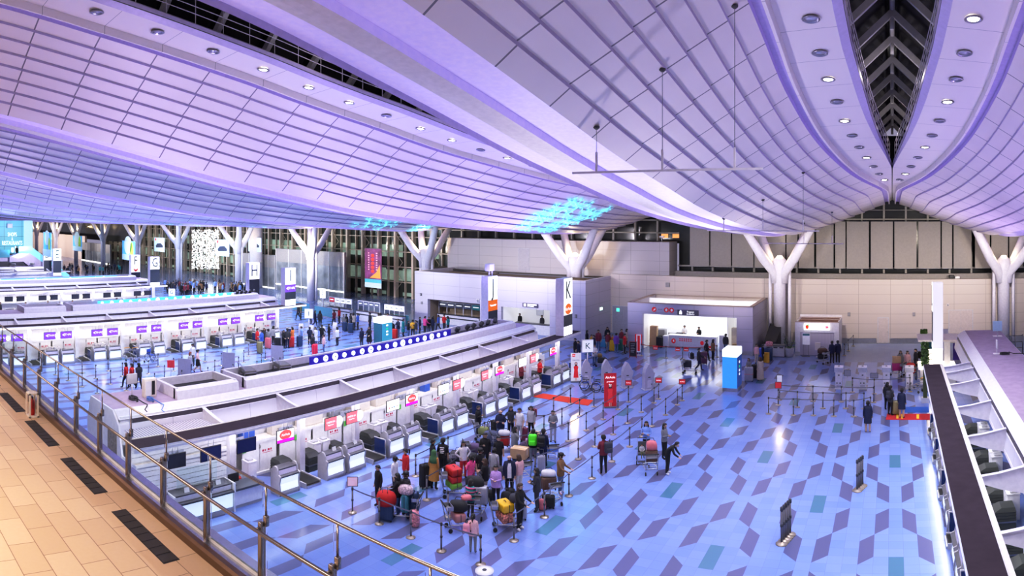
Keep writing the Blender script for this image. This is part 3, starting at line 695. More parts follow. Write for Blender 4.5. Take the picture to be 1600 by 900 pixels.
for y, kd, lb in ((12.3, 'dark', 'blank dark grey hanging screen nearest the railing, counter K'), (13.9, 'navy', 'navy hanging screen, second from the railing at counter K'), (15.6, 'navy', 'navy hanging screen, third from the railing at counter K'),
    (17.6, 'airline', 'white screen with red disc and magenta band, first along counter K'), (20.3, 'pink', 'pink check-in screen, first of the pink ones along counter K'), (21.6, 'pink', 'pink check-in screen, second of the pink ones along counter K'),
    (24.3, 'white', 'white information screen, first of the white ones along counter K'), (25.7, 'airline', 'white screen with red disc and magenta band, second along counter K'), (28.3, 'white', 'white information screen, second of the white ones along counter K'),
    (29.6, 'pink', 'pink check-in screen, third of the pink ones along counter K'), (32.3, 'pink', 'pink check-in screen, fourth of the pink ones along counter K'), (33.75, 'airline', 'white screen with red disc and magenta band, third along counter K'),
    (36.4, 'white', 'white information screen, farthest of the white ones along counter K'), (37.8, 'pink', 'pink check-in screen, farthest of the pink ones along counter K'), (40.4, 'airline', 'white screen with red disc and magenta band, far end of counter K')):
    monitor(kd, (KX - .4, y, 2.1), 0, lb)
for i, y in enumerate((13.2, 16.2, 18.9, 22.7, 26.7, 30.6, 34.6)):
    t = mk_num(); t.location = (KX - 2.05, y, 1.72); tag(t, 'grey number plate K-%d on the rear beam of counter K' % (21 - 2 * i), 'sign')
    label_on(children(t)[0], 'K-%d' % (21 - 2 * i), .17, ink, (.022, 0, 0))
for i, y in enumerate((17.0, 19.9, 23.0, 27.0, 30.9, 34.9)):
    tag(obj('exit_tab', MB().box(-.01, .01, -.09, .09, -.12, .12), gsign, None, (KX - 2.08, y - .35, 1.2)), 'small green tab on the rear panels of counter K, %s from the railing' % nth(i), 'sign')
# rear beam, shelves and clutter inside counter K
def rear(cn, Xf, flip, y0, y1):
    sg = -1 if flip else 1
    t = thing('rear_beam', 'long white rear beam behind the desks of counter %s' % cn, 'beam', (Xf, 0, 0), PI if flip else 0)
    a, b = (y0, y1) if not flip else (-y1, -y0)
    obj('beam', MB().box(-2.2, -2.08, a, b, 1.38, 1.5), white2, t); obj('upper_shelf', MB().box(-2.65, -2.1, a, b, 1.5, 1.54), cream, t)
    obj('floor_plinth', MB().box(-2.7, -2.0, a, b, 0, .1), white, t)
rear('K', KX, False, 11.2, 41.8)
cl = [mat('box_cream', (.72, .66, .58), .6), mat('box_card', (.5, .33, .18), .7), mat('cabinet_dark', (.04, .04, .05), .4), mat('bag_blue', (.05, .13, .5), .6), mat('bag_grey', (.3, .3, .33), .6)]
rnd = random.Random(3)
y = 16.6; k = 0
while y < 41:
    w_ = rnd.uniform(.4, 1.5); hgt = rnd.uniform(.35, .75); m_ = cl[0] if w_ > .8 else rnd.choice(cl[1:])
    nm = 'storage_cabinet' if w_ > .8 else ('carton' if m_ is cl[1] else 'equipment_box')
    t = thing(nm, '%s on the rear shelf of counter K, %s object from the railing' % ({'storage_cabinet': 'cream low cabinet', 'carton': 'brown carton', 'equipment_box': 'small equipment case'}[nm], nth(k)), 'cabinet' if w_ > .8 else 'box', (KX - 2.35, y + w_ / 2, 1.54))
    obj('body', MB().rbox(-.2, .2, -w_ / 2, w_ / 2, 0, hgt, .02), m_, t); obj('door' if w_ > .8 else 'lid', MB().box(.2, .215, -w_ / 2 + .04, w_ / 2 - .04, .04, hgt - .04) if w_ > .8 else MB().box(-.21, .21, -w_ / 2 - .01, w_ / 2 + .01, hgt, hgt + .03), m_, t)
    y += w_ + rnd.uniform(.3, 1.0); k += 1
# lit service counter nearest the railing, and the plain low counter next to it
t = thing('service_counter', 'long lit-front service counter under the blank screens, nearest the railing', 'counter', (KX + .35, 13.15, 0))
for q in (-1, 1):
    obj('lit_front', MB().box(.0, .04, q * .64 - .6, q * .64 + .6, .2, .74), desk_lit, t); obj('upper_panel', MB().box(-.1, -.06, q * .64 - .6, q * .64 + .6, .84, 1.02), white, t)
obj('kick_plate', MB().box(-.02, .03, -1.28, 1.28, 0, .19), desk_side, t); obj('shelf', MB().box(-.12, .1, -1.28, 1.28, .75, .82), worktop, t); obj('worktop', MB().box(-.7, -.06, -1.3, 1.3, 1.02, 1.07), worktop, t)
obj('end_panel', MB().box(-.7, .1, -1.34, -1.28, 0, 1.1), white, t); obj('end_panel', MB().box(-.7, .1, 1.28, 1.34, 0, 1.1), white, t)
P_card((KX + .1, 13.9, 1.07), 0, 'white notice card standing on the lit service counter'); P_card((KX + .1, 12.5, 1.07), 0, 'white notice card on the lit service counter, nearer the railing')
t = thing('low_counter', 'plain white low counter with grey top beside the lit service counter', 'counter', (KX + .25, 15.2, 0))
obj('front_panel', MB().box(-.05, 0, -.7, .7, .12, .7), white, t); obj('plinth', MB().box(-.55, -.02, -.7, .7, 0, .12), desk_side, t); obj('top', MB().box(-.7, .08, -.74, .74, .7, .78), worktop, t); obj('carcass', MB().box(-.6, -.05, -.68, .68, .12, .7), white, t)
t = thing('desk_monitor', 'black monitor standing on the plain low counter', 'monitor', (KX - .1, 14.75, .78))
obj('stand', MB().box(-.1, .1, -.1, .1, 0, .02).box(-.02, .02, -.03, .03, 0, .2), black, t); obj('screen', MB().rbox(-.03, .0, -.26, .26, .12, .46, .01), black, t)
t = thing('glass_screen', 'clear grey glass screen rising behind the lit service counter', 'screen', (KX - .3, 13.2, 1.07))
obj('pane', MB().box(-.01, .01, -.9, .9, 0, .75), glass, t); obj('foot', MB().box(-.05, .05, -.9, .9, 0, .02), steel, t)
# near end face of the J-K island
t = thing('island_end_wall', 'white end wall of the J and K island with wooden panel and louvres', 'wall panel', (KX, 11.0, 0))
obj('wall', MB().prism([(-5.9, 0), (-2.0, 0), (-2.2, 1.6), (-2.6, 3.0), (-3.2, 3.48), (-5.6, 3.48), (-6.0, 2.4)], -.08, .0, 'y'), roof_w, t)
wood = mat('grey_wood', (.27, .23, .21), .6, noise=.35, scale=9)
obj('wood_panel', MB().box(-3.6, -2.75, -.12, -.08, 1.2, 2.7), wood, t); obj('hatch', MB().box(-4.1, -3.7, -.11, -.08, 1.1, 1.6), dark, t)
lv = MB(); [lv.box(-2.6, -1.2, -.12, -.06, .5 + .16 * q, .6 + .16 * q) for q in range(8)]
obj('louvre', lv, white2, t); obj('side_wall', MB().box(-2.7, -1.0, -.06, .0, 0, 1.9), white, t)
lm = mat('mesh_panel', (.52, .48, .52), .5, noise=0); n_ = NB(lm); n_.base(n_.mix(n_.line(n_.y, .12, .06, 60.), (.62, .58, .63), (.22, .2, .24)))
tag(obj('ribbed_infill', MB().box(-2.5, -1.12, 11.1, 14.7, 2.78, 2.82), lm, None, (KX, 0, 0)), 'ribbed grey infill panel between canopy and roof, near end of counter K', 'panel')
# slatted white wall behind the blank screens
sl = MB(); [sl.box(-2.3, -2.2, 11.2, 16.3, .1 + .21 * q, .29 + .21 * q) for q in range(11)]
tag(obj('slatted_wall', sl, white, None, (KX, 0, 0)), 'white horizontally slatted wall behind the blank navy screens', 'wall panel')
led_row(KX - 4.5, 22.6, 34.5, 3.62, 'blue tray of glowing white disc lamps on the roof between J and K')
# things left on the roof
t = thing('equipment_cabinet', 'white upright equipment case on the near end of the J and K roof', 'cabinet', (KX - 4.4, 13.2, 3.49))
obj('body', MB().rbox(-.14, .14, -.3, .3, 0, .8, .02), cream, t); obj('door', MB().box(.14, .16, -.24, .02, .08, .7), white2, t); obj('vent', MB().box(.14, .162, .06, .2, .1, .7), black, t)
t = thing('panel_antenna', 'small white panel antenna on a pole on the J and K roof', 'antenna', (KX - 4.9, 12.6, 3.49))
obj('pole', MB().tube([(0, 0, 0), (0, 0, .8)], .025, 6), white2, t); obj('panel', MB().rbox(-.04, .04, -.25, .25, .5, .95, .02), lgrey, t)
def coil(x, y, z, r, mt, label, name='cable'):
    p = [(r * (1 + .15 * math.sin(5 * a)) * math.cos(a), r * .6 * math.sin(a), .02 + .008 * a) for a in [q * .4 for q in range(48)]] + [(r + .3 * q, .25 * math.sin(q), .02) for q in range(1, 6)]
    tag(obj(name, MB().tube(p, .022, 5), mt, None, (x, y, z)), label, 'cable')
coil(KX - 4.1, 12.3, 3.49, .28, black, 'coiled black cable lying on the near end of the J and K roof'); coil(KX - 3.7, 12.9, 3.49, .2, mat('blue_cable', (.1, .2, .5), .5), 'coiled blue cable lying on the near end of the J and K roof')
def flood(X, Y, z, label, group=None):
    t = thing('floodlight', label, 'floodlight', (X, Y, z), -.35, group)
    obj('housing', MB().rbox(-.5, .5, -.3, .3, .2, .45, .05), mat('floodlight_grey', (.2, .19, .18), .4, .5), t)
    for s in (-1, 1): obj('frame', MB().tube([(s * .55, .3, 0), (s * .55, .3, .34), (s * .58, -.3, .34), (s * .55, -.3, 0)], .025, 6), steel, t)
    obj('loop_handle', MB().tube([(-.56, -.3, .34), (-.55, -.35, .62), (-.4, -.38, .66), (.4, -.38, .66), (.55, -.35, .62), (.56, -.3, .34)], .025, 6), steel, t)
    return t
flood(KX - 4.6, 18.6, 3.6, 'grey framed floodlight in the roof trough, nearer of two between J and K'); flood(KX - 4.6, 20.7, 3.6, 'grey framed floodlight in the roof trough, beside the first glowing disc lamp')
for i, (y, c_) in enumerate([(34.8, 1), (35.9, 0), (36.6, 1), (37.5, 0), (38.3, 1), (39.2, 0)]):
    t = thing('spotlight', 'dark tilted spotlight in the roof trough, %s past the disc lamps' % nth(i), 'spotlight', (KX - 4.4, y, 3.6), .4 * i)
    obj('yoke', MB().tube([(0, -.16, 0), (0, -.16, .4), (0, .16, .4), (0, .16, 0)], .02, 6), black, t); obj('head', MB().lathe([(.1, -.15), (.14, -.1), (.15, .15), (.13, .2), (.03, .18)], 12).xf(Matrix.Translation((0, 0, .4)) @ Matrix.Rotation(.7, 4, 'Y')), dark, t)
# ---- counter L (right), mirrored
LX = 1.77
build_roof(LX, PI, -46.0, -7.0, -38.0, -7.0, 'white and purple-grey roof of the counter at the right edge', 'L', [-(37.4 - 3.95 * q) for q in range(8)] + [-36.0], [], None)
LST = [8.2 + 3.95 * q for q in range(7)]
counter('L', LX, True, LST, 3.95, None, mon_kind='off', cards=False)
t = thing('handbag', 'small navy bag on the white pedestal behind the right counter', 'bag', (LX + 2.75, 16.9, 1.07)); obj('body', MB().rbox(-.1, .1, -.14, .14, 0, .24, .05), mat('navy_cloth', (.02, .025, .08), .8), t); obj('handle', MB().tube([(0, -.08, .22), (0, 0, .36), (0, .08, .22)], .012, 6), rubber, t)
t = thing('desk_lamp', 'slim white lamp head standing on the right counter roof', 'lamp', (LX + 4.2, 38, 3.49)); obj('pole', MB().tube([(0, 0, 0), (0, 0, .7)], .03, 6), white2, t); obj('head', MB().rbox(-.04, .04, -.2, .2, .3, .8, .02), white2, t); obj('base', MB().box(-.2, .2, -.15, .15, 0, .03), white2, t)
coil(LX + 4.6, 37.6, 3.49, .25, black, 'coiled black cable on the right counter roof')
t = thing('router', 'white upright unit with pale blue panel at the far end of the right roof', 'equipment', (LX + 5.1, 43.5, 3.49)); obj('mast', MB().tube([(0, 0, 0), (0, 0, .9)], .03, 6), white2, t); obj('panel', MB().box(-.3, .3, -.03, .03, .35, 1.0), mat('pale_blue', (.45, .62, .8), .4, emit=.15), t); obj('foot', MB().box(-.3, .3, -.2, .2, 0, .03), white2, t)
tag(obj('wood_offcut', MB().box(-.15, .15, -.06, .06, 0, .04), mat('box_card', (.5, .33, .18)), None, (LX + 5.0, 33.0, 3.49)), 'small brown offcut lying on the right counter roof', 'offcut')
# ---- counters I/H, G/F, E/D farther left
IX, GX, EX = -49.0, -72.0, -96.5
build_roof(IX, 0, 12.0, 39.8, 11.5, 41.2, 'long white roof of counters H and I with warm light strip', 'I', [14 + 3.95 * q for q in range(7)], [(15, 18.6), (19.2, 38)], None, 2)
build_roof(GX, 0, 10, 37.5, 9.5, 38.6, 'long white roof of counters F and G, beyond counter I', 'G', [12 + 3.95 * q for q in range(7)], [(12, 36)], None, 2)
build_roof(EX, 0, 10, 34, 10, 35, 'distant white roof of counters D and E near the escalator', 'E', [12 + 5 * q for q in range(5)], [], None)
IST = [11.7 + 3.95 * q for q in range(7)]
counter('I', IX, False, IST, 3.95, None, mons=None, mon_kind='violet', cards=False)
rear('I', IX, False, 12, 39.5)
counter('G', GX, False, [10.5 + 3.95 * q for q in range(7)], 3.95, None, mons=None, mon_kind='off', cards=False, detail=False)
rear('G', GX, False, 10.5, 37.2)
lampm = mat('counter_lamp', (1, 1, 1), .4, emit=7., ecol=(1., .8, .55))
for cn, Xc, ya in (('I', IX, 13), ('G', GX, 12)):
    for i in range(7):
        t = thing('counter_lamp', 'small warm globe lamp under the roof of counter %s, %s from the near end' % (cn, nth(i)), 'lamp', (Xc - .8, ya + 3.95 * i, 2.0)); obj('globe', MB().ball((0, 0, 0), .16, n=10), lampm, t); obj('stem', MB().tube([(0, 0, .15), (0, 0, .87)], .02, 6), lgrey, t)
led_row(IX - 4.5, 22, 36, 3.62, 'cyan tray of glowing lamps on the roof between H and I', .9, True); led_row(GX - 4.5, 12, 34, 3.5, 'cyan tray of glowing lamps on the roof between F and G', 1.1, True)
for i, Y in enumerate((12.5, 15.5)): flood(EX - 3.5, 27 + 3 * i, 3.6, 'dark floodlight on the distant roof below the escalator, %s of two' % ['left', 'right'][i])
for i in range(5):
    t = thing('spotlight', 'dark tilted spotlight at the far end of the H and I roof, %s of five' % nth(i), 'spotlight', (IX - 4.5, 36.3 + .5 * i, 3.6), .5 * i)
    obj('yoke', MB().tube([(0, -.16, 0), (0, -.16, .4), (0, .16, .4), (0, .16, 0)], .02, 6), black, t); obj('head', MB().lathe([(.1, -.15), (.15, .15), (.03, .18)], 10).xf(Matrix.Translation((0, 0, .4)) @ Matrix.Rotation(.7, 4, 'Y')), dark, t)
# ---- lettered sign pylons
pyl = mat('pylon_body', (.74, .70, .78), .4); pyl_l = mat('pylon_lit', (1, 1, 1), .4, emit=1.05, ecol=(1, .99, 1.)); p_or = mat('pylon_orange', (.95, .2, .02), .4, emit=.55, ecol=(1., .2, .01)); p_dk = mat('pylon_dark', (.05, .06, .08), .4); p_vi = mat('pylon_violet', (.2, .08, .6), .4, emit=.7, ecol=(.2, .07, .7))
def pylon(L, X, Y, z0, z1, kind, flip=False, w=.62):
    t = thing('sign_pylon', {'K': 'tall lit pylon lettered K with an orange-red disc', 'J': 'tall lit pylon lettered J with an orange panel and a box on top', 'I': 'tall lit pylon lettered I with a violet panel', 'H': 'tall lit pylon lettered H over a black panel', 'G': 'lit pylon lettered G over a grey panel', 'F': 'lit pylon lettered F with a red crane emblem', 'E': 'distant lit pylon lettered E', 'D': 'distant lit pylon lettered D, partly behind a banner', 'L': 'glowing white pylon at the far end of the right counter'}[L], 'sign', (X, Y, z0), PI if flip else 0)
    H = z1 - z0
    body = obj('body', MB().box(-.34, .30, -w, w, 0, H), pyl if L != 'L' else mat('pylon_glow', (.9, .88, .9), .4, emit=.55, ecol=(1, .95, .98)), t)
    lp = obj('letter_panel', MB().box(.3, .33, -w, w, H * .56, H), pyl_l, t)
    label_on(lp, L, H * .36 * 1.25, ink, (.335, 0, H * .78), sx=.72)
    a, b = H * .36, H * .56
    if kind == 'air':
        p = obj('airline_panel', disc(MB().box(.3, .33, -w, w, a, b), .333, 0, (a + b) / 2, w * .8, 1, 24, 'x', (b - a) * .48), [pyl_l, p_or], t); label_on(p, 'AirAsia', .34, inkw, (.336, 0, (a + b) / 2))
    elif kind == 'orange':
        p = obj('airline_panel', MB().box(.3, .33, -w, w, a, b), p_or, t); label_on(p, 'jetstar', .22, inkw, (.336, .08, (a + b) / 2)) if False else obj('emblem', MB().poly([(.335, -.45, (a + b) / 2 + .1), (.335, -.2, (a + b) / 2 + .02), (.335, .45, (a + b) / 2 + .06), (.335, .4, (a + b) / 2 - .06), (.335, -.3, (a + b) / 2 - .08)]), inkw, p)
    elif kind == 'thai':
        p = obj('airline_panel', MB().box(.3, .33, -w, w, a, b), p_vi, t); label_on(p, 'THAI', .34, inkw, (.336, .14, (a + b) / 2)); obj('emblem', MB().poly([(.336, -.5, (a + b) / 2), (.336, -.25, (a + b) / 2 + .17), (.336, -.3, (a + b) / 2), (.336, -.25, (a + b) / 2 - .17)]), inkw, p)
    elif kind == 'crane':
        p = obj('airline_panel', MB().box(.3, .33, -w, w, a, b), pyl_l, t)
        m_ = MB(); m_.poly([(.336, .28 * math.cos(q) , (a + b) / 2 + .26 * math.sin(q)) for q in [PI * 1.0 + PI * k / 10 for k in range(11)]] ); m_.poly([(.337, .28, (a + b) / 2), (.337, .3, (a + b) / 2 + .22), (.337, .1, (a + b) / 2)]); m_.poly([(.337, -.28, (a + b) / 2), (.337, -.1, (a + b) / 2), (.337, -.3, (a + b) / 2 + .22)])
        obj('emblem', m_, ink_r, p)
    else: obj('airline_panel', MB().box(.3, .33, -w, w, a, b), p_dk, t)
    dark_lo = H * .16 if kind not in ('plain',) else H * .1
    obj('dark_panel', MB().box(.3, .33, -w, w, dark_lo, a), p_dk, t); obj('base_panel', MB().box(.3, .33, -w, w, 0, dark_lo), pyl_l, t)
    return t
pylon('K', -22.3, 42.0, 2.99, 6.98, 'air')
tj = pylon('J', -29.5, 43.2, 2.55, 6.7, 'orange')
t = thing('roof_projector', 'small white box on legs on top of the J pylon', 'projector', (-29.5, 43.2, 6.7)); obj('case', MB().rbox(-.25, .25, -.3, .3, .4, .95, .03), white, t)
for s in (-1, 1): obj('leg', MB().tube([(.1, s * .2, 0), (.1, s * .2, .42)], .05, 6), white, t)
pylon('I', -49.5, 39.4, 2.99, 6.5, 'thai'); pylon('H', -56, 39.9, 2.8, 6.6, 'plain'); pylon('G', -72.5, 37, 2.99, 6.45, 'plain'); pylon('F', -78.3, 37.2, 2.9, 6.35, 'crane')
pylon('E', -96, 32.6, 2.4, 6.4, 'plain'); pylon('D', -99.4, 32.2, 2.3, 6.25, 'plain')
pylon('L', 2.9, 43.2, 2.9, 7.1, 'plain', True, .4)
for L, X, Y, rz in (('K', -20.9, 42.9, 0), ('I', -48.4, 41.0, 0), ('G', -71.2, 38.8, 0)):
    t = thing('letter_sign', 'small square lit sign with letter %s under the canopy end' % L, 'sign', (X, Y, 0), -.9); obj('case', MB().box(-.08, .08, -.42, .42, 1.7, 2.6), lgrey, t); f_ = obj('face', MB().box(.08, .1, -.38, .38, 1.74, 2.56), mat('sign_pale', (.75, .78, .88), .4, emit=.5), t); label_on(f_, L, .6, ink, (.105, 0, 2.15)); obj('post', MB().tube([(0, 0, 0), (0, 0, 1.7)], .04, 6), steel, t)
# end desk and planters of the right counter
t = thing('end_counter', 'white end desk with pale roof slab behind the glowing pylon, right counter', 'counter', (3.1, 46.4, 0))
obj('body', MB().box(-1.2, 1.2, -1., 1.2, 0, 1.0), white, t); obj('canopy', MB().box(-1.35, 1.5, -1.2, 1.2, 2.9, 3.02), cream, t); obj('support', MB().box(.5, .9, -.2, .2, 1.0, 2.9), white, t); obj('lit_rim', MB().box(-1.3, 1.3, -1.1, 1.3, 1.0, 1.05), glow_w, t)
t = thing('lit_tower', 'warm glowing shelf tower under the glowing pylon at the right counter', 'shelf', (2.9, 43.2, 0))
obj('core', MB().box(-.3, .34, -.4, .4, 0, 2.88), mat('tower_lit', (1, .95, .85), .5, emit=.9, ecol=(1., .9, .75)), t)
for z in (.9, 1.25, 1.6, 1.95, 2.3, 2.65): obj('shelf', MB().box(-.75, -.3, -.6, .6, z, z + .05), glow_w, t)
# ================================================================ THINGS ON THE FLOOR
def wpt(px, py, Y):
    """point of the plane Y = const seen at a pixel"""
    th = (px - X0) / F; return Vector((Y * math.tan(th), Y, EYE + (YH - py) / F * Y / math.cos(th)))
def wptx(px, py, X):
    th = (px - X0) / F; Y = X / math.tan(th); return Vector((X, Y, EYE + (YH - py) / F * abs(X) / abs(math.sin(th))))
def face_cam(p): return math.atan2(-p.x, p.y) + PI        # heading for things modelled facing +y so that they look at the walkway
# ---- belt stanchions
post_m = mat('post_grey', (.20, .19, .21), .35, .4); belt_m = mat('belt_grey', (.20, .20, .25), .6); base_m = mat('post_base', (.42, .36, .28), .3, .6)
def mk_stan():
    t = thing('belt_stanchion', '', 'stanchion')
    obj('base', MB().lathe([(.17, 0), (.17, .02), (.05, .05), (.035, .06)], 18), base_m, t)
    obj('pole', MB().lathe([(.032, .05), (.032, .86)], 10), post_m, t)
    obj('head', MB().lathe([(.032, .86), (.045, .87), (.045, .96), (.03, .98)], 10), dark, t); obj('collar', MB().lathe([(.035, .45), (.045, .46), (.045, .52), (.035, .53)], 10), dark, t)
    return t
P_st = Proto(mk_stan)
BELT = {}
def stan_line(pts, lab, grp, closed_belts=True, bm=None, pix=True, z=.92):
    ps = [gp(*p) if pix else Vector((p[0], p[1], 0)) for p in pts]; out = []
    for i, p in enumerate(ps):
        s = P_st(p, 0, lab(i, len(ps)), grp); out.append(s)
        if closed_belts and i + 1 < len(ps):
            d = ps[i + 1] - p; L = d.length
            mid = Vector((d.x / 2, d.y / 2, z - .015 * L))
            a, b = Vector((0, 0, z)), Vector((d.x, d.y, z)); mb = MB(); prev = None; pp = []
            for k in range(5):
                u = k / 4; q = a.lerp(b, u); q.z = z - .016 * L * 4 * u * (1 - u); pp.append(q)
            for q, r in zip(pp, pp[1:]): mb.poly([q - Vector((0, 0, .025)), r - Vector((0, 0, .025)), r + Vector((0, 0, .025)), q + Vector((0, 0, .025))])
            obj('belt', mb, bm or belt_m, s)
    return out
stan_line([(550.7, 801), (592.6, 818.7), (642, 840), (689.5, 861), (751, 882)], lambda i, n: 'grey belt post in the front row facing the railing, %s' % ['under the pink notice', 'first past the pink notice', 'second past the pink notice', 'third past the pink notice', 'at the near corner'][i], 'queue posts')
stan_line([(751.5, 881.5), (803, 845), (850.7, 808), (889, 774.7), (925, 747.5), (956, 721), (983.8, 698), (1003, 682), (1018.6, 666), (1040, 648.5), (1058.5, 632.6), (1066, 626)][1:], lambda i, n: 'grey belt post in the outermost long queue line, %s from the near corner' % nth(i), 'queue posts')
stan_line([(700, 807), (752, 782), (836, 746), (903.5, 717.3), (929.5, 698), (958, 679), (980.5, 661), (1002, 644), (1022, 629.6), (1029, 623.6)], lambda i, n: 'grey belt post in the second long queue line from outside, %s from the near end' % nth(i), 'queue posts')
stan_line([(666.7, 781), (722, 742), (779, 716), (838, 706), (888, 689.3), (916, 672.5), (942.4, 655.4), (965.5, 639.8), (982, 628)], lambda i, n: 'grey belt post in the third long queue line from outside, %s from the near end' % nth(i), 'queue posts')
stan_line([(649.5, 744), (700, 714), (757, 689), (805, 671), (849.9, 677.3), (878, 665), (905.5, 650), (928, 635.6)], lambda i, n: 'grey belt post in the queue line nearest counter K, %s from the near end' % nth(i), 'queue posts')
stan_line([(826, 664), (865, 647), (891.4, 630.5)], lambda i, n: 'grey belt post beside the red carpet strip, %s along its short line' % nth(i), 'queue posts')
stan_line([(1200.8, 646.7), (1239.6, 648.8), (1271, 649.3), (1302.7, 650.6), (1333.8, 651), (1360, 646)], lambda i, n: 'grey belt post in the nearest row of the kiosk-side queue, %s along' % nth(i), 'right queue posts')
stan_line([(1216, 633), (1246, 636.5), (1285.8, 638), (1321.7, 638.3), (1349.8, 638.7)], lambda i, n: 'grey belt post in the middle row of the kiosk-side queue, %s along' % nth(i), 'right queue posts')
stan_line([(1218, 625), (1270, 627), (1314.6, 628), (1365, 629)], lambda i, n: 'grey belt post in the far row of the kiosk-side queue, %s along' % nth(i), 'right queue posts')
stan_line([(1332, 613), (1366, 615.5), (1421.8, 612)], lambda i, n: 'grey belt post in front of the right self-service kiosks, %s along' % nth(i), 'right queue posts')
redb = mat('red_belt', (.6, .03, .03), .5)
stan_line([(1002, 556), (1040.7, 559.5), (1066.6, 561), (1120, 558)], lambda i, n: 'belt post with red belt in front of the baggage shop, %s from the red banner' % nth(i), 'shop queue posts', bm=redb)
# parked posts
for ci, ((x, y), lab) in enumerate((((1228, 850), 'nearer parked cluster on the open floor'), ((1345, 767), 'farther parked cluster on the open floor'))):
    p = gp(x, y)
    for k in range(5 if ci == 0 else 4):
        dr = p.xy.normalized(); q = p + Vector((dr.x * .17 * k + dr.y * .075 * (k - 2), dr.y * .17 * k - dr.x * .075 * (k - 2), 0)); s = P_st(q, .3 * k, 'belt post packed in the %s, %s from the camera' % (lab, nth(k)), 'parked posts'); s.scale = (1.25, 1.25, 1.32)
# I-aisle posts, far
FARP = []
for r_ in range(4):
    for c_ in range(9): FARP.append((-45.6 + 1.9 * r_ + .12 * c_, 15.4 + 2.0 * c_ + .3 * r_))
for i, (X, Y) in enumerate(FARP):
    P_st((X, Y, 0), 0, 'far grey belt post before the violet screens, %s row from counter J, %s along' % (nth(i // 9), nth(i % 9)), 'far queue posts')
def notice(x, y, z0, w, h, m, label, rz=None, txt=None, tm=None):
    """framed notice on a belt post"""
    p = gp(x, y); t = thing('framed_notice', label, 'notice', (p.x, p.y, z0), face_cam(p) if rz is None else rz)
    obj('frame', MB().box(-w / 2, w / 2, -.015, .0, 0, h), dark, t); f_ = obj('sheet', MB().box(-w / 2 + .025, w / 2 - .025, .0, .006, .025, h - .025), m, t)
    if txt: label_on(f_, txt, h * .28, tm or inkw, (0, .01, h / 2), rot=(PI / 2, 0, PI))
    obj('stem', MB().tube([(0, -.01, -.08), (0, -.01, 0)], .012, 6), dark, t)
pinks = mat('notice_pink', (.85, .6, .66), .5, emit=.25); reds = mat('notice_red', (.7, .04, .05), .5, emit=.15); papw = mat('notice_white', (.85, .85, .88), .5, emit=.15)
notice(550.7, 801, 1.0, .42, .38, pinks, 'pink framed notice on the belt post nearest the railing')
notice(982, 628, 1.0, .4, .34, reds, 'red framed notice on the third queue line, leftmost of three', None, 'AirAsia'); notice(1029, 623.6, 1.0, .42, .34, reds, 'red framed notice on the second queue line, middle of three', None, 'AirAsia'); notice(1066, 626, 1.0, .42, .34, reds, 'red framed notice ending the outermost queue line, rightmost of three', None, 'AirAsia')
notice(1216, 633, 1.0, .4, .4, reds, 'red notice on the left corner post of the kiosk-side queue'); notice(1218, 625, 1.05, .36, .5, papw, 'tan and red notice behind the red one, kiosk-side queue corner')
notice(1324, 613, 1.05, .42, .4, mat('notice_clear', (.3, .3, .36), .3), 'dark framed notice before the right kiosks, left of two'); notice(1366, 615.5, 1.0, .5, .34, mat('notice_clear', (.3, .3, .36)), 'dark framed notice before the right kiosks, right of two')
# red signs hanging on the red belt
for i, (x, y) in enumerate(((1024, 558), (1059, 560.5), (1072, 560.8), (1111, 559))):
    p = gp(x, y); t = thing('belt_sign', 'small red sign clipped on the red belt before the baggage shop, %s from the left' % nth(i), 'sign', (p.x, p.y + .03, .6), 0); obj('sheet', MB().box(-.2, .2, -.03, -.02, 0, .34), reds, t); obj('band', MB().box(-.15, .15, -.034, -.03, .1, .16), papw, t); obj('clip', MB().box(-.02, .02, -.03, .02, .3, .36), dark, t)
# ---- carpets
def mat_quad(name, pts, m, label, cat='carpet', marks=()):
    ps = [gp(*p) for p in pts]; mb = MB(); n = len(ps)
    mb.rings([[(p.x, p.y, .002) for p in ps], [(p.x, p.y, .014) for p in ps]], 0, True, False)
    o = tag(obj(name, mb, [m], None), label, cat); return ps
carp = mat('carpet_red', (.62, .05, .02), .9, noise=.15, scale=40); carpb = mat('carpet_blue', (.03, .12, .42), .9, noise=.15, scale=40)
mat_quad('carpet_strip', [(832, 620), (919, 634), (927, 625.4), (848.5, 615)], carp, 'orange-red carpet strip lying before the far end of counter K')
mat_quad('carpet_mat', [(1384, 656), (1456.5, 656), (1456, 646.7), (1386, 646.7)], mat('carpet_crimson', (.5, .02, .03), .9, noise=.15, scale=40), 'red floor mat with yellow marks at the right counter'); mat_quad('carpet_mat', [(1402, 644.5), (1452, 644.5), (1451, 636), (1402, 636)], carpb, 'blue floor mat behind the red one at the right counter')
yel = mat('yellow_mark', (.8, .5, .03), .7)
for i, (a, b) in enumerate(((1400.5, 1404), (1408, 1411), (1432, 1436))): mat_quad('yellow_label', [(a, 654.5), (b, 654.5), (b, 648), (a, 648)], yel, 'yellow marking on the red mat, %s from the left' % nth(i), 'floor marking')
for o in list(C.objects):
    if o.name.startswith('yellow_label'): o.location.z = .012
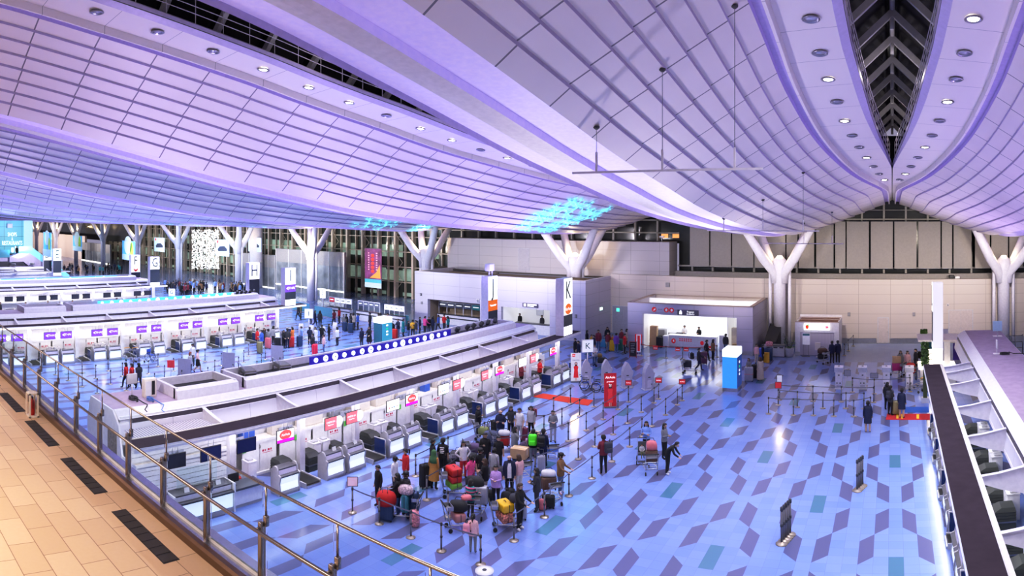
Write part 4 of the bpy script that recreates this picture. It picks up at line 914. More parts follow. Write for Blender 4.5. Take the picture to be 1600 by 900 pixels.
# ---- self-service kiosks
kio = mat('kiosk_shell', (.50, .48, .56), .4); kio2 = mat('kiosk_light', (.68, .66, .72), .4)
def mk_kiosk():
    t = thing('selfservice_kiosk', '', 'kiosk')
    prof = [(-.28, 0), (.28, 0), (.27, .95), (.22, 1.15), (.06, 1.42), (-.04, 1.46), (-.2, 1.2), (-.27, .95)]
    obj('column', MB().prism([(a, b) for a, b in prof], -.24, .16, 'y'), kio, t); obj('side_wing', MB().prism([(.27, .6), (.36, .85), (.36, .95), (.27, .98)], -.2, .1, 'y'), kio, t)
    obj('screen', MB().poly([(-.2, .165, .92), (-.2, .165, 1.2), (.2, .165, 1.2), (.2, .165, .92)]), s_white, t); obj('service_hatch', MB().box(-.12, .12, -.255, -.24, .15, .55), kio2, t); obj('port', MB().box(-.08, .06, -.26, -.24, .7, .76).box(.1, .16, -.26, -.24, .3, .36), dark, t)
    obj('foot', MB().box(-.32, .32, -.3, .22, 0, .05), lgrey, t); return t
P_kio = Proto(mk_kiosk)
for i, (x, y, lab) in enumerate(((916, 600, 'grey self-service kiosk behind the white banner by counter K'), (947, 600, 'grey self-service kiosk behind the wheelchairs'), (979, 605, 'grey self-service kiosk right of the wheelchairs, third from left'), (1012, 608, 'grey self-service kiosk standing alone, rightmost by counter K'))):
    p = gp(x, y); P_kio(p, .5 + .1 * i, lab, None, 1.15)
def mk_kiosk2():
    t = thing('checkin_kiosk', '', 'kiosk')
    obj('column', MB().prism([(-.2, 0), (.18, 0), (.16, 1.1), (-.14, 1.1)], -.22, .22, 'x'), kio2, t)
    obj('head', MB().prism([(-.3, 1.36), (.02, 1.46), (.26, 1.25), (.2, 1.08), (-.16, 1.05)], -.28, .28, 'x'), white2, t)
    mb = MB(); disc(mb, 0, -.255, .0, .06, 0, 12, 'y'); 
    obj('port', MB().box(-.05, .05, -.22, -.2, .85, .92).box(-.15, -.08, -.22, -.2, .35, .43).box(.04, .12, -.22, -.2, .35, .43), dark, t); obj('camera_eye', MB().lathe([(.07, 0), (.05, .02)], 12, (0, -.1, 1.43)), dark, t); obj('panel', MB().box(-.15, .15, -.225, -.21, .15, .3), kio, t); obj('foot', MB().box(-.26, .26, -.26, .26, 0, .04), lgrey, t); return t
P_k2 = Proto(mk_kiosk2)
for i, x in enumerate((1311, 1348, 1385, 1421)): P_k2(gp(x, 607), 0, 'white self-service kiosk in the row of four at the right, %s from the left' % nth(i), None, 1.05)
# ---- info pillars
def pillar(p, w, d, h, face, dface, label, txt=True):
    t = thing('info_pillar', label, 'pillar', p)
    obj('plinth', MB().box(-w / 2, w / 2, -d / 2, d / 2, 0, .22), steel, t)
    obj('lit_front', MB().box(-w / 2, w / 2, -d / 2, -d / 2 + .02, .22, h - .5), face, t); b = obj('body', MB().box(-w / 2, w / 2, -d / 2 + .02, d / 2, .22, h - .5), dface, t)
    obj('lit_cap', MB().rbox(-w / 2 - .02, w / 2 + .02, -d / 2 - .02, d / 2 + .02, h - .5, h, .04), mat('cap_lit', (1, 1, 1), .4, emit=1.1, ecol=(.9, .97, 1.)), t)
    x = w / 2 + .005
    sg = MB()
    for k, z in enumerate((1.75, 1.45, 1.2, .95)): sg.box(x, x + .005, -.12, .12, z, z + .14, 1 if k == 1 else 0)
    obj('pictogram', sg, [inkw, mat('exit_green', (.02, .6, .25), .4, emit=.7)], b); return t
pillar(gp(1140, 612) + Vector((0, .7, 0)), .98, 1.35, 2.72, mat('pillar_blue', (.04, .25, .75), .3, emit=.75, ecol=(.05, .33, .85)), mat('pillar_navy', (.02, .10, .40), .3, emit=.25), 'glowing blue information pillar with white lit cap on the open floor')
pillar(gp(591, 541) + Vector((0, .6, 0)), 1.0, 1.3, 2.5, mat('pillar_teal_dark', (.04, .16, .22), .3, emit=.15), mat('pillar_teal', (.05, .35, .42), .3, emit=.4), 'teal information pillar with white lit cap in the aisle before counter I')
# ---- banners
def banner(x, y, w, h, m, label, rz, figure, head, dress, topt=None):
    p = gp(x, y); t = thing('rollup_banner', label, 'banner', p, rz)
    obj('foot', MB().rbox(-w / 2, w / 2, -.12, .12, 0, .08, .03), steel_d, t); s = obj('sheet', MB().box(-w / 2, w / 2, -.01, .01, .08, h), m, t)
    mb = MB(); n_ = 10
    mb.poly([(.0 - .17, .014, .3), (.17, .014, .3), (.12, .014, h * .42), (.16, .014, h * .52), (.05, .014, h * .58), (-.05, .014, h * .58), (-.16, .014, h * .52), (-.12, .014, h * .42)][::-1], 0)
    disc(mb, 0, .015, h * .63, .075, 1, 14, 'y'); mb.poly([(-.08, .0145, h * .56), (-.1, .0145, h * .66), (0, .0145, h * .69), (.1, .0145, h * .66), (.08, .0145, h * .56)], 2)
    mb.box(-.07, -.02, .012, .016, .1, .3, 1).box(.02, .07, .012, .016, .1, .3, 1)
    obj('printed_figure', mb, [dress, mat('print_skin', (.75, .5, .4), .6, emit=.1), black], s)
    if topt == 'white':
        m2 = MB(); disc(m2, .16, .016, h - .16, .14, 0, 16, 'y', .1); obj('emblem', m2, ink_r, s); label_on(s, 'AirAsia', .1, inkw, (.16, .02, h - .16), rot=(PI / 2, 0, PI)); label_on(s, 'WELCOME', .1, ink, (0, .016, h - .5), rot=(PI / 2, 0, PI))
    else:
        label_on(s, 'AirAsia', .2, inkw, (0, .016, h - .25), rot=(PI / 2, 0, PI)); label_on(s, 'premium', .12, inkw, (0, .016, h - .5), rot=(PI / 2, 0, PI)); label_on(s, 'flex', .12, inkw, (0, .016, h - .68), rot=(PI / 2, 0, PI))
banner(900, 597, .72, 2.0, mat('banner_white', (.8, .8, .85), .5, emit=.2), 'white roll-up banner with a woman in red beside counter K', face_cam(gp(900, 597)) + .1, 1, 1, ink_r, 'white')
banner(953.5, 637, .74, 2.05, mat('banner_red', (.62, .02, .03), .5, emit=.15), 'red roll-up banner with white lettering beyond the red carpet strip', face_cam(gp(953, 637)) + .2, 1, 1, mat('print_red', (.8, .05, .05), .5, emit=.2))
d_ = gp(757, 890, .9); t = thing('waste_bin', 'white round waste bin at the bottom edge below the near queue corner', 'bin', (d_.x, d_.y, 0)); obj('body', MB().lathe([(.22, 0), (.25, .05), (.25, .82), (.27, .84)], 20), white, t); obj('lid', MB().lathe([(.28, .84), (.28, .88), (.1, .9), (.05, .885)], 20), white2, t); obj('opening', MB().lathe([(.07, .9), (.06, .905)], 12), dark, t)
# ---- wheelchairs
def mk_wheelchair():
    t = thing('wheelchair', '', 'wheelchair'); blue = mat('wheelchair_blue', (.04, .1, .45), .5)
    for s in (-1, 1):
        m_ = MB(); R = .3
        m_.tube([(s * .28, -.1 + R * math.cos(2 * PI * k / 20), .31 + R * math.sin(2 * PI * k / 20)) for k in range(21)], .02, 6)
        w_ = obj('wheel', m_, rubber, t); sp = MB()
        for k in range(8): sp.tube([(s * .28, -.1, .31), (s * .28, -.1 + R * math.cos(PI * k / 4), .31 + R * math.sin(PI * k / 4))], .005, 4)
        obj('spokes', sp, steel, w_); obj('hub', MB().ball((s * .28, -.1, .31), .04, n=8), steel, w_)
        obj('caster', MB().tube([(s * .24, .36 + .09 * math.cos(2 * PI * k / 12), .1 + .09 * math.sin(2 * PI * k / 12)) for k in range(13)], .018, 5), rubber, t)
        obj('side_frame', MB().tube([(s * .24, -.28, .95), (s * .24, -.22, .48), (s * .24, .3, .46), (s * .24, .42, .2), (s * .2, .55, .12)], .014, 6).tube([(s * .24, -.24, .68), (s * .24, .18, .7), (s * .24, .2, .46)], .014, 6), steel, t); obj('grip', MB().tube([(s * .24, -.27, .93), (s * .24, -.4, .93)], .02, 6), rubber, t)
    obj('seat', MB().rbox(-.23, .23, -.2, .22, .45, .5, .02), blue, t); obj('backrest', MB().rbox(-.23, .23, -.27, -.22, .5, .92, .02), blue, t); obj('armrest', MB().box(-.27, -.21, -.18, .16, .7, .73).box(.21, .27, -.18, .16, .7, .73), rubber, t); obj('footrest', MB().box(-.2, .2, .44, .58, .1, .12), steel_d, t); return t
P_wc = Proto(mk_wheelchair)
P_wc(gp(915, 609), -1.0, 'folded-arm blue wheelchair beside the white banner, left of two'); P_wc(gp(934, 612), -1.2, 'blue wheelchair parked beside the red banner, right of two'); P_wc(gp(236, 564), -1.2, 'blue wheelchair parked among the desks before the violet screens')
# ---- luggage trolleys
trm = mat('trolley_metal', (.42, .42, .45), .35, .8)
def mk_trolley(hc=None):
    hm = mat('trolley_handle', (.75, .40, .08), .5) if hc else rubber
    def f():
        t = thing('luggage_trolley', '', 'trolley')
        fr = MB().tube([(-.26, -.42, .28), (-.3, .3, .24), (-.18, .55, .22), (.18, .55, .22), (.3, .3, .24), (.26, -.42, .28)], .02, 6)
        for y in (-.3, -.05, .2, .42): fr.tube([(-.28, y, .26), (.28, y, .26)], .014, 5)
        obj('platform', fr, trm, t)
        obj('upright', MB().tube([(-.26, -.42, .26), (-.27, -.52, .75), (-.27, -.6, 1.0)], .02, 6).tube([(.26, -.42, .26), (.27, -.52, .75), (.27, -.6, 1.0)], .02, 6).tube([(-.27, -.5, .62), (.27, -.5, .62)], .014, 5), trm, t)
        obj('handle', MB().tube([(-.3, -.6, 1.0), (.3, -.6, 1.0)], .028, 8), hm, t)
        obj('basket', MB().box(-.25, .25, -.5, -.3, .78, .8).box(-.25, .25, -.3, -.28, .78, .92).box(-.25, -.23, -.5, -.28, .78, .92).box(.23, .25, -.5, -.28, .78, .92), trm, t)
        for x, y in ((-.26, -.4), (.26, -.4), (0, .5)): obj('wheel', MB().lathe([(.07, -.025), (.08, -.015), (.08, .015), (.07, .025)], 14).xf(Matrix.Translation((x, y, .08)) @ Matrix.Rotation(PI / 2, 4, 'Y')), rubber, t)
        return t
    return f
P_tr = Proto(mk_trolley()); P_tr2 = Proto(mk_trolley(1))
def trolley(x, y, rz, label): return P_tr(gp(x, y), rz, label)
for i in range(3): P_tr2(gp(1431 + 6 * i, 612 - 3 * i), .9, 'luggage trolley with orange handle nested by the right counter, %s of three' % nth(i))
for i in range(2): P_tr2(gp(206 + 13 * i, 565), -1.3, 'luggage trolley parked among the desks of counter I, %s of two' % ['left', 'right'][i])
# ---- baggage
def suitcase(p, rz, w, d, h, m, label, lay=False, z=0., handle=True, band=None, cat='suitcase', name='suitcase'):
    t = thing(name, label, cat, (p[0], p[1], (p[2] if len(p) > 2 else 0) + z), rz); z0 = .06 if not lay else 0
    b = MB().rbox(-w / 2, w / 2, -d / 2, d / 2, z0, h, min(.06, d * .25), seg=3)
    for k in range(5):
        x = -w / 2 + w * (k + .7) / 5.4
        b.box(x - .012, x + .012, -d / 2 - .008, d / 2 + .008, z0 + .06, h - .06)
    kids = [obj('shell', b, m, t)]
    kids.append(obj('seam', MB().box(-w / 2 - .006, w / 2 + .006, -.012, .012, z0 + .02, h - .01), black, t))
    for sx in (-1, 1):
        for sy in ((-1, 1) if not lay else ()): kids.append(obj('wheel', MB().ball((sx * (w / 2 - .05), sy * (d / 2 - .05), .035), .035, .02, .035, 8, 0, 4), rubber, t))
    kids.append(obj('grip', MB().tube([(-.08, 0, h), (-.07, 0, h + .04), (.07, 0, h + .04), (.08, 0, h)], .012, 6), black, t))
    if handle and not lay: kids.append(obj('telescopic_handle', MB().tube([(-.1, -d / 2 + .04, h), (-.1, -d / 2 + .04, h + .3), (.1, -d / 2 + .04, h + .3), (.1, -d / 2 + .04, h)], .011, 6), steel_d, t))
    if band: kids.append(obj('strap', MB().rbox(-w / 2 - .012, w / 2 + .012, -d / 2 - .012, d / 2 + .012, h * .5, h * .5 + .05, .04), band, t))
    return t
def softbag(p, rz, w, d, h, m, label, name='duffel_bag', cat='bag', handle=None):
    t = thing(name, label, cat, p, rz)
    R = []
    for k, (sx, sy, z) in enumerate(((.78, .7, 0), (.98, .95, .12), (1, 1, .4), (.97, .92, .7), (.8, .7, .92), (.45, .4, 1.0))):
        R.append([(w / 2 * sx * (1 + .05 * math.sin(3 * a + k)) * math.copysign(abs(math.cos(a)) ** .7, math.cos(a)), d / 2 * sy * math.copysign(abs(math.sin(a)) ** .7, math.sin(a)), h * z) for a in [2 * PI * q / 14 for q in range(14)]])
    obj('body', MB().rings(R, 0, True, True), m, t)
    obj('strap', MB().tube([(-w * .25, d * .3, h * .85), (-w * .15, d * .3, h * 1.2), (w * .15, d * .3, h * 1.2), (w * .25, d * .3, h * .85)], .012, 6), handle or black, t)
    obj('zip', MB().box(-w * .36, w * .36, -.008, .008, h * .985, h * 1.01), dark, t)
    return t
def backpack(p, rz, m, label, h=.46, s=1.):
    t = thing('backpack', label, 'backpack', p, rz)
    obj('body', MB().rbox(-.15 * s, .15 * s, -.2 * s, 0, 0, h, .07, seg=3), m, t); obj('pocket', MB().rbox(-.11 * s, .11 * s, -.25 * s, -.19 * s, .04, h * .5, .03), m, t)
    for sx in (-1, 1): obj('shoulder_strap', MB().tube([(sx * .09, -.02, h - .02), (sx * .12, .1, h + .04), (sx * .12, .19, h - .1), (sx * .11, .14, .12), (sx * .12, -.02, .06)], .018, 6), black, t)
    obj('top_loop', MB().tube([(-.04, -.1, h - .01), (0, -.1, h + .06), (.04, -.1, h - .01)], .01, 5), black, t)
    return t
def carton(p, rz, w, d, h, label, m=None):
    t = thing('carton', label, 'box', p, rz); obj('body', MB().box(-w / 2, w / 2, -d / 2, d / 2, 0, h), m or cl[1], t); obj('tape', MB().box(-w / 2 - .002, w / 2 + .002, -.03, .03, h * .3, h + .003), cl[0], t); obj('flap', MB().box(-w / 2, w / 2, -d / 2, -.002, h, h + .005), m or cl[1], t); return t
# ================================================================ SHOPS ALONG THE BACK WALL
# ---- baggage shop
SX0, SX1, SY0, SY1, SH = -22.3, -11.3, 53.7, 59.9, 3.9
t = thing('baggage_shop', 'white open-topped baggage delivery shop with lit interior against the back wall', 'shop', (0, 0, 0))
b = MB(); O0, O1 = -20.9, -12.66
b.box(SX0, O0, SY0, SY0 + .3, 0, SH).box(O1, SX1, SY0, SY0 + .3, 0, SH).box(O0, O1, SY0, SY0 + .3, 3.0, SH)
fr = obj('front_wall', b, wm2, t); obj('side_wall', MB().box(SX1 - .3, SX1, SY0 + .3, SY1, 0, SH), wm2, t); obj('side_wall', MB().box(SX0, SX0 + .3, SY0 + .3, SY1, 0, SH), wm2, t)
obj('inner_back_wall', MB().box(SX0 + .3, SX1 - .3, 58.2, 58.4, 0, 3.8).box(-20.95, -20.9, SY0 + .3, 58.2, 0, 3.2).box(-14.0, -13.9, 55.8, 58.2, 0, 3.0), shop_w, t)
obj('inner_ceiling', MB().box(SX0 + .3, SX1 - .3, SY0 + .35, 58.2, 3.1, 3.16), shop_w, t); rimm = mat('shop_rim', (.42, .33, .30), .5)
obj('roof_rim', MB().box(SX0 - .03, SX1 + .03, SY0 - .03, SY0 + .33, SH, SH + .06).box(SX0 - .03, SX1 + .03, SY1 - .1, SY1, SH, SH + .06).box(SX1 - .33, SX1 + .03, SY0, SY1, SH, SH + .06).box(SX0 - .03, SX0 + .33, SY0, SY1, SH, SH + .06), rimm, t)
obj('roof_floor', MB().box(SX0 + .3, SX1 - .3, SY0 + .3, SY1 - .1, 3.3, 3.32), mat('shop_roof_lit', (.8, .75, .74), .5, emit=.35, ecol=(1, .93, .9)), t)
for q in range(5): obj('roof_lamp', MB().box(-20.5 + 2 * q, -20.0 + 2 * q, SY0 + .5, SY0 + .7, 3.6, 3.8), dark, t)
obj('baseboard', MB().box(O1, SX1 + .01, SY0 - .01, SY0, 0, .3).box(SX0, O0, SY0 - .01, SY0, 0, .3).box(SX1, SX1 + .01, SY0, SY1, 0, .3), steel, t)
FY = (PI / 2, 0, 0)
sg = obj('sign_plate', MB().box(-17.75, -15.9, SY0 - .05, SY0, 3.06, 3.5), mat('sign_slate', (.12, .11, .16), .4), t); label_on(sg, 'Baggage', .2, inkw, (-16.6, SY0 - .06, 3.36), FY); label_on(sg, 'Delivery', .2, inkw, (-16.6, SY0 - .06, 3.17), FY); obj('pictogram', MB().box(-17.6, -17.35, SY0 - .06, SY0 - .05, 3.12, 3.36).box(-17.54, -17.41, SY0 - .06, SY0 - .05, 3.38, 3.46), inkw, sg)
for i, X in enumerate((-19.86, -18.75, -18.28)):
    m_ = MB(); r = .21; m_.poly([(X + r * math.cos(q), SY0 - .02, 3.42 + r * math.sin(q)) for q in [2 * PI * k / 20 for k in range(20)]])
    rd = obj('round_emblem', m_, ink_r, t)
    if i: obj('emblem_center', MB().poly([(X + .1 * math.cos(q), SY0 - .025, 3.42 + .12 * math.sin(q)) for q in [2 * PI * k / 12 for k in range(12)]]), papw, rd)
    else: obj('emblem_center', MB().poly([(X - .08, SY0 - .025, 3.3), (X + .1, SY0 - .025, 3.36), (X + .14, SY0 - .025, 3.52), (X, SY0 - .025, 3.46)]), papw, rd)
label_on(fr, 'JAL ABC', .1, ink, (-19.3, SY0 - .02, 3.45), FY)
label_on(t, 'JAL ABC', .34, black, (-16.75, 58.19, 2.5), FY, name='shop_lettering', sx=1.15); m_ = MB(); m_.poly([(-15.6 + .16 * math.cos(q), 58.18, 2.5 + .16 * math.sin(q)) for q in [PI + PI * k / 10 for k in range(11)]]); m_.poly([(-15.44, 58.18, 2.5), (-15.44, 58.18, 2.64), (-15.56, 58.18, 2.52)]); m_.poly([(-15.76, 58.18, 2.5), (-15.64, 58.18, 2.52), (-15.76, 58.18, 2.64)]); obj('crane_emblem', m_, ink_r, t)
t = thing('shop_counter', 'white baggage shop counter with red emblem and red tick rows', 'counter', (-17, 55.2, 0)); obj('front', MB().box(-2.1, 2.2, 0, .1, .1, 1.0), white, t); obj('top', MB().box(-2.15, 2.25, -.04, .7, 1.0, 1.05), white, t); obj('plinth', MB().box(-2.05, 2.15, .05, .6, 0, .1), lgrey, t); obj('side', MB().box(2.1, 2.2, .1, .7, .1, 1.0).box(-2.1, -2.0, .1, .7, .1, 1.0), white, t)
m_ = MB()
for r_ in range(2):
    for q in range(6): m_.box(-1.1 + .2 * q, -.98 + .2 * q, -.01, 0, .72 - .15 * r_, .8 - .15 * r_)
m_.poly([(-1.62 + .2 * math.cos(q), -.01, .55 + .22 * math.sin(q)) for q in [2 * PI * k / 18 for k in range(18)]]); m_.poly([(.95 + .16 * math.cos(q), -.01, .5 + .18 * math.sin(q)) for q in [2 * PI * k / 18 for k in range(18)]])
obj('red_print', m_, ink_r, t); obj('emblem_mark', MB().poly([(-1.66, -.015, .45), (-1.54, -.015, .5), (-1.58, -.015, .68), (-1.68, -.015, .62)]), papw, t)
# stock inside and around the shop
S = [('cabinet', -20.2, 56.4, .9, .6, 1.3, cl[4], 'grey equipment cabinet with papers at the left inside the baggage shop'), ('cabinet', -19.2, 56.8, .8, .5, 1.0, lgrey, 'pale low cabinet beside the grey one in the baggage shop'), ('parcel_shelf', -13.4, 56.6, .7, .5, 1.7, cl[0], 'cream parcel shelf in the lit doorway of the baggage shop'), ('printer', -18.4, 56.2, .6, .5, 1.1, dark, 'dark printer on a stand behind the shop counter'), ('display_case', -19.25, 55.1, .5, .5, 1.0, white, 'white cube stand at the left end of the shop counter'), ('display_case', -14.2, 55.0, .5, .3, 1.3, white, 'white upright stand at the right end of the shop counter')]
for nm, X, Y, w_, d_, h_, m_, lb in S:
    t = thing(nm, lb, 'cabinet', (X, Y, 0)); obj('carcass', MB().rbox(-w_ / 2, w_ / 2, -d_ / 2, d_ / 2, 0, h_, .02), m_, t); obj('door', MB().box(-w_ / 2 + .04, w_ / 2 - .04, -d_ / 2 - .01, -d_ / 2, .06, h_ - .1), m_, t)
for k in range(5): carton((-20.35 + .01 * k, 54.9, .36 * k), .02 * k, .62, .5, .36, 'flat brown carton in the tall stack beside the shop counter, %s from the floor' % nth(k))
for k in range(4): suitcase((-19.72, 54.55 + .28 * k, 0), 0, .5, .24, .95 - .1 * (k % 2), black, 'black suitcase in the row left of the shop counter, %s from the front' % nth(k))
for k, (m_, X) in enumerate(((cl[1], -13.2), (red, -12.95), (mat('bag_green', (.03, .2, .12), .7), -12.9), (cl[1], -13.35))):
    carton((X, 55.6 + .5 * k, .0 if k % 2 else 1.0 if False else 0), .1, .5, .45, .5 + .15 * k, 'parcel in the right doorway of the baggage shop, %s from the front' % nth(k), m_)
t = thing('price_stand', 'red square price stand with white fan mark at the shop entrance', 'sign', (-21.1, 54.2 - 1.0, 0), 0); f_ = obj('board', MB().box(-.3, .3, 0, .05, .35, 1.3), ink_r, t); obj('base', MB().box(-.32, .32, -.15, .2, 0, .35), mat('stand_blue', (.05, .12, .35), .5), t); obj('fan_mark', MB().poly([(-.2, -.006, .85), (.2, -.006, .85), (.08, -.006, .6), (-.08, -.006, .6)]), papw, f_); obj('lettering', MB().box(-.2, .2, -.006, 0, 1.1, 1.18), papw, f_)
p = gp(989, 559); t = thing('chalkboard', 'black chalkboard with red frame on the floor left of the shop', 'sign', p, .15); obj('board', MB().box(-.26, .26, -.02, .02, .12, 1.25), black, t)
m_ = MB().box(-.3, -.26, -.03, .03, 0, 1.3).box(.26, .3, -.03, .03, 0, 1.3).box(-.3, .3, -.03, .03, 1.25, 1.3).box(-.3, .3, -.03, .03, .1, .14); obj('frame', m_, mat('frame_red', (.3, .03, .03), .5), t)
m_ = MB(); [m_.box(-.18, .18 - .05 * (q % 3), -.025, -.02, 1.1 - .13 * q, 1.13 - .13 * q) for q in range(6)]; obj('chalk_writing', m_, lgrey, t)
p = gp(998, 555); t = thing('banner_post', 'narrow white and red vertical banner beside the chalkboard', 'banner', p, .2); obj('pole', MB().tube([(0, 0, 0), (0, 0, 1.75)], .02, 6), steel, t); s = obj('sheet', MB().box(-.2, .2, -.03, -.02, .25, 1.7), papw, t); obj('red_print', MB().box(-.1, .1, -.035, -.03, .35, 1.6), ink_r, s); obj('base', MB().lathe([(.2, 0), (.2, .03), (.03, .05)], 12), steel, t)
# ---- strawberry kiosk
t = thing('strawberry_kiosk', 'small white kiosk with lit strawberry sign against the back wall', 'kiosk', (-6.1, 54.3, 0))
slm = mat('kiosk_siding', (.62, .58, .66), .5, noise=0); n_ = NB(slm); n_.base(n_.mix(n_.m('MULTIPLY', n_.line(n_.x, .12, .02, 60.), .5), (.62, .58, .66), (.3, .27, .35)))
obj('front_wall', MB().box(-1.8, -1.4, 0, .15, 0, 2.7).box(1.4, 1.8, 0, .15, 0, 2.7).box(-1.4, 1.4, 0, .15, 1.9, 2.7), white, t); obj('shutter', MB().box(-1.4, 1.4, .1, .14, .02, 1.9), slm, t); obj('side_wall', MB().box(1.65, 1.8, .15, 3.2, 0, 2.7).box(-1.8, -1.65, .15, 3.2, 0, 2.7), white, t); obj('back_wall', MB().box(-1.8, 1.8, 3.1, 3.2, 0, 2.9), white, t)
obj('roof_frame', MB().box(-1.8, 1.8, .0, .12, 2.7, 2.76).box(-1.8, 1.8, 1.0, 1.1, 2.78, 2.84).box(-1.8, 1.8, 2.1, 2.2, 2.78, 2.84), rimm, t); obj('roof_panel', MB().box(-1.7, 1.7, .15, 3.1, 2.6, 2.62), mat('roof_brown', (.22, .09, .05), .6), t)
s = obj('lit_sign', MB().box(-1.05, 1.05, -.1, 0, 2.1, 2.62), mat('sign_bright', (1, 1, 1), .4, emit=1.3), t); label_on(s, 'ICHIGO', .24, mat('pale_blue_ink', (.4, .5, .75), .5), (.0, -.105, 2.38), FY)
obj('strawberry', MB().poly([(-.8 + .14 * math.cos(q) * (1 - .25 * math.sin(q) * -1), -.106, 2.35 + .17 * math.sin(q)) for q in [2 * PI * k / 16 for k in range(16)]]), mat('berry_red', (.9, .06, .01), .4, emit=.5), s); obj('leaf', MB().poly([(-.82, -.107, 2.47), (-.68, -.107, 2.44), (-.66, -.107, 2.56), (-.76, -.107, 2.55)]), mat('berry_leaf', (.05, .6, .03), .4, emit=.4), s); obj('pink_flower', MB().poly([(.82 + .13 * math.cos(q) * (1 + .3 * math.cos(5 * q)), -.106, 2.36 + .11 * math.sin(q) * (1 + .3 * math.cos(5 * q))) for q in [2 * PI * k / 30 for k in range(30)]]), mat('berry_pink', (.9, .15, .25), .4, emit=.4), s)
obj('center_seam', MB().box(-.03, .03, .08, .1, .02, 1.9), lgrey, t); obj('skirting', MB().box(-1.81, -1.4, -.01, 0, 0, .3).box(1.4, 1.81, -.01, 0, 0, .3), steel, t)
t = thing('notice_easel', 'framed notice on thin legs before the left side of the strawberry kiosk', 'sign', (-6.95, 54.0, 0)); obj('board', MB().box(-.3, .3, -.02, .02, .95, 1.9), papw, t); obj('header', MB().box(-.28, .28, -.03, -.02, 1.68, 1.86), mat('teal_print', (.08, .22, .28), .5), t)
for s_ in (-.2, .2): obj('leg', MB().tube([(s_, 0, 0), (s_, 0, .95)], .012, 6), steel_d, t)
obj('foot', MB().box(-.32, .32, -.15, .15, 0, .03), steel_d, t)
t = thing('menu_stand', 'small beige leaflet stand at the middle of the strawberry kiosk', 'sign', (-6.0, 53.9, 0)); obj('post', MB().tube([(0, 0, 0), (0, 0, .6)], .02, 6), steel, t); obj('rack', MB().box(-.22, .22, -.05, .05, .55, 1.15), cream, t); obj('foot', MB().lathe([(.18, 0), (.18, .02), (.03, .04)], 12), steel, t)
stan_line([(-3.9, 54.6), (-3.7, 56.5), (-3.4, 58.6)], lambda i, n: 'grey belt post beside the strawberry kiosk, %s from the front' % nth(i), 'kiosk posts', pix=False)
# ---- potted plant, cabinets between column and kiosk
leafm = mat('leaf_green', (.05, .13, .04), .5, noise=.4, scale=12)
def potted(p, label, h=2.0):
    t = thing('potted_plant', label, 'plant', p); obj('pot', MB().lathe([(.3, 0), (.36, .3), (.42, .68), (.43, .72), (.37, .72), (.35, .64)], 18), lgrey, t); obj('soil', MB().lathe([(.36, .62), (.02, .66)], 14), dark, t)
    rnd = random.Random(11); st = MB(); lf = MB()
    for k in range(6):
        a = rnd.uniform(0, 6.28); q = Vector((.1 * math.cos(a), .1 * math.sin(a), .6)); e = q + Vector((.3 * math.cos(a), .3 * math.sin(a), rnd.uniform(.6, h - .75)))
        st.tube([q, q.lerp(e, .5) + Vector((.03, 0, .05)), e], .015, 5)
        for j in range(16):
            b = rnd.uniform(0, 6.28); L = rnd.uniform(.22, .42); c0 = q.lerp(e, rnd.uniform(.45, 1)); d = Vector((math.cos(b), math.sin(b), rnd.uniform(.1, .7))).normalized(); s_ = d.cross(Vector((0, 0, 1))).normalized() * .035
            lf.poly([c0, c0 + d * L * .5 + s_, c0 + d * L + Vector((0, 0, -.08)), c0 + d * L * .5 - s_])
    for k in range(60):
        b = rnd.uniform(0, 6.28); r_ = rnd.uniform(.05, .4); c0 = Vector((r_ * math.cos(b), r_ * math.sin(b), .68 + rnd.uniform(0, .12))); lf.poly([c0, c0 + Vector((.07, .03, .07)), c0 + Vector((.12, 0, .02)), c0 + Vector((.05, -.05, .04))])
    obj('stem', st, mat('bark', (.12, .08, .05), .8), t); obj('leaves', lf, leafm, t)
potted(gp(1233, 557) , 'green palm in a pale round pot left of the strawberry kiosk')
t = thing('trash_bin', 'grey twin waste bin between the column and the potted palm', 'bin', gp(1217, 557)); obj('body', MB().rbox(-.48, .48, -.25, .25, .05, .85, .02), lgrey, t); obj('lid', MB().box(-.5, .5, -.27, .27, .85, .95), steel_d, t); obj('opening', MB().box(-.4, -.08, -.28, -.26, .72, .8).box(.08, .4, -.28, -.26, .72, .8), black, t); obj('plinth', MB().box(-.46, .46, -.23, .23, 0, .05), dark, t)
t = thing('covered_stall', 'black draped slanted stall in the corner beside the baggage shop', 'stall', (-10.9 + .8, 56.6, 0)); obj('drape', MB().prism([(-1.6, 0), (1.4, 0), (1.4, 1.9), (-1.6, .9)], -.55, .5, 'x'), black, t); obj('counter_box', MB().box(-.5, .4, -1.75, -1.58, .25, .7), lgrey, t); obj('top', MB().box(-.57, .52, 1.3, 1.45, 1.85, 1.95), dark, t)
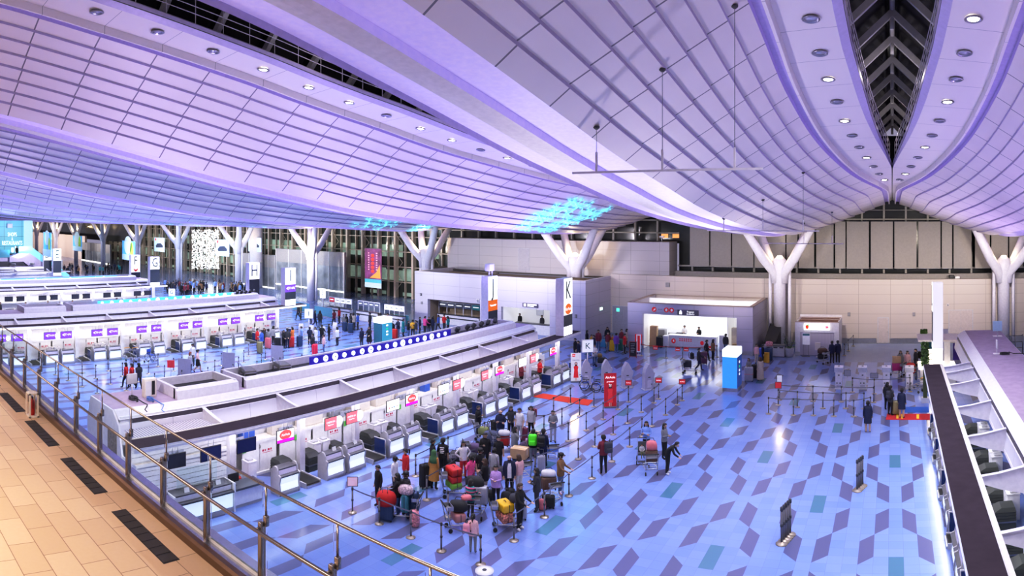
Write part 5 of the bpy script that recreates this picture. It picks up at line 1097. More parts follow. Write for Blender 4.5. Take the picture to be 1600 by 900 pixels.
# planters of the right counter end: two narrow ivy walls
for i, (px, py0, py1, Y) in enumerate(((1443.5, 515, 530, 48.6), (1445.5, 535, 572, 41.0))):
    a = wpt(px, py0, Y); t = thing('ivy_planter', 'narrow green ivy column by the right end desk, %s' % ['upper one behind the white shelf', 'lower one below the white shelf'][i], 'plant', (a.x, Y, 0)); ztop = a.z; zb = max(0, wpt(px, py1, Y).z)
    rnd = random.Random(i); lf = MB()
    for k in range(900):
        c0 = Vector((rnd.uniform(-.2, .2), rnd.uniform(-.2, .2), rnd.uniform(max(.3, zb), ztop))); b = rnd.uniform(0, 6.28); lf.poly([c0, c0 + Vector((.06 * math.cos(b), .06 * math.sin(b), .05)), c0 + Vector((.1 * math.cos(b + .5), .1 * math.sin(b + .5), -.02)), c0 + Vector((.04 * math.cos(b + 1.2), .04 * math.sin(b + 1.2), -.05))])
    obj('leaves', lf, mat('ivy', (.10, .20, .04), .6, noise=.5, scale=8), t); obj('trellis', MB().box(-.12, .12, -.12, .12, 0, ztop - .05), mat('trellis_dark', (.06, .08, .03), .8), t); obj('pot', MB().box(-.22, .22, -.22, .22, 0, .3), lgrey, t)
# small wall fittings
def fitting(px, py, Y, w_, h_, m_, nm, lb, cat, e=0):
    a = wpt(px, py, Y); t = thing(nm, lb, cat, (a.x, Y - .03, a.z)); obj('body', MB().rbox(-w_ / 2, w_ / 2, -.05, .03, -h_ / 2, h_ / 2, .01), m_, t); obj('grille' if e == 0 else 'lens', MB().box(-w_ * .36, w_ * .36, -.06, -.05, -h_ * .36, h_ * .36), m_ if e else grey, t)
ex = mat('exit_lit', (.1, .8, .45), .4, emit=1.6, ecol=(.1, .9, .5)); lampw = mat('wall_lamp', (1, 1, 1), .4, emit=3., ecol=(.6, 1., .85))
fitting(1326.5, 491, 60, .24, .34, grey, 'wall_speaker', 'grey speaker on the back wall, right of the strawberry kiosk', 'speaker'); fitting(1428, 491, 60, .24, .34, grey, 'wall_speaker', 'grey speaker on the back wall, left of the glowing pylon', 'speaker'); fitting(900, 494, BY, .22, .34, grey, 'wall_speaker', 'grey speaker on the panelled block right of pylon K', 'speaker')
fitting(966, 484, 60, .3, .3, ex, 'exit_sign', 'small green exit sign above the grey double doors', 'sign', 1)
a = wptx(938.5, 482.5, B1); t = thing('wall_lamp', 'bright small lamp on the side of the panelled block', 'lamp', (B1 + .02, a.y, a.z)); obj('lens', MB().box(0, .06, -.25, .25, -.12, .12), lampw, t); obj('housing', MB().box(-.02, .02, -.3, .3, -.16, .16), lgrey, t)
fitting(1481, 476.5, 60, .2, .2, white, 'wall_camera', 'white dome camera on the back wall right of the glowing pylon', 'camera'); fitting(1043.5, 445, 60, .42, .42, grey, 'wall_vent', 'round grey vent on the back wall above the baggage shop', 'vent')
fitting(659, 473, BY, .2, .3, grey, 'wall_speaker', 'grey speaker at the left edge of the panelled block', 'speaker'); fitting(658, 460, BY, .25, .25, dark, 'wall_camera', 'dark camera at the left edge of the panelled block', 'camera'); fitting(747, 470, BY, .35, .35, white, 'wall_camera', 'white dome camera on the block left of pylon J', 'camera')
a = wpt(829, 477, BY); t = thing('wall_sign', 'slate sign over the bright shop opening behind pylon K', 'sign', (a.x, BY - .05, a.z)); s = obj('plate', MB().box(-.85, .85, -.04, .03, -.18, .18), mat('sign_slate', (.12, .11, .16)), t); obj('pictogram', MB().box(-.7, -.45, -.05, -.04, -.12, .12), inkw, s); obj('lettering', MB().box(-.3, .7, -.05, -.04, .02, .12).box(-.3, .4, -.05, -.04, -.12, -.04), inkw, s)
t = thing('notice_board', 'white framed notice on the bright inner wall behind pylon K', 'sign', (-33.2, 57.45, 1.85)); obj('frame', MB().box(-.4, .4, -.02, .03, -.3, .3), lgrey, t); obj('sheet', MB().box(-.36, .36, -.03, -.02, -.26, .26), papw, t)
t = thing('inner_counter', 'long pale counter inside the bright opening behind pylon K', 'counter', (-33, 55.6, 0)); obj('front', MB().box(-2, 2.2, 0, .1, 0, .95), white, t); obj('top', MB().box(-2.05, 2.25, -.05, .6, .95, 1.0), worktop, t)
t = thing('roof_floodlight', 'black floodlight pair on the ledge over the back wall, right of centre', 'floodlight', (5.6, 61.5, 5.35)); obj('head', MB().rbox(-.4, .1, -.2, .2, .15, .6, .05), black, t); obj('head', MB().rbox(.15, .6, -.2, .2, .1, .5, .05), white2, t); obj('bracket', MB().box(-.3, .5, -.05, .05, 0, .15), dark, t)
t = thing('roof_antenna', 'small white bracket post on top of the upper wall', 'antenna', (wpt(1034, 372, 61.3).x, 61.3, 8.85)); obj('post', MB().tube([(0, 0, 0), (0, 0, .5)], .05, 6), white2, t); obj('head', MB().box(-.25, .25, -.1, .1, .45, .58), white2, t)
# cabinets behind the right end
for i, (px, w_, h_, m_, lb) in enumerate(((1450, .6, 1.9, mat('teal_panel', (.03, .2, .22), .5), 'teal topped poster stand behind the ivy column'), (1476, .5, 2.6, white, 'white tall poster stand right of the glowing pylon'), (1498, .9, 1.5, mat('violet_panel', (.10, .05, .3), .5), 'violet stand in front of the back wall doors'), (1518, 1.1, 1.0, dark, 'dark low stand beside the back wall doors'))):
    X = 52 * math.tan((px - X0) / F); t = thing('poster_stand', lb, 'stand', (X, 52, 0)); obj('board', MB().box(-w_ / 2, w_ / 2, -.06, .06, .2, h_), m_, t); obj('foot', MB().box(-w_ / 2, w_ / 2, -.25, .25, 0, .2), lgrey, t)
tag(obj('scaffold', (lambda m_: ([m_.tube([(q * .6, 0, 0), (q * .6, 0, 1.6)], .04, 6) for q in range(5)], [m_.tube([(0, 0, z), (2.4, 0, z)], .035, 6) for z in (.5, 1.0, 1.5)], m_)[2])(MB()), steel_d, None, (8.3, 54.5, 0)), 'dark pipe barrier at the foot of the right-hand column', 'barrier')
# ================================================================ PEOPLE
SKIN = [mat('skin_a', (.62, .40, .29), .55), mat('skin_b', (.48, .29, .19), .55), mat('skin_c', (.70, .48, .37), .55)]
HAIRM = {'black': mat('hair_black', (.012, .010, .010), .55), 'brown': mat('hair_brown', (.06, .03, .018), .55), 'grey': mat('hair_grey', (.25, .24, .23), .6), 'red': mat('hair_red', (.22, .05, .02), .55)}
eye_m = mat('eye_dark', (.02, .015, .015), .3); lip_m = mat('lip', (.42, .16, .14), .5)
CLOTH = {}
def cloth(name):
    pal = {'black': (.012, .012, .015), 'navy': (.015, .02, .06), 'dark': (.04, .04, .05), 'grey': (.22, .22, .24), 'lgrey': (.45, .44, .46), 'white': (.75, .73, .74), 'red': (.6, .025, .03), 'maroon': (.2, .025, .04), 'pink': (.80, .20, .32), 'lpink': (.80, .50, .48), 'lilac': (.55, .36, .68), 'purple': (.22, .08, .42), 'blue': (.06, .14, .5), 'lblue': (.25, .38, .75), 'denim': (.09, .15, .30), 'teal': (.02, .28, .28), 'green': (.06, .16, .06), 'olive': (.15, .16, .08), 'ochre': (.55, .26, .06), 'brown': (.24, .13, .06), 'tan': (.45, .33, .22), 'beige': (.55, .46, .38), 'yellow': (.75, .42, .04), 'orange': (.75, .22, .05), 'hotpink': (.85, .10, .30), 'lime': (.20, .75, .05)}
    return mat('cloth_' + name, pal[name], .85, noise=.12, scale=25)
stripe_m = mat('cloth_striped', (.5, .5, .5), .85, noise=0); n_ = NB(stripe_m); q_ = n_.m('MODULO', n_.m('ADD', n_.z, 10.), .16); n_.base(n_.mix(n_.m('LESS_THAN', q_, .055), n_.mix(n_.m('LESS_THAN', q_, .11), (.03, .03, .06), (.03, .36, .33)), (.75, .16, .30)))
def V(*a): return Vector(a)
def skeleton(pose):
    """joints of a 1.70 m figure facing +y"""
    J = dict(pel=V(0, 0, .93), wai=V(0, .0, 1.08), che=V(0, -.01, 1.27), nk=V(0, -.01, 1.44), nt=V(0, .012, 1.52), hd=V(0, .03, 1.60), tp=V(0, .015, 1.665))
    for s, k in ((-1, 'l'), (1, 'r')):
        J['sh' + k] = V(s * .175, -.015, 1.385); J['el' + k] = V(s * .225, -.03, 1.12); J['wr' + k] = V(s * .22, .04, .89)
        J['hp' + k] = V(s * .088, 0, .88); J['kn' + k] = V(s * .10, .015, .49); J['an' + k] = V(s * .105, -.03, .085); J['to' + k] = V(s * .125, .12, .035)
    def arm(k, el, wr): J['el' + k] = V(*el); J['wr' + k] = V(*wr)
    if pose == 'hold': arm('l', (-.23, .02, 1.12), (-.07, .24, 1.13)); arm('r', (.23, .02, 1.12), (.06, .25, 1.15))
    if pose == 'phone': arm('r', (.24, .05, 1.12), (.08, .27, 1.24))
    if pose == 'fold': arm('l', (-.25, .08, 1.14), (.08, .20, 1.16)); arm('r', (.25, .08, 1.13), (-.08, .22, 1.12))
    if pose == 'push': arm('l', (-.24, .12, 1.14), (-.2, .38, 1.03)); arm('r', (.24, .12, 1.14), (.2, .38, 1.03))
    if pose == 'ear': arm('r', (.30, .08, 1.22), (.13, .07, 1.50))
    if pose == 'hips': arm('l', (-.36, -.06, 1.16), (-.17, .06, 1.0)); arm('r', (.36, -.06, 1.16), (.17, .06, 1.0))
    if pose in ('walk', 'walkpush'):
        J['knl'] = V(-.1, .16, .51); J['anl'] = V(-.1, .22, .09); J['tol'] = V(-.11, .38, .06); J['knr'] = V(.1, -.02, .5); J['anr'] = V(.1, -.30, .17); J['tor'] = V(.11, -.20, .05)
        if pose == 'walk': arm('l', (-.23, -.14, 1.14), (-.22, -.12, .92)); arm('r', (.23, .06, 1.13), (.2, .24, .98))
        else: arm('l', (-.24, .14, 1.14), (-.2, .40, 1.02)); arm('r', (.24, .14, 1.14), (.2, .40, 1.02))
    if pose == 'bend':
        d = {'wai': (0, .03, 1.06), 'che': (0, .17, 1.18), 'nk': (0, .30, 1.26), 'nt': (0, .37, 1.31), 'hd': (0, .44, 1.33), 'tp': (0, .50, 1.36)}
        for q, p in d.items(): J[q] = V(*p)
        for s, k in ((-1, 'l'), (1, 'r')): J['sh' + k] = V(s * .175, .25, 1.22); J['el' + k] = V(s * .23, .36, .98); J['wr' + k] = V(s * .15, .52, .85)
    if pose == 'sit':
        for s, k in ((-1, 'l'), (1, 'r')):
            J['kn' + k] = V(s * .11, .42, .90); J['an' + k] = V(s * .11, .45, .50); J['to' + k] = V(s * .12, .6, .45)
            J['el' + k] = V(s * .25, .05, 1.12); J['wr' + k] = V(s * .14, .30, 1.12)
    return J
RAD = dict(pel=(.155, .125), wai=(.14, .108), che=(.162, .118), nk=(.066, .066), nt=(.056, .06), hd=(.098, .108), tp=(.072, .082))
BODY = {}
def body_mesh(pose, female):
    key = (pose, female)
    if key in BODY: return BODY[key]
    J = skeleton(pose); vs = []; es = []; rad = []; idx = {}
    def add(name, p, r, par=None):
        idx[name] = len(vs); vs.append(tuple(p)); rad.append(r if isinstance(r, tuple) else (r, r))
        if par is not None: es.append((idx[par], idx[name]))
    fs = .93 if female else 1.0
    add('pel', J['pel'], tuple(q * (1.03 if female else 1) for q in RAD['pel']))
    for a, b in (('wai', 'pel'), ('che', 'wai'), ('nk', 'che'), ('nt', 'nk'), ('hd', 'nt'), ('tp', 'hd')): add(a, J[a], tuple(q * (fs if a in ('wai', 'che') else 1) for q in RAD[a]), b)
    for s, k in ((-1, 'l'), (1, 'r')):
        add('sh' + k, J['sh' + k] * 1, .068 * fs, 'che'); m = J['sh' + k].lerp(J['el' + k], .5); add('um' + k, m, .056 * fs, 'sh' + k); add('el' + k, J['el' + k], .047 * fs, 'um' + k)
        add('fm' + k, J['el' + k].lerp(J['wr' + k], .45), .043 * fs, 'el' + k); add('wr' + k, J['wr' + k], .031, 'fm' + k)
        d = (J['wr' + k] - J['el' + k]).normalized(); side = d.cross(V(0, 1, 0) if abs(d.y) < .8 else V(0, 0, 1)).normalized() * (-s); pl = d.cross(side).normalized()
        palm = J['wr' + k] + d * .055; add('pa' + k, palm, (.032, .022), 'wr' + k)
        for f, (o, L) in enumerate(((-.028, .062), (-.009, .074), (.010, .069), (.028, .052))):
            r0 = palm + d * .03 + side * o; c1 = r0 + d * L * .5 + pl * s * .008; c2 = r0 + d * L * .9 + pl * s * .028
            add('f%d%s0' % (f, k), r0, .010, 'pa' + k); add('f%d%s1' % (f, k), c1, .009, 'f%d%s0' % (f, k)); add('f%d%s2' % (f, k), c2, .008, 'f%d%s1' % (f, k))
        add('t%s0' % k, palm + side * -.035 + d * .005, .011, 'pa' + k); add('t%s1' % k, palm + side * -.055 + d * .035 + pl * s * .01, .009, 't%s0' % k)
        add('hp' + k, J['hp' + k], .105, 'pel'); add('th' + k, J['hp' + k].lerp(J['kn' + k], .45), .090, 'hp' + k); add('kn' + k, J['kn' + k], .064, 'th' + k)
        add('ca' + k, J['kn' + k].lerp(J['an' + k], .35), .062, 'kn' + k); add('an' + k, J['an' + k], .045, 'ca' + k); add('to' + k, J['to' + k], (.046, .034), 'an' + k)
    me = bpy.data.meshes.new('b'); me.from_pydata(vs, es, []); o = bpy.data.objects.new('b', me); C.objects.link(o)
    sk = o.modifiers.new('s', 'SKIN'); sk.use_smooth_shade = True; sub = o.modifiers.new('u', 'SUBSURF'); sub.levels = 1; sub.render_levels = 1
    for v, r in zip(me.skin_vertices[0].data, rad): v.radius = (r[0] * 1.12, r[1] * 1.12)
    me.skin_vertices[0].data[0].use_root = True
    out = bpy.data.meshes.new_from_object(o.evaluated_get(bpy.context.evaluated_depsgraph_get()))
    bpy.data.objects.remove(o); bpy.data.meshes.remove(me)
    segs = [('pel', 'wai', 1), ('wai', 'che', 1), ('che', 'nk', 1), ('nt', 'hd', 0), ('hd', 'tp', 0), ('hpl', 'hpr', 3)]
    for k in 'lr': segs += [('che', 'sh' + k, 1), ('sh' + k, 'el' + k, 1), ('el' + k, 'wr' + k, 2), ('hp' + k, 'kn' + k, 3), ('kn' + k, 'an' + k, 4), ('an' + k, 'to' + k, 5)]
    S = [(J[a], J[b], m) for a, b, m in segs]
    for k in 'lr': w_ = J['wr' + k]; d = (w_ - J['el' + k]).normalized(); S.append((w_ + d * .03, w_ + d * .16, 0))
    for m in range(8): out.materials.append(SKIN[0])
    for p in out.polygons:
        c = p.center; best = 9; bm_ = 0
        for a, b, m in S:
            ab = b - a; u = max(0, min(1, (c - a).dot(ab) / ab.length_squared)); dd = (c - a - ab * u).length
            if m in (1, 3) and abs(a.x) < .1 and abs(b.x) < .1 and pose != 'bend': dd -= .05
            if dd < best: best = dd; bm_ = m
        if bm_ == 1 and pose != 'bend' and c.z < .96: bm_ = 3
        p.material_index = bm_; p.use_smooth = True
    # face: eyes, nose, mouth, ears
    f = MB(); d = (J['tp'] - J['hd']); up = V(0, 0, 1) if pose != 'bend' else V(0, .75, .5).normalized(); fw = V(0, 1, 0) if pose != 'bend' else V(0, .55, -.83); c = J['hd']
    for s in (-1, 1):
        e = c + V(s * .036, 0, 0) + fw * .098 + up * .008; f.ball(e, .013, .013, .010, 6, 6, 4)
        f.ball(c + V(s * .1, 0, 0) - fw * .008 - up * .005, .014, .022, .03, 6, 0, 4)
    nz = c + fw * .108; f.poly([nz + up * .015, nz + V(-.016, 0, 0) - up * .022, nz + fw * .026 - up * .018, nz + V(.016, 0, 0) - up * .022], 0); f.poly([nz + up * .015, nz + fw * .026 - up * .018, nz + V(-.016, 0, 0) - up * .022], 0)
    mo = c + fw * .104 - up * .046; f.ball(mo, .024, .010, .007, 8, 7, 4)
    fm_ = f.mesh('f', [SKIN[0]] * 8); bmx = bpy.data.objects.new('x', out)
    import bmesh
    bm = bmesh.new(); bm.from_mesh(out); bm.from_mesh(fm_); bm.to_mesh(out); bm.free(); bpy.data.objects.remove(bmx); bpy.data.meshes.remove(fm_)
    out.name = 'person_body'; BODY[key] = (out, J); return BODY[key]
HAIR = {}
def hair_mesh(kind, pose):
    key = (kind, pose == 'bend')
    if key in HAIR: return HAIR[key]
    _, J = body_mesh(pose if pose == 'bend' else 'stand', True); c = J['hd'] + V(0, -.012, .012); m = MB(); n = 14
    up = pose == 'bend'
    def ring(rx, ry, z, oy, lo=None):
        return [c + V(rx * math.sin(a), oy + ry * math.cos(a), z) for a in [2 * PI * k / n for k in range(n)]]
    if kind in ('short', 'long', 'bun', 'bob', 'tail'):
        rs = []
        for k in range(7):
            u = k / 6; ang = PI / 2 * u; R = []
            for j in range(n):
                a = 2 * PI * j / n; front = max(0, math.cos(a)); drop = (.015 + (.055 if front < .3 else 0)) * (1 - u)
                ca = math.cos(a); z0 = .048 if ca > .3 else ((.0 if kind == 'short' else -.035) if ca > -.25 else (-.06 if kind == 'short' else -.085))
                z = z0 + (.118 - z0) * math.sin(ang); r_ = math.cos(ang) ** .8 if u < 1 else .02
                R.append(c + V(.113 * r_ * math.sin(a), .122 * r_ * math.cos(a) - .008, z))
            rs.append(R)
        m.rings(rs, 0, False, True)
        if kind in ('long', 'bob'):
            L = -.30 if kind == 'long' else -.15; rs = []
            for k in range(6):
                u = k / 5; R = []
                for j in range(9):
                    a = math.radians(75 + 210 * j / 8); R.append(c + V((.116 + .02 * math.sin(u * 3)) * math.sin(a), (.125 - .02 * u) * math.cos(a) - .02 * u, -.03 + (L + .03) * u + .012 * math.sin(j * 2)))
                for j in range(8, -1, -1):
                    a = math.radians(75 + 210 * j / 8); R.append(c + V(.09 * math.sin(a), .085 * math.cos(a) - .02 * u, -.03 + (L + .05) * u))
                rs.append(R)
            m.rings(rs, 0, True, True)
        if kind == 'bun': m.ball(c + V(0, -.135, .03), .05, n=10)
        if kind == 'tail': m.tube([c + V(0, -.12, .05), c + V(0, -.19, .03), c + V(0, -.19, -.08), c + V(0, -.16, -.2)], [.025, .04, .04, .012], 8)
    if kind == 'cap':
        m.rings([ring(.118, .125, .03, 0), ring(.12, .127, .06, 0), ring(.10, .108, .115, 0), ring(.05, .05, .14, 0)], 0, True, True); m.rings([[c + V(.08 * math.sin(a), .11 + .09 * math.cos(a), .035 - .02 * max(0, math.cos(a))) for a in [-PI / 2 + PI * k / 8 for k in range(9)]], [c + V(.08 * math.sin(a), .11 + .09 * math.cos(a), .043 - .02 * max(0, math.cos(a))) for a in [-PI / 2 + PI * k / 8 for k in range(9)]]], 0, True, False)
        m.rings([ring(.108, .11, -.06, -.02), ring(.112, .115, .035, -.012)], 1, True, True)
    if kind == 'hijab':
        rs = []
        for z, rx, ry, oy in ((-.42, .21, .17, -.02), (-.3, .215, .17, -.02), (-.2, .19, .15, -.02), (-.12, .125, .12, -.02), (-.05, .122, .115, -.03), (.03, .125, .118, -.028), (.09, .105, .105, -.02), (.125, .05, .05, -.015)): rs.append(ring(rx, ry, z, oy))
        m.rings(rs, 0, True, True)
    me = m.mesh('hair', [HAIRM['black'], HAIRM['black']]); HAIR[key] = me; return me
def lathe_cloth(prof, n=16, sy=.75, oy=0.):
    return MB().rings([[(r * math.cos(2 * PI * k / n) * (1 + .03 * math.sin(4 * 2 * PI * k / n) * (1 if z < .9 else 0)), oy + r * sy * math.sin(2 * PI * k / n), z) for k in range(n)] for r, z in prof], 0, False, True)
WEAR = {}
def wear_mesh(kind):
    if kind in WEAR: return WEAR[kind]
    m = {'skirt': lambda: lathe_cloth([(.215, .52), (.21, .7), (.19, .9), (.15, 1.06)]),
         'coat': lambda: lathe_cloth([(.25, .42), (.24, .6), (.215, .85), (.185, 1.08), (.20, 1.28), (.17, 1.41), (.07, 1.45)]),
         'jacket': lambda: lathe_cloth([(.205, .80), (.215, .9), (.195, 1.08), (.21, 1.27), (.175, 1.41), (.085, 1.46)]),
         'shirt': lambda: lathe_cloth([(.188, .86), (.195, .93), (.172, 1.08), (.188, 1.27), (.155, 1.40), (.075, 1.455)]),
         'robe': lambda: lathe_cloth([(.27, .12), (.27, .45), (.25, .85), (.2, 1.08), (.205, 1.27), (.17, 1.41), (.07, 1.45)])}[kind]().mesh(kind, [SKIN[0]])
    WEAR[kind] = m; return m
def setm(o, mats):
    for i, m in enumerate(mats):
        if i < len(o.material_slots): o.material_slots[i].link = 'OBJECT'; o.material_slots[i].material = m
def person(p, rz, label, top='black', bot='black', pose='stand', hair='short', hc='black', h=1.70, fem=False, wear='shirt', skin=0, shoe='black', bare_arm=False, bare_leg=False, group=None, wc=None, undershirt=None):
    me, J = body_mesh(pose, fem)
    t = thing('person', label, 'person', p, rz, group); s = h / 1.70; t.scale = (s, s, s)
    b = bpy.data.objects.new('body', me); C.objects.link(b); b.parent = t
    sk, T, B = SKIN[skin], (stripe_m if top == 'striped' else cloth(top)), cloth(bot)
    setm(b, [sk, T if not undershirt else T, sk if bare_arm else T, B, sk if bare_leg else B, cloth(shoe), eye_m, lip_m])
    if hair:
        ho = bpy.data.objects.new('hijab' if hair == 'hijab' else ('cap' if hair == 'cap' else 'hair'), hair_mesh(hair, pose)); C.objects.link(ho); ho.parent = t
        hm = cloth(hc) if hc not in HAIRM else HAIRM[hc]; setm(ho, [hm, HAIRM['black']])
    if wear and pose != 'bend':
        wo = bpy.data.objects.new(wear, wear_mesh(wear)); C.objects.link(wo); wo.parent = t
        setm(wo, [(stripe_m if wc == 'striped' else cloth(wc)) if wc else (B if wear == 'skirt' else T)])
    return t
def look(p, q): d = q - p; return math.atan2(-d.x, d.y)
def P(x, y, deg, label, **k):
    """person standing at a surveyed floor point; deg is the heading against the line to the walkway (0 = facing it)"""
    p = gp(x, y); return person(p, face_cam(p) + math.radians(deg), label, **k)
# ---- the family with the big trolley near the framed notice
P(591, 792, -60, 'boy in black standing at the framed notice, facing the crowd', top='black', bot='black', h=1.62)
P(617, 772, 60, 'child in white shirt and dark cap behind the heaped trolley', top='white', bot='dark', hair='cap', hc='black', h=1.5)
P(634, 762, -70, 'woman in red jacket holding a phone beyond the heaped trolley', top='red', bot='dark', pose='phone', hair='tail', fem=True, wear='jacket', h=1.62)
P(622, 806, -110, 'woman in black long jacket bending over the heaped trolley', top='black', bot='denim', pose='push', hair='bob', fem=True, wear='jacket', h=1.6)
P(635, 806, -60, 'person in dark hooded coat close behind the heaped trolley', top='dark', bot='black', pose='hold', hair='cap', hc='black', wear='jacket', h=1.66)
P(678, 765, 150, 'woman in ochre coat and green headscarf seen from behind', top='ochre', bot='black', hair='hijab', hc='green', fem=True, wear='coat', h=1.62)
P(676, 748, 100, 'man in black T-shirt standing beside the green headscarf woman', top='black', bot='black', bare_arm=True, h=1.7, skin=1, shoe='white')
P(692, 746, 165, 'young man in black T-shirt with white lettering on the back', top='black', bot='black', bare_arm=True, h=1.7, skin=1, shoe='white')
bt = MB(); [bt.box(-.1 + .02 * (q % 2), .1 - .03 * (q % 2), -.162, -.156, 1.33 - .075 * q, 1.365 - .075 * q) for q in range(4)]
lastp = [o for o in C.objects if o.type == 'EMPTY' and o.get('category') == 'person'][-1]; obj('back_print', bt, papw, lastp)
# ---- middle of the crowd
P(724, 748, 20, 'woman in pale T-shirt and red trousers behind the red suitcases', top='white', bot='red', pose='hips', hair='long', fem=True, h=1.62)
P(736, 771, -140, 'woman in hot pink outfit seen from behind', top='hotpink', bot='hotpink', pose='hold', hair='tail', fem=True, h=1.55)
P(750, 763, 40, 'man in black cap and black T-shirt, middle of the crowd', top='black', bot='lgrey', hair='cap', hc='black', bare_arm=True, h=1.65)
P(758, 779, -110, 'woman with long brown hair in black jacket, turned away', top='black', bot='beige', pose='hold', hair='long', hc='brown', fem=True, wear='jacket', h=1.6)
P(775, 790, -15, 'woman in lilac jacket and black trousers facing the railing', top='lilac', bot='black', pose='hold', hair='short', fem=True, wear='jacket', h=1.58)
P(772, 758, 160, 'grey-haired woman in white top, back to the railing', top='lgrey', bot='beige', hair='bun', hc='black', fem=True, h=1.55)
P(796, 778, 0, 'bald man in open navy jacket over white shirt', top='navy', bot='black', hair=None, wear='jacket', h=1.75, wc='navy', undershirt='white')
lastp = [o for o in C.objects if o.type == 'EMPTY' and o.get('category') == 'person'][-1]; obj('shirt_front', MB().rings([[(-.08, .168, .84), (.08, .168, .84)], [(-.08, .158, 1.05), (.08, .158, 1.05)], [(-.08, .172, 1.26), (.08, .172, 1.26)], [(-.05, .13, 1.41), (.05, .13, 1.41)]], 0, False, True, False), cloth('white'), lastp)
P(811, 772, -140, 'woman in pale pink sweater with brown hair, behind the navy jacket man', top='lpink', bot='white', hair='bob', hc='brown', fem=True, h=1.6)
P(758, 737, 0, 'man in black with a phone, beside the black bags', top='black', bot='black', pose='phone', h=1.72)
P(779, 739, 10, 'youth in black T-shirt near the middle queue line', top='black', bot='dark', bare_arm=True, h=1.62)
P(747, 683, 60, 'woman in black jacket looking at a phone by the olive bag', top='black', bot='black', pose='phone', hair='short', fem=True, wear='jacket', h=1.6)
P(782, 694, 0, 'bald man in navy jacket and blue jeans with folded arms', top='navy', bot='denim', pose='fold', hair=None, wear='jacket', h=1.72, skin=0)
P(798, 686, 20, 'woman in dark blouse with long hair beside the folded-arms man', top='dark', bot='black', pose='hips', hair='long', fem=True, h=1.66)
P(812, 690, -30, 'man in white T-shirt and grey jeans', top='white', bot='lgrey', bare_arm=True, h=1.68)
P(830, 684, -20, 'woman in striped pale shirt with maroon backpack straps', top='lgrey', bot='black', hair='bob', fem=True, h=1.62)
P(804, 722, 120, 'woman in grey-blue jacket holding a phone to her ear', top='grey', bot='black', pose='ear', hair='long', fem=True, wear='jacket', h=1.62)
P(864, 692, 0, 'person in grey hoodie with black hair near the outer post', top='grey', bot='lgrey', pose='hold', h=1.62)
P(849, 729, 170, 'man in navy sweater seen from behind with black shoulder bag', top='navy', bot='navy', h=1.7)
P(833, 727, 175, 'person carrying the bright green backpack, back to the railing', top='black', bot='grey', h=1.64)
P(876, 772, 70, 'woman in brown teddy jacket and blue jeans at the loaded trolley', top='brown', bot='denim', pose='push', hair='cap', hc='black', fem=True, wear='jacket', h=1.66, shoe='lpink')
P(839, 799, -100, 'woman in black cardigan reaching across the belt', top='dark', bot='dark', pose='hold', hair='long', fem=True, wear='jacket', h=1.65)
P(812, 828, 60, 'tall woman in long black jacket with white shoes beside the yellow suitcase', top='black', bot='black', pose='push', hair='long', hc='brown', fem=True, wear='jacket', h=1.68, shoe='white')
P(735, 812, 150, 'woman in pink and teal striped sweater leaning on a trolley', top='striped', bot='dark', pose='push', hair='long', fem=True, wear='jacket', h=1.5, wc='striped')
P(739, 864, 170, 'small girl in pink jacket seen from behind, nearest the railing', top='lpink', bot='grey', hair='tail', fem=True, wear='jacket', h=1.3, shoe='black', wc='lpink')
# ---- right of the queue
P(943, 741, -165, 'man in maroon shirt with grey backpack watching the queue', top='maroon', bot='black', pose='hold', h=1.72, skin=1, shoe='brown')
P(1010, 712, -10, 'woman in pale blue top with folded arms', top='lblue', bot='black', pose='fold', hair='long', fem=True, h=1.62)
P(1038, 717, 60, 'woman in grey top with long black hair', top='grey', bot='black', pose='hold', hair='long', fem=True, h=1.66)
P(1043, 741, 75, 'person in black track suit bending over a trolley', top='black', bot='black', pose='bend', hair='short', h=1.72, shoe='white')
P(1003, 716, 10, 'toddler sitting in the pushchair', top='lgrey', bot='olive', pose='sit', h=.78)
P(1356, 676, 180, 'attendant in navy uniform skirt seen from behind, standing alone', top='navy', bot='navy', hair='bun', fem=True, wear='jacket', h=1.66, bare_leg=True).location.z = 0
P(1409, 653, 165, 'attendant in navy uniform with teal scarf on the red mat', top='navy', bot='navy', hair='bun', fem=True, wear='jacket', h=1.66, bare_leg=True)
P(1386, 641, 150, 'woman in black hooded coat beside the olive suitcase', top='black', bot='black', hair='bob', fem=True, wear='jacket', h=1.62)
P(1391, 649, 140, 'man in dark jacket with backpack beside the olive suitcase', top='dark', bot='black', pose='hold', wear='jacket', h=1.68)
for x, y in ((1356, 676), (1409, 653)):
    p = gp(x, y); sk_ = [o for o in C.objects if o.name.startswith('person') and o.type == 'EMPTY' and (o.location.xy - p.xy).length < .02][0]
    wo = bpy.data.objects.new('skirt', wear_mesh('skirt')); C.objects.link(wo); wo.parent = sk_; setm(wo, [cloth('navy')])
P(1300, 568, 170, 'man in dark suit at the strawberry kiosk, left of the pair', top='navy', bot='black', wear='jacket', h=1.72); P(1309, 567, 175, 'man in dark suit at the strawberry kiosk, right of the pair', top='navy', bot='black', wear='jacket', h=1.72)
P(1407, 583, 10, 'woman in grey jacket behind the magenta suitcase', top='grey', bot='dark', hair='long', fem=True, wear='jacket', h=1.62); P(1418, 583, 0, 'woman in pink jacket over blue top at the right trolleys', top='lpink', bot='navy', hair='long', fem=True, wear='jacket', h=1.6); P(1431, 582, -60, 'person in dark jacket with black backpack at the right trolleys', top='dark', bot='black', wear='jacket', h=1.7)
P(1170, 592, -40, 'woman in grey coat sitting low by the grey suitcase', top='grey', bot='dark', pose='hold', hair='long', hc='brown', fem=True, wear='coat', h=1.45); P(1188, 595, -160, 'woman in long beige coat beside the black suitcase', top='beige', bot='beige', hair='long', hc='brown', fem=True, wear='robe', h=1.62, wc='beige')
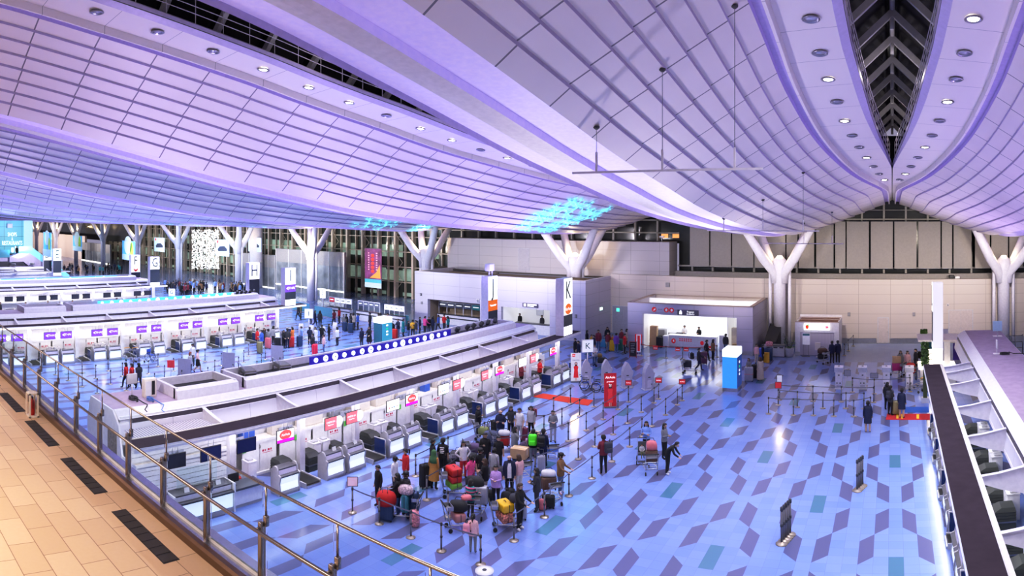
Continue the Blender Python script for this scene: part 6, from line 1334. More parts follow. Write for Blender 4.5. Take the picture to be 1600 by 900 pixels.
P(1182, 568, 30, 'person in pink top near the yellow shopping bag', top='lpink', bot='beige', hair='short', fem=True, h=1.5); P(1192, 567, 100, 'person in black crouched near the yellow shopping bag', top='black', bot='black', h=1.4)
P(1092, 580, 95, 'woman in dark jacket pushing a trolley before the baggage shop', top='dark', bot='navy', pose='walkpush', hair='short', fem=True, wear='jacket', h=1.68); P(1104, 566, 100, 'man in black coat walking behind the trolley woman', top='black', bot='black', pose='walk', wear='jacket', h=1.72); P(1114, 563, 120, 'woman in brown jacket walking beside the black coat man', top='brown', bot='black', hair='long', fem=True, wear='jacket', h=1.64)
person(Vector((-18.0, 56.4, 0)), PI, 'clerk in white shirt behind the baggage shop counter', top='white', bot='dark', pose='hold', h=1.72); person(Vector((-16.7, 56.5, 0)), PI - .3, 'clerk in dark suit writing at the baggage shop counter', top='black', bot='black', pose='hold', wear='jacket', h=1.64)
P(1134, 552, 170, 'customer in dark green jacket at the right end of the shop counter', top='dark', bot='denim', wear='jacket', h=1.6)
# ---- group by the grey double doors
for x, y, deg, lab, k in ((917, 547, 90, 'woman in long black coat, leftmost of the group near the grey doors', dict(top='black', bot='black', hair='long', fem=True, wear='coat', h=1.66)), (924, 548, 60, 'child in yellow vest in the group near the grey doors', dict(top='yellow', bot='dark', hair='short', h=1.35)),
    (928, 556, -90, 'person in dark jacket and pale jeans stepping along near the grey doors', dict(top='navy', bot='lblue', pose='walk', wear='jacket', h=1.68)), (935, 548, 0, 'man in maroon jacket and scarf, tallest of the doors group', dict(top='maroon', bot='denim', wear='jacket', h=1.75)),
    (950, 549, 20, 'person in striped dark top in the doors group', dict(top='maroon', bot='grey', h=1.62)), (949, 541, 0, 'woman with long hair standing at the back of the doors group', dict(top='black', bot='dark', hair='long', fem=True, h=1.66)), (957, 547, 10, 'child in orange top in the doors group', dict(top='orange', bot='dark', h=1.3)),
    (963, 552, 160, 'person in purple jacket with black backpack near the grey doors', dict(top='purple', bot='denim', wear='jacket', h=1.66)), (976, 553, 100, 'woman in red jacket, rightmost of the doors group', dict(top='red', bot='black', hair='short', fem=True, wear='jacket', h=1.66)), (971, 545, 40, 'person in dark maroon hooded jacket, back right of the doors group', dict(top='maroon', bot='black', wear='jacket', h=1.66)), (979, 543, 90, 'woman in beige top at the right edge of the doors group', dict(top='beige', bot='dark', hair='long', fem=True, h=1.6)),
    (904, 566, -80, 'man in navy jacket leaning by the white banner', dict(top='navy', bot='dark', wear='jacket', h=1.65)), (899, 562, -60, 'person in black just behind the white banner', dict(top='black', bot='dark', wear='jacket', h=1.68)), (929, 572, 15, 'woman in white cardigan and jeans pushing a grey case', dict(top='white', bot='denim', pose='hold', hair='short', fem=True, wear='jacket', h=1.62))):
    P(x, y, deg, lab, **k)
# ---- walkers in front of the violet screen screens, seen past the railing
P(197, 606, -110, 'woman in red top with black backpack walking past the violet screen desks', top='red', bot='black', pose='walk', hair='bob', fem=True, h=1.66); P(206, 608, -110, 'man in red jacket walking past the violet screen desks', top='red', bot='black', pose='walk', wear='jacket', h=1.68); P(217, 608, -160, 'man in dark jacket with blue backpack walking past the violet screen desks', top='dark', bot='black', pose='walk', wear='jacket', h=1.7)
P(297, 585, 60, 'red-haired woman in pale jacket near the roof trough of counter J', top='lgrey', bot='dark', hair='long', hc='red', fem=True, wear='jacket', h=1.6); P(301, 572, -40, 'man in white shirt in the queue before the violet screens', top='white', bot='dark', h=1.68); P(309, 582, 80, 'woman in pink blouse and black skirt walking before the violet screens', top='lpink', bot='black', pose='walk', hair='bun', fem=True, wear='skirt', h=1.64, bare_leg=True)
# ---- crowd in the aisle between counters I and J: small in the picture, each its own figure
rnd = random.Random(5)
NEAR = {'black': 'black', 'dark': 'charcoal'}
crowd = [(402, 545, 'red', 'dark'), (409, 548, 'blue', 'beige'), (413, 543, 'dark', 'denim'), (419, 544, 'grey', 'dark'), (443, 545, 'black', 'black'), (449, 545, 'dark', 'navy'), (457, 541, 'orange', 'dark'), (471, 539, 'lblue', 'dark'), (484, 539, 'navy', 'black'), (493, 539, 'white', 'denim'), (503, 537, 'black', 'navy'), (514, 533, 'black', 'black'), (489, 555, 'dark', 'maroon'), (506, 553, 'lpink', 'denim'), (527, 540, 'white', 'dark'), (486, 506, 'yellow', 'dark'), (492, 511, 'navy', 'navy'), (500, 512, 'dark', 'black'), (522, 510, 'maroon', 'dark'), (530, 506, 'red', 'dark'), (541, 508, 'black', 'dark'), (548, 510, 'dark', 'black'), (552, 503, 'beige', 'dark'), (565, 542, 'navy', 'dark'), (577, 542, 'black', 'maroon'), (578, 508, 'dark', 'navy'), (592, 505, 'black', 'dark'), (595, 507, 'navy', 'black'), (606, 510, 'red', 'dark'), (613, 528, 'black', 'dark'), (622, 527, 'navy', 'denim'), (630, 525, 'teal', 'dark'), (638, 530, 'black', 'denim'), (645, 527, 'yellow', 'dark'), (650, 528, 'dark', 'denim'), (656, 522, 'navy', 'black'), (664, 523, 'hotpink', 'dark'), (670, 521, 'black', 'dark'), (676, 522, 'navy', 'dark'), (685, 518, 'blue', 'dark'), (694, 518, 'red', 'dark'), (700, 520, 'teal', 'dark'), (466, 500, 'dark', 'dark'), (470, 498, 'olive', 'dark'), (427, 540, 'lgrey', 'dark'), (537, 500, 'grey', 'dark'), (559, 512, 'blue', 'dark')]
crowd = [(x, max(y, 516) if 530 < x < 640 else y, a, b) for x, y, a, b in crowd]; crowd.sort()
cnt = {}
for x, y, tc, bc in crowd: cnt[tc] = cnt.get(tc, 0) + 1
seen = {}
poses = ['stand', 'hold', 'walk', 'phone', 'stand', 'push']
for i, (x, y, tc, bc) in enumerate(crowd):
    k = seen.get(tc, 0); seen[tc] = k + 1; word = {'lblue': 'pale blue', 'lgrey': 'pale grey', 'lpink': 'pale pink', 'hotpink': 'hot pink', 'dark': 'charcoal'}.get(tc, tc)
    lab = ('only person in a %s top in the far aisle, with %s trousers' % (word, {'dark': 'charcoal'}.get(bc, bc))) if cnt[tc] == 1 else '%s person from the left in a %s top, far aisle beyond counter J' % (nth(k), word)
    f = rnd.random() < .45
    P(x, y, rnd.uniform(-180, 180), lab, top=tc, bot=bc, pose=poses[i % 6], hair=rnd.choice(['long', 'bob', 'tail']) if f else 'short', fem=f, wear=rnd.choice(['jacket', 'shirt', 'jacket', 'coat'] if f else ['jacket', 'shirt']), h=rnd.uniform(1.56, 1.76), group='people in the far aisle')
# clerks behind the desks
def clerk(X, Y, lab, top, h=1.62, hair='bun'): person(Vector((X, Y, 0)), -PI / 2, lab, top=top, bot='black', pose='hold', hair=hair, fem=True, wear='jacket', h=h)
clerk(IX - 1.0, 34.6, 'clerk with dark hair behind the far desks of counter I', 'dark', 1.5); clerk(KX - 1.0, 39.6, 'clerk in red behind the far desks of counter K', 'red'); clerk(KX - 1.5, 38.0, 'clerk in maroon behind the second last desks of counter K', 'maroon')
person(Vector((-32.6, 56.8, 0)), PI, 'clerk in dark suit inside the bright opening behind pylon K', top='dark', bot='dark', wear='jacket', h=1.68); person(Vector((-35.2, 56.9, 0)), PI, 'clerk at the left of the bright opening behind pylon J', top='black', bot='dark', wear='jacket', h=1.66)
for i in range(9): person(Vector((GX - 1.2 + .5 * (i % 2), 12.6 + 2.8 * i, 0)), -PI / 2 + .3 * (i % 3), 'clerk behind the distant desks of counter G, %s from the near end' % nth(i), top=['navy', 'black', 'dark', 'navy', 'black', 'maroon'][i % 6], bot='black', hair='short', wear='jacket', h=1.66, group='clerks at counter G')
far = []
for i in range(64):
    q = gp(rnd.uniform(258, 352), rnd.uniform(452, 462)) if i < 46 else gp(rnd.uniform(352, 392), rnd.uniform(456, 463))
    far.append((q.x, q.y))
far.sort(key=lambda q: math.atan2(q[0], q[1]))
for i, (X, Y) in enumerate(far): person(Vector((X, Y, 0)), rnd.uniform(-PI, PI), 'dark-clad person in the distant crowd beyond counters F to H, %s from the left' % nth(i), top=rnd.choice(['black', 'dark', 'navy', 'grey', 'maroon', 'brown', 'black', 'lblue']), bot='black', hair='short', wear='jacket', h=rnd.uniform(1.58, 1.76), group='distant crowd')
far2 = sorted((rnd.uniform(96, 190), rnd.uniform(423.5, 430)) for q in range(34))
for i, q in enumerate(far2): person(gp(*q), rnd.uniform(-PI, PI), 'dark-clad person in the distant crowd between signs E and F, %s from the left' % nth(i), top=rnd.choice(['black', 'dark', 'navy', 'grey', 'dark', 'brown', 'black', 'teal']), bot='black', hair='short', wear='jacket', h=rnd.uniform(1.58, 1.76), group='farthest crowd')
# ---- baggage of the crowd
pbk = gp(739, 864); 
grn = mat('case_green', (.18, .42, .05), .5); yelc = mat('case_yellow', (.72, .42, .01), .45); mag = mat('case_magenta', (.5, .03, .2), .45); slv = mat('case_silver', (.45, .45, .5), .35, .3); redc = mat('case_red', (.55, .025, .02), .5); navc = mat('case_navy', (.03, .06, .14), .5); patt = mat('case_patterned', (.6, .2, .15), .6, noise=.9, scale=14); tealc = mat('case_teal', (.04, .2, .25), .5); pnk = mat('case_pink', (.7, .2, .22), .5); olv = mat('case_olive', (.28, .25, .13), .5)
blkf = mat('bag_black', (.015, .015, .018), .75, bump=.1, scale=20); flor = mat('bag_floral', (.55, .42, .45), .7, noise=.6, scale=18); oliveb = mat('bag_olive', (.25, .27, .10), .75); brnb = mat('bag_brown', (.12, .06, .04), .6)
def up(p, z): return Vector((p.x, p.y, z))
p = gp(603, 813); suitcase(up(p, 0), .5, .55, .36, 1.0, navc, 'dark navy suitcase under the red cloth beside the family'); 
tag(obj('red_cloth', MB().rings([[(.36 * sx * math.cos(a) * (1 + .08 * math.sin(3 * a)), .30 * sx * math.sin(a), z) for a in [2 * PI * q / 16 for q in range(16)]] for sx, z in ((1.0, .62), (1.08, .74), (1.04, .9), (.9, 1.02), (.5, 1.09), (.05, 1.1))], 0, True, True), mat('cloth_scarlet', (.5, .015, .015), .8, bump=.2, scale=6), None, p + Vector((0, 0, .0)), .4), 'bright red jacket draped over the navy suitcase', 'jacket')
backpack(Vector((pbk.x - .12, pbk.y - .14, .72)), face_cam(pbk) + math.radians(150), mat('bag_candy', (.8, .35, .42), .6), 'candy pink backpack on the small girl nearest the railing', .34, .8)
trolley(634, 812, 2.0, 'luggage trolley heaped with cases beside the family')
p = gp(634, 813); suitcase(up(p, .28), 2.0, .42, .26, .72, tealc, 'teal suitcase standing on the family trolley'); softbag(up(p, 1.0), .3, .55, .38, .32, flor, 'pale flowered soft bag on top of the family trolley')
p = gp(645, 811); suitcase(up(p, 0), .3, .42, .3, 1.05, navc, 'tall dark suitcase beside the family trolley'); p = gp(628, 800); softbag(up(p, .95), 0, .5, .4, .3, blkf, 'black bag on the far side of the family trolley'); p = gp(648, 822); softbag(up(p, 0), .2, .36, .3, .6, mat('bag_rose', (.6, .25, .28), .7, noise=.6, scale=16), 'rose patterned bag standing in front of the teal suitcase')
p = gp(665, 762); suitcase(up(p, 0), 1.2, .5, .32, 1.0, blkf, 'big black suitcase beside the green headscarf woman', name='suitcase')
trolley(710, 775, -.9, 'trolley carrying the red and green suitcases'); p = gp(709, 772)
suitcase(up(p, .28), -.5, .72, .48, .26, grn, 'flat green suitcase with white letters at the bottom of the red stack', True); t_ = None
suitcase(up(p, .54), -.5, .68, .46, .26, redc, 'flat red suitcase in the middle of the stack', True); suitcase(up(p, .82), -.45, .7, .46, .3, redc, 'flat red suitcase on top of the stack', True)
trolley(722, 740, -.8, 'trolley with black bags behind the red suitcases'); p = gp(716, 730); softbag(up(p, .3), .4, .8, .5, .45, blkf, 'large black duffel bag on the trolley behind the red suitcases'); softbag(up(p + Vector((.5, .3, 0)), .3), .1, .7, .5, .38, blkf, 'black duffel bag right of the large one')
trolley(744, 722, -.8, 'trolley with dark purple bags in the crowd'); p = gp(742, 716); softbag(up(p, .3), .2, .75, .5, .4, mat('bag_plum', (.09, .05, .12), .7), 'plum dark bag on the trolley in mid crowd'); softbag(up(p + Vector((.1, 1.2, 0)), .3), .6, .8, .55, .7, mat('bag_slate', (.07, .08, .14), .7), 'tall slate bag behind the plum one')
p = gp(757, 735); softbag(up(p + Vector((-.5, -.2, 0)), .1), .2, .9, .5, .45, blkf, 'black duffel lying beside the man with the phone')
trolley(757, 690, -.8, 'trolley with the olive bag beside counter K'); p = gp(756, 688); softbag(up(p, .3), .3, .6, .4, .4, oliveb, 'olive holdall on the trolley nearest counter K'); backpack(up(gp(768, 688), .3), 2.5, blkf, 'black backpack standing on the trolley beside the olive holdall', .7, 1.3)
trolley(786, 708, -.8, 'trolley with white and red bags in mid crowd'); p = gp(788, 706); suitcase(up(p, .28), .2, .5, .3, .5, redc, 'small red suitcase under the white bag in mid crowd', handle=False); softbag(up(p, .8), .3, .6, .4, .25, mat('bag_white', (.6, .58, .6), .7), 'white bag on the small red suitcase')
trolley(745, 806, .4, 'trolley with the silver suitcase'); p = gp(752, 800); suitcase(up(p, .28), .4, .5, .3, .72, slv, 'silver suitcase with a round mark on a trolley', handle=False); softbag(up(gp(742, 797), .9), .2, .75, .45, .4, blkf, 'black duffel on top of the silver suitcase trolley')
trolley(717, 826, -.6, 'trolley pushed by the striped sweater woman'); p = gp(716, 824); softbag(up(p, .62), .4, .7, .45, .36, blkf, 'black bag on the striped sweater woman trolley'); suitcase(up(p, .28), -.6, .62, .42, .3, mat('case_dusty', (.45, .2, .18), .5), 'dusty red case under the black bag, striped sweater trolley', True); softbag(up(p + Vector((.1, .35, 0)), .92), 1., .4, .3, .18, pnk, 'pink folded jacket on the black bag of that trolley', 'folded_jacket', 'jacket')
trolley(790, 826, -.9, 'trolley carrying the yellow suitcase'); p = gp(789, 823); suitcase(up(p, .26), -.6, .74, .48, .34, patt, 'patterned red and yellow case under the yellow suitcase', True); suitcase(up(p, .62), -.5, .7, .46, .3, yelc, 'bright yellow suitcase on top of its trolley', True); softbag(up(p + Vector((.35, .2, 0)), .93), .2, .5, .36, .28, mat('bag_charcoal', (.05, .05, .07), .7), 'charcoal bag on the yellow suitcase')
trolley(815, 751, .9, 'trolley with the brown carton'); p = gp(812, 741); carton(up(p, .75), .2, .7, .5, .42, 'brown carton on the trolley behind the bald man'); suitcase(up(p, .28), .2, .6, .4, .45, navc, 'navy case under the brown carton', handle=False)
softbag(gp(766, 782), .5, .4, .3, .42, blkf, 'black shoulder bag on the floor beside the lilac jacket woman'); softbag(gp(791, 790), .5, .45, .3, .55, blkf, 'black bag on the floor before the navy jacket man'); suitcase(gp(797, 787), .6, .36, .24, .6, blkf, 'black cabin case at the feet of the navy jacket man')
p = gp(833, 726) ; backpack(up(p, 1.0) + Vector((.1, -.19, 0)), face_cam(p) + math.radians(175), mat('bag_neon', (.10, .80, .03), .6, emit=.1), 'bright green backpack worn in the crowd', .5, 1.25)
p = gp(849, 729); backpack(up(p, 1.0) + Vector((.02, -.2, 0)), face_cam(p) + math.radians(170), blkf, 'black backpack on the navy sweater man', .46, 1.2)
suitcase(gp(846, 738), .4, .36, .24, .75, slv, 'pale suitcase with raised handle below the green backpack'); trolley(860, 722, .7, 'trolley with a colourful bag beside the grey hoodie person'); p = gp(862, 716); softbag(up(p, .3), .2, .6, .4, .42, mat('bag_bright', (.1, .2, .7), .6, noise=.9, scale=5), 'blue multicoloured bag on the grey hoodie trolley')
trolley(862, 786, .9, 'loaded trolley of the brown jacket woman'); p = gp(857, 776); suitcase(up(p, .28), .8, .6, .4, .55, brnb, 'dark brown case on the brown jacket woman trolley', handle=False); softbag(up(p, .84), .4, .6, .4, .25, mat('bag_white', (.6, .58, .6)), 'white soft bag on the dark brown case'); suitcase(gp(857, 794), .5, .5, .26, .5, blkf, 'black hard case with white outline on the trolley front', handle=False); 
softbag(gp(847, 796), .4, .3, .24, .42, pnk, 'salmon pink bag at the feet of the black cardigan woman'); suitcase(gp(816, 812), .5, .34, .24, .7, slv, 'pale cabin case behind the tall black jacket woman')
p = gp(943, 741); backpack(up(p, 1.0) + Vector((.19, .04, 0)), face_cam(p) + math.radians(-165), mat('bag_charcoal', (.05, .05, .07)), 'charcoal backpack on the man in the maroon shirt', .48, 1.2)
p = gp(830, 684); backpack(up(p, 1.0) + Vector((.05, .15, 0)), face_cam(p) - .3, mat('bag_wine', (.25, .03, .06), .6), 'maroon backpack worn by the striped shirt woman', .44); suitcase(gp(819, 690), .2, .38, .25, .72, mat('case_wine', (.2, .03, .07), .5), 'wine red suitcase between the white T-shirt man and striped shirt woman')
trolley(1016, 738, .5, 'trolley with the pink bag right of the queue'); p = gp(1018, 732); suitcase(up(p, .28), .3, .55, .36, .55, brnb, 'dark brown case under the pink bag right of the queue', handle=False); softbag(up(p, .84), .3, .5, .36, .42, pnk, 'pink rounded bag on the trolley right of the queue')
def pushchair(p, rz, lab):
    t = thing('pushchair', lab, 'pushchair', p, rz)
    obj('seat', MB().prism([(-.22, .34), (.2, .38), (.22, .44), (-.16, .42), (-.3, .85), (-.36, .85)], -.18, .18, 'x'), dark, t)
    for s in (-1, 1):
        obj('side_frame', MB().tube([(s * .22, -.45, .98), (s * .22, -.1, .5), (s * .22, .35, .1)], .014, 6).tube([(s * .22, -.1, .5), (s * .22, -.3, .1)], .014, 6), steel_d, t)
        for y in (-.3, .35): obj('wheel', MB().lathe([(.08, -.02), (.1, 0), (.08, .02)], 12).xf(Matrix.Translation((s * .24, y, .1)) @ Matrix.Rotation(PI / 2, 4, 'Y')), rubber, t)
    obj('handle', MB().tube([(-.22, -.45, .98), (.22, -.45, .98)], .02, 6), rubber, t); obj('footrest', MB().box(-.18, .18, .25, .4, .12, .15), dark, t)
pushchair(gp(1003, 722), face_cam(gp(1003, 722)), 'dark pushchair with a toddler right of the queue')
for o in [o for o in C.objects if o.get('label') == 'toddler sitting in the pushchair']: o.location = gp(1003, 722) + Vector((0, 0, .06))
softbag(up(gp(816, 716), 0), .3, .7, .45, .6, blkf, 'tall black bag on the floor right of the white bag'); softbag(up(gp(822, 706), 0), .8, .6, .4, .5, mat('bag_plum', (.09, .05, .12)), 'plum bag behind the grey-blue jacket woman'); suitcase(gp(828, 712), .5, .45, .28, .8, mat('case_mauve', (.3, .18, .28), .5), 'mauve suitcase left of the green backpack'); softbag(up(gp(840, 702), 0), .2, .8, .5, .55, blkf, 'black duffel on the floor behind the green backpack'); carton(up(gp(836, 694), 0), .3, .5, .4, .6, 'tan carton on the floor near the striped shirt woman')
softbag(up(gp(700, 742), .3), .2, .7, .5, .4, blkf, 'black bag heaped left of the red suitcases'); softbag(up(gp(776, 746), .0), .6, .8, .45, .5, mat('bag_charcoal', (.05, .05, .07)), 'charcoal duffel on the floor before the youth in black')
suitcase(gp(1400, 648), .1, .42, .28, .78, olv, 'olive suitcase on the floor beside the red mat'); p = gp(1391, 649); backpack(up(p, 1.0) + Vector((-.02, -.14, 0)), face_cam(p) + math.radians(140), mat('bag_charcoal', (.05, .05, .07)), 'charcoal backpack on the man beside the olive suitcase', .46)
p = gp(1431, 582); backpack(up(p, 1.0) + Vector((.2, 0, 0)), face_cam(p) - 1.0, blkf, 'black backpack on the dark jacket person at the right', .5, 1.2)
trolley(1402, 588, 1.2, 'trolley carrying the magenta suitcase and carton'); p = gp(1401, 586); suitcase(up(p, .28), .1, .68, .4, .6, mag, 'magenta suitcase on the right trolley', handle=False); carton(up(p, .9), .1, .6, .45, .42, 'brown carton on top of the magenta suitcase'); trolley(1423, 592, .3, 'trolley with the red bag behind the right kiosk'); softbag(up(gp(1423, 590), .3), 0, .7, .4, .75, redc, 'red rounded bag behind the right kiosk')
trolley(1284, 568, .9, 'trolley with dark bags before the strawberry kiosk'); p = gp(1285, 566); softbag(up(p, .7), .2, .8, .45, .4, brnb, 'brown holdall on the strawberry kiosk trolley'); softbag(up(p, .28), .2, .8, .45, .4, blkf, 'black holdall under the brown one')
suitcase(gp(1170, 596), .1, .6, .36, 1.0, slv, 'grey suitcase with pink strap right of the blue pillar', band=pnk); suitcase(gp(1180, 592), .2, .5, .34, 1.0, blkf, 'black suitcase beside the long beige coat')
suitcase(gp(1201, 563), 0, .6, .4, 1.0, navc, 'dark navy suitcase in front of the slanted black stall'); suitcase(gp(1191, 561), 0, .5, .34, .9, mat('case_blue', (.04, .1, .5), .5), 'blue suitcase in front of the slanted black stall'); carton(gp(1197, 566), 0, .5, .3, .75, 'yellow shopping bag with red print near the column', mat('bag_yellow', (.75, .4, .03), .6)); softbag(up(gp(1202, 562), 1.06), 0, .6, .4, .4, mat('bag_rose', (.6, .25, .28)), 'rose coloured bag on the navy suitcase')
trolley(1077, 583, -1.5, 'trolley pushed before the baggage shop'); p = gp(1074, 581); suitcase(up(p, .28), .3, .6, .4, .55, mat('bag_charcoal', (.05, .05, .07)), 'charcoal case on the trolley before the baggage shop', handle=False); backpack(up(gp(1080, 580), .9), 1.0, blkf, 'black backpack on the trolley before the baggage shop', .45); suitcase(gp(1100, 569), .3, .5, .32, .95, mat('case_plum', (.12, .05, .10), .5), 'plum suitcase pulled before the baggage shop')
trolley(939, 572, -1., 'trolley of the white cardigan woman'); softbag(up(gp(941, 573), .3), .4, .8, .5, .4, blkf, 'black duffel on the white cardigan woman trolley'); softbag(up(gp(937, 571), .62), .2, .4, .3, .3, mat('bag_tan', (.4, .25, .1), .6), 'tan bag on the white cardigan woman trolley')
suitcase(gp(957, 549), 0, .5, .3, .95, yelc, 'yellow suitcase in the group near the grey doors'); suitcase(gp(968, 548), 0, .55, .34, 1.0, mat('case_dgreen', (.03, .16, .10), .5), 'dark green suitcase in the group near the grey doors'); suitcase(gp(943, 543), 0, .5, .3, .7, mat('case_cyan', (.1, .4, .6), .5), 'blue and red case in the group near the grey doors')
suitcase((KX - 1.1, 15.55, 0), 1.2, .42, .28, .62, redc, 'red suitcase standing behind the low counter of counter K', handle=False)
for i, (x, y, m_) in enumerate(((406, 552, olv), (419, 545, pnk), (434, 545, blkf), (455, 543, redc), (468, 542, navc), (492, 556, mat('case_scarlet', (.8, .03, .08), .5)), (553, 512, navc), (539, 518, navc), (617, 530, redc), (548, 520, navc))): suitcase(gp(x, y), .4 * i, .5, .32, .95, m_, '%s suitcase in the far aisle crowd, %s from the left' % (['olive', 'pink', 'black', 'red', 'navy', 'scarlet', 'navy', 'navy', 'red', 'navy'][i], nth(sorted([406, 419, 434, 455, 468, 492, 553, 539, 617, 548]).index(x))))
# ================================================================ FAR SIDE OF THE HALL
# ---- service desks numbered 2 and the recess desks
boardm = [mat('board_white', (.85, .85, .88), .5, emit=.7), mat('board_slate', (.15, .17, .24), .5), mat('board_teal', (.05, .3, .32), .5, emit=.2), mat('board_red', (.6, .05, .08), .5, emit=.3)]
def service_row(x0, x1, Y, n_, lab, boards, ztop, zh=.55):
    t = thing('service_desk', lab, 'service desk', (0, Y, 0)); W_ = (x1 - x0) / n_
    obj('counter', MB().box(x0, x1, 0, .5, 0, 1.0), white, t); obj('counter_top', MB().box(x0 - .03, x1 + .03, -.06, .55, 1.0, 1.05), worktop, t); obj('dark_stripe', MB().box(x0, x1, -.01, 0, .62, .74), dark, t)
    for k in range(n_ + 1): obj('upright', MB().box(x0 + k * W_ - .03, x0 + k * W_ + .03, .3, .36, 1.05, ztop), white2, t)
    obj('top_frame', MB().box(x0, x1, .28, .38, ztop - .05, ztop + .02), white2, t)
    for k in range(n_):
        b_ = obj('sign_board', MB().box(x0 + k * W_ + .06, x0 + (k + 1) * W_ - .06, .27, .31, ztop - zh, ztop - .07), boardm[boards[k]], t)
        obj('lettering', MB().box(x0 + k * W_ + .2, x0 + (k + 1) * W_ - .2, .262, .27, ztop - zh * .6, ztop - zh * .45), ink if boards[k] == 0 else inkw, b_)
service_row(-57.4, -53.7, 51.4, 4, 'white service desk row with number 2 post, left of three rows', (3, 0, 0, 0), 2.1); service_row(-52.7, -49.4, 51.4, 4, 'white service desk row in the middle of three, before the glass wall', (1, 1, 1, 1), 2.1); service_row(-48.7, -45.9, 51.4, 4, 'white service desk row, right of three, nearest the panelled block', (0, 0, 0, 0), 2.05)
service_row(-44.7, -39.3, 55.6, 5, 'desk row with small green and grey boards in the tan recess', (1, 1, 1, 1, 2), 2.3)
t = thing('number_sign', 'lit white number 2 sign on a post by the service desks', 'sign', (-58.1, 51.3, 0)); obj('post', MB().box(-.05, .05, 0, .1, 0, 1.9), white2, t); f_ = obj('face', MB().box(-.42, .42, -.05, .08, 1.9, 3.0), pyl_l, t); label_on(f_, '2', .8, ink, (0, -.056, 2.45), FY)
# ---- poster banners
def poster(px0, py0, px1, py1, Y, label, kind):
    a, b = wpt(px0, py0, Y), wpt(px1, py1, Y); w_, h_ = b.x - a.x, a.z - b.z; t = thing('hanging_banner', label, 'banner', (a.x, Y, b.z))
    if kind == 'city':
        s = obj('sheet', MB().box(0, w_, 0, .04, 0, h_), mat('poster_plum', (.16, .04, .16), .6, emit=.22, ecol=(.5, .12, .35), noise=.8, scale=1.3), t)
        obj('pale_footer', MB().box(0, w_, -.01, 0, 0, h_ * .2), mat('poster_pale', (.6, .75, .8), .6, emit=.2), s); obj('blue_footer', MB().box(0, w_, -.012, -.01, h_ * .13, h_ * .22), mat('poster_aqua', (.1, .5, .65), .6, emit=.25), s)
        m_ = MB()
        for k in range(5): m_.lathe([(.05, 0), (.28, .06), (.3, .3), (.24, .42), (.05, .46)], 10, (w_ * .48, -.02, h_ * (.38 + .1 * k)), 0, True, 1, .1)
        obj('red_lanterns', m_, mat('poster_red', (.8, .06, .05), .5, emit=.6), s)
        m_ = MB()
        for k in range(8): m_.box(w_ * .2, w_ * .28, -.014, -.005, h_ * (.45 + .06 * k), h_ * (.48 + .06 * k)).box(w_ * .68, w_ * .76, -.014, -.005, h_ * (.45 + .06 * k), h_ * (.48 + .06 * k))
        obj('pale_columns', m_, mat('poster_pink', (.8, .4, .5), .5, emit=.4), s)
        obj('gold_glow', MB().poly([(w_ * .3, -.008, h_ * .25), (w_ * .95, -.008, h_ * .25), (w_ * .9, -.008, h_ * .6), (w_ * .7, -.008, h_ * .4)]), mat('poster_gold', (.8, .35, .08), .5, emit=.35), s)
    elif kind == 'aqua':
        s = obj('sheet', MB().box(0, w_, 0, .04, 0, h_), mat('poster_sky', (.12, .45, .8), .6, emit=.5, noise=.3, scale=1.), t)
        obj('pale_disc', MB().poly([(w_ * .45 + w_ * .3 * math.cos(q), -.01, h_ * .78 + w_ * .3 * math.sin(q)) for q in [2 * PI * k / 20 for k in range(20)]]), mat('poster_pale', (.6, .75, .8)), s); obj('green_dab', MB().poly([(w_ * .75 + w_ * .14 * math.cos(q), -.01, h_ * .5 + w_ * .3 * math.sin(q)) for q in [2 * PI * k / 14 for k in range(14)]]), mat('poster_lime', (.4, .6, .1), .5, emit=.3), s); obj('white_footer', MB().box(0, w_, -.012, 0, 0, h_ * .3), mat('poster_ice', (.45, .65, .85), .5, emit=.4), s)
    else:
        s = obj('sheet', MB().box(0, w_, 0, .04, 0, h_), mat('poster_ice', (.45, .65, .85)), t)
        obj('dark_car', MB().poly([(w_ * .15, -.01, h_ * .4), (w_ * .3, -.01, h_ * .58), (w_ * .65, -.01, h_ * .62), (w_ * .85, -.01, h_ * .45), (w_ * .85, -.01, h_ * .32), (w_ * .2, -.01, h_ * .28)]), mat('poster_navy', (.04, .06, .12), .5), s); obj('red_mark', MB().box(w_ * .1, w_ * .2, -.012, 0, h_ * .78, h_ * .95), mat('poster_red', (.8, .06, .05)), s)
    obj('top_bar', MB().tube([(-.3, .02, h_ + .04), (w_ + .3, .02, h_ + .04)], .04, 6), steel, t); obj('hanger', MB().tube([(w_ / 2, .02, h_ + .04), (w_ / 2, .02, h_ + 1.4)], .015, 5), steel_d, t)
poster(570, 388, 596, 451, 66, 'purple city poster with red lantern column and pale footer before the glass wall', 'city')
poster(68, 363, 80, 402, 31., 'pale blue banner hanging in front of sign D', 'aqua'); poster(114, 368, 128, 393, 52, 'bright blue banner hanging between the far columns', 'aqua'); poster(191, 376, 211, 408, 50, 'bright blue banner hanging left of sign F', 'aqua')
poster(241, 371, 257, 394, 60, 'pale poster with dark car shape behind sign G', 'car'); poster(337, 374, 358, 401, 62, 'pale poster with dark car shape right of the sparkling lights', 'car'); poster(388, 371, 408, 394, 62, 'pale poster with dark car shape above sign H', 'car')
